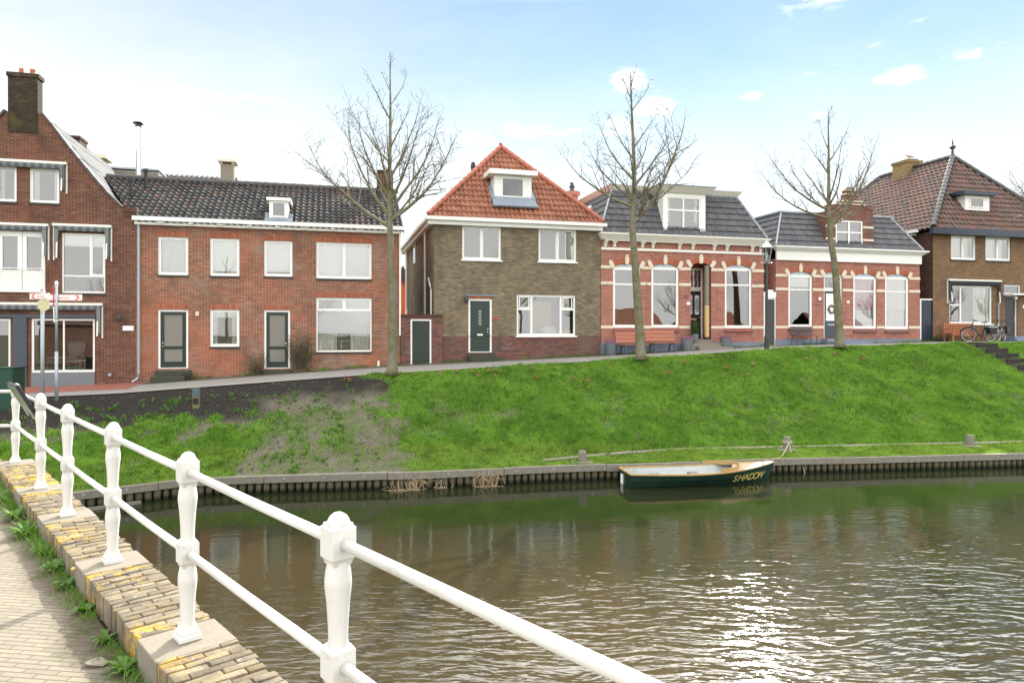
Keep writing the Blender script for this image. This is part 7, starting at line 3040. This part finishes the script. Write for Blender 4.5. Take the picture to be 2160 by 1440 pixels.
def blade(par_, name, x0, x1, z, h_, mat, txt, chev, rot, yo=-.06):
    o = MB().box(x0, x1, -.014, .014, z, z + h_).build(name, mat, par_, uv=False)
    o.location = (0, yo, 0)
    o.rotation_euler = (0, 0, rot)
    bd = MB()
    for (a, b_, c_, d_) in ((x0 + .015, x1 - .015, z + .012, z + .022), (x0 + .015, x1 - .015, z + h_ - .022, z + h_ - .012)):
        bd.box(a, b_, -.017, -.0145, c_, d_)
    if chev:
        cx = x1 - .14 if chev > 0 else x0 + .14
        for s in (1, -1):
            bd.bar((cx - chev * .05, -.016, z + h_ / 2 + s * h_ * .36), (cx + chev * .06, -.016, z + h_ / 2), .004, .035, (0, 0, 1))
    bd.build('sign_border', M['red'], o, uv=False)
    if txt:
        text(txt, h_ * .62, M['red'], o, ((x0 + x1) / 2 - chev * .05, -.017, z + h_ * .30), (R(90), 0, 0), 'lettering', ext=.001, space=1.12)
    return o


g = bank_hit(88, 868)
kp = g.y / 1440
ht = (868 - 612) * kp
sa_ = thing('cycle_signpost', 'grey signpost with left pointing red and white cycle sign and hexagonal plate', 'signpost', g, 0)
MB().tube([(0, 0, -.3), (0, 0, ht)], .052, 14).build('pole', M['galv'], sa_, smooth=True, uv=False)
MB().tube([(0, 0, ht), (0, 0, ht + .02)], .056, 14).build('pole_cap', M['zinc'], sa_, uv=False)
zs_ = (868 - 632) * kp
blade(sa_, 'sign_blade', -.40, .33, zs_, .185, m_sgn, 'Lions', -1, R(-14), -.075)
hx_ = MB()
hx_.prism([(.17 * math.cos(a), .21 * math.sin(a)) for a in [math.pi / 2 + k * math.pi / 3 for k in range(6)]], lambda x, y, h: (x, h, y), -.012, .012)
ho_ = hx_.build('hexagon_plate', paint('yellowed_plate', (.56, .52, .33), .5, .12, 9), sa_, uv=False)
ho_.location = (.09, -.08, (868 - 644) * kp)
ho_.rotation_euler = (0, 0, R(25))
g = bank_hit(109, 842)
kp = g.y / 1440
ht = (842 - 598) * kp
sb_ = thing('cycle_signpost', 'thinner grey signpost with long right pointing cycle sign and red white rod', 'signpost', g, 0)
mb = MB()
mb.tube([(0, 0, -.3), (0, 0, ht * .42)], .05, 14)
mb.tube([(0, 0, ht * .42), (0, 0, ht)], .038, 14)
mb.build('pole', M['galv'], sb_, smooth=True, uv=False)
MB().lathe([(.045, 0), (.05, .06), (.03, .1), (0, .11)], (0, 0, ht), 12).build('pole_cap', M['blind'], sb_, uv=False)
zs_ = (842 - 632) * kp
blade(sb_, 'sign_blade', -.34, .74, zs_, .2, m_sgn, 'wierum', 1, R(2), .06)
rd = MB()
rd.tube([(-.075, -.04, (842 - 602) * kp), (-.06, -.04, (842 - 645) * kp)], .017, 8)
rdo = rd.build('red_rod', M['red'], sb_, uv=False)
MB().tube([(-.06, -.04, (842 - 645) * kp), (-.045, -.04, (842 - 678) * kp)], .017, 8).build('white_rod', M['white'], sb_, uv=False)
MB().bar((-.075, -.04, (842 - 602) * kp), (0, 0, (842 - 602) * kp), .02, .02).build('rod_bracket', M['stone_band'], sb_)
for z in (842 - 648, 842 - 676):
    MB().tube([(0, 0, z * kp), (0, 0, z * kp + .03)], .046, 12).build('clamp', M['steel'], sb_, uv=False)

# green cabinet on the bank by the shop
g = bank_hit(4, 862)
gc = thing('utility_cabinet', 'dark green utility cabinet at the left edge behind the railing', 'cabinet', g, R(6))
MB().box(-.62, .36, -.25, .35, -.3, 1.22).build('body', M['green_box'], gc, bevel=.01)
MB().box(-.65, .39, -.28, .38, 1.222, 1.26).build('lid', M['green_box'], gc, bevel=.008)
dr_ = MB()
dr_.box(-.58, -.14, -.262, -.252, .02, 1.16)
dr_.box(-.12, .32, -.262, -.252, .02, 1.16)
dr_.build('door', M['green_box'], gc, bevel=.004)

g = bank_hit(413, 857)
mk = thing('marker_post', 'short wooden marker post with blue plate in the dark soil', 'marker post', g, R(10))
MB().box(-.10, .10, -.07, .07, -.3, .60).build('post', paint('green_wood', (.14, .13, .075), .9, .3, 6), mk, bevel=.01)
MB().box(-.09, .09, -.085, -.072, .38, .585).build('plate', paint('blue_plate', (.06, .11, .14), .4, .2, 8), mk)
MB().box(-.075, .075, -.08, -.071, .12, .30).build('recess', M['black'], mk)

# ================================================================== shrubs at the terrace front
def twiggy(name, label, px, py_top, v, w_, n, leaf):
    u = U(px, v)
    th_ = thing(name, label, 'shrub', Wd(u, v, SG(u, v)), TH)
    h_ = Zp(px, py_top, v) - SG(u, v)
    st_, lf = MB(), MB()
    rr = random.Random(px)
    for k in range(n):
        x = rr.uniform(-w_ * .35, w_ * .35)
        e_ = Vector((x * 1.7 + rr.uniform(-.1, .1), rr.uniform(-.25, .15), h_ * rr.uniform(.45, 1.05)))
        o = Vector((x * .6, rr.uniform(-.1, .1), 0))
        m_ = o.lerp(e_, .5) + Vector((rr.uniform(-.08, .08), rr.uniform(-.08, .08), 0))
        st_.tube([o, m_, e_], [.010, .007, .003], 4)
        for j in range(leaf):
            f = rr.uniform(.1, 1)
            c_ = (o.lerp(m_, f * 2) if f < .5 else m_.lerp(e_, f * 2 - 1)) + Vector((rr.gauss(0, .05), rr.gauss(0, .05), rr.gauss(0, .05)))
            d = Vector((rr.uniform(-1, 1), rr.uniform(-1, 1), rr.uniform(-.3, 1))).normalized() * rr.uniform(.03, .06)
            s_ = d.cross(Vector((.3, .2, 1))).normalized() * .012
            lf.face([c_ - d, c_ + s_, c_ + d, c_ - s_])
    st_.build('stems', m_tw, th_, uv=False)
    lf.build('leaves', paint('shrub_leaf', (.060, .085, .030), .7, .35, 6), th_, uv=False)


twiggy('twiggy_shrub', 'tall twiggy half bare shrub on the right of the second green door', 633, 700, -.35, .85, 120, 16)
twiggy('twiggy_shrub', 'low sparse shrub on the left of the second green door', 541, 742, -.3, .6, 40, 14)
twiggy('twiggy_shrub', 'low dark evergreen shrub beside the blue plank gate', 1985, 710, -.3, .8, 60, 14)
twiggy('twiggy_shrub', 'small straggly plant beside the first mossy doorstep', 400, 783, -.3, .5, 30, 10)

# gull on the chimney
gx = Wd(uml - .25, cv + .5, A[2] + .52) if False else None
b_ = thing('gull', 'small gull standing on the yellow brick chimney', 'gull', Wd(GULL[0], GULL[1], GULL[2]), R(160))
m_gb = paint('gull_feathers', (.42, .30, .22), .8, .25, 9)
bd = MB()
prof = [(-.20, .02, .03), (-.10, .05, .06), (0, .07, .085), (.10, .055, .11), (.15, .035, .16), (.18, .04, .20), (.22, .03, .205), (.25, .008, .195)]
pts = [(x, 0, z + .12) for x, r_, z in prof]
bd.tube(pts, [r_ for x, r_, z in prof], 10)
bd.tube([(-.18, 0, .15), (-.33, 0, .12)], [.025, .008], 6)
bd.build('body', m_gb, b_, smooth=True, uv=False)
for s in (-1, 1):
    MB().tube([(0, s * .025, .15), (0.01, s * .025, 0)], .007, 5).build('leg', M['tan'], b_, uv=False)
    MB().hexa([(-.22, s * .05, .16), (.08, s * .06, .19), (.08, s * .075, .19), (-.22, s * .06, .16), (-.22, s * .045, .19), (.08, s * .055, .27), (.08, s * .075, .27), (-.22, s * .06, .19)]).build('wing', paint('gull_wing', (.30, .27, .26), .8, .2, 9), b_, uv=False)
MB().tube([(.24, 0, .32), (.29, 0, .31)], [.010, .003], 6).build('beak', M['tan'], b_, uv=False)

# shop display: a pale armchair and a small desk behind the glass
u = U(157, .9)
chv = thing('shop_chair', 'pale green antique armchair standing in the shop window', 'chair', Wd(u, .9, o_sh[2] + .02), TH)
m_ch = paint('pale_green_paint', (.30, .38, .33), .5, .1, 5)
MB().box(-.30, .30, -.28, .28, .36, .46).build('seat', m_ch, chv, bevel=.03)
MB().prism([(-.26, .5), (.26, .5), (.30, 1.0), (.2, 1.08), (0, 1.1), (-.2, 1.08), (-.30, 1.0)], lambda x, y, h: (x, h, y), .24, .31).build('backrest', m_ch, chv, bevel=.01)
for sx in (-.27, .27):
    for sy in (-.25, .25):
        MB().tube([(sx, sy, .36), (sx * 1.08, sy, .2), (sx * .98, sy, 0)], [.035, .025, .018], 8).build('leg', m_ch, chv, uv=False)
    MB().tube([(sx, .26, .72), (sx * 1.1, 0, .68), (sx * 1.05, -.22, .60), (sx, -.24, .44)], .022, 8).build('armrest', m_ch, chv, uv=False)
u = U(146, .6)
tb = thing('shop_desk', 'small pale painted desk in front of the armchair in the shop window', 'desk', Wd(u, .45, o_sh[2] + .02), TH)
MB().box(-.62, .35, -.2, .25, .46, .54).build('desk_top', m_ch, tb, bevel=.01)
for sx in (-.58, .31):
    for sy in (-.16, .2):
        MB().tube([(sx, sy, .46), (sx * 1.04, sy, .24), (sx, sy, 0)], [.03, .022, .016], 8).build('leg', m_ch, tb, uv=False)
MB().box(U(60), U(215), .25, 2.6, -.06, -.01).build('shop_floor', M['interior'], None) if False else None

# ================================================================== the other bank, behind the camera (seen only in window glass)
for i, (x, y, rz_, sc_) in enumerate([(-15, -13, 1, .9), (-6, -15, 2, .95), (1.5, -14, 3, .9), (12, -14, 4, .95), (25, -13, 4.4, 1.0), (33, -14, 5.2, .95), (50, -13, .6, 1.0), (58, -15, 1.5, 1), (83, -14, 2.2, 1.1), (92, -13, 3.3, 1), (118, -14, .2, 1.2), (131, -15, 5, 1.2)]):
    dup((T1, T2, T3)[i % 3], (x, y, .9), rz_, 'bare tree on the opposite bank behind the bridge', sc_)['group'] = 'bare trees across the water'
ob = MB()
ob.face([(-400, -12, .8), (400, -12, .8), (400, -600, 1.2), (-400, -600, 1.2)])
ob.face([(-400, -12, -1), (400, -12, -1), (400, -12, .8), (-400, -12, .8)])
kind(ob.build('far_bank', m_g, uv=False), 'structure')
for (x, w_, h_, rm, wm) in ((-17, 9, 4.0, 'tile_mixed', 'brick_brown'), (54, 11, 3.4, 'tile_orange', 'brick_brown'), (72, 11, 3.4, 'tile_orange', 'brick_brown'), (104, 14, 3.6, 'tile_mixed', 'brick_brown')):
    th_ = thing('opposite_house', 'low house with %s roof across the water behind the bridge' % ('orange tiled' if rm == 'tile_orange' else 'brown tiled'), 'house', (x, -26, .9), 0, 'low houses across the water')
    mb = MB().box(-w_ / 2, w_ / 2, -7, 0, 0, h_)
    mb.build('wall', M[wm], th_)
    rf = MB()
    tiles(rf, (w_ / 2 + .2, .3, h_), (-w_ / 2 - .2, .3, h_), (-w_ / 2 - .2, -3.5, h_ + 3.4), (w_ / 2 + .2, -3.5, h_ + 3.4), tw=.3, th=.5, amp=.03, lift=.05, n=4)
    tiles(rf, (-w_ / 2 - .2, -7.3, h_), (w_ / 2 + .2, -7.3, h_), (w_ / 2 + .2, -3.5, h_ + 3.4), (-w_ / 2 - .2, -3.5, h_ + 3.4), tw=.6, th=.9, amp=.03, lift=.05, n=4)
    rf.build('roof', M[rm], th_)
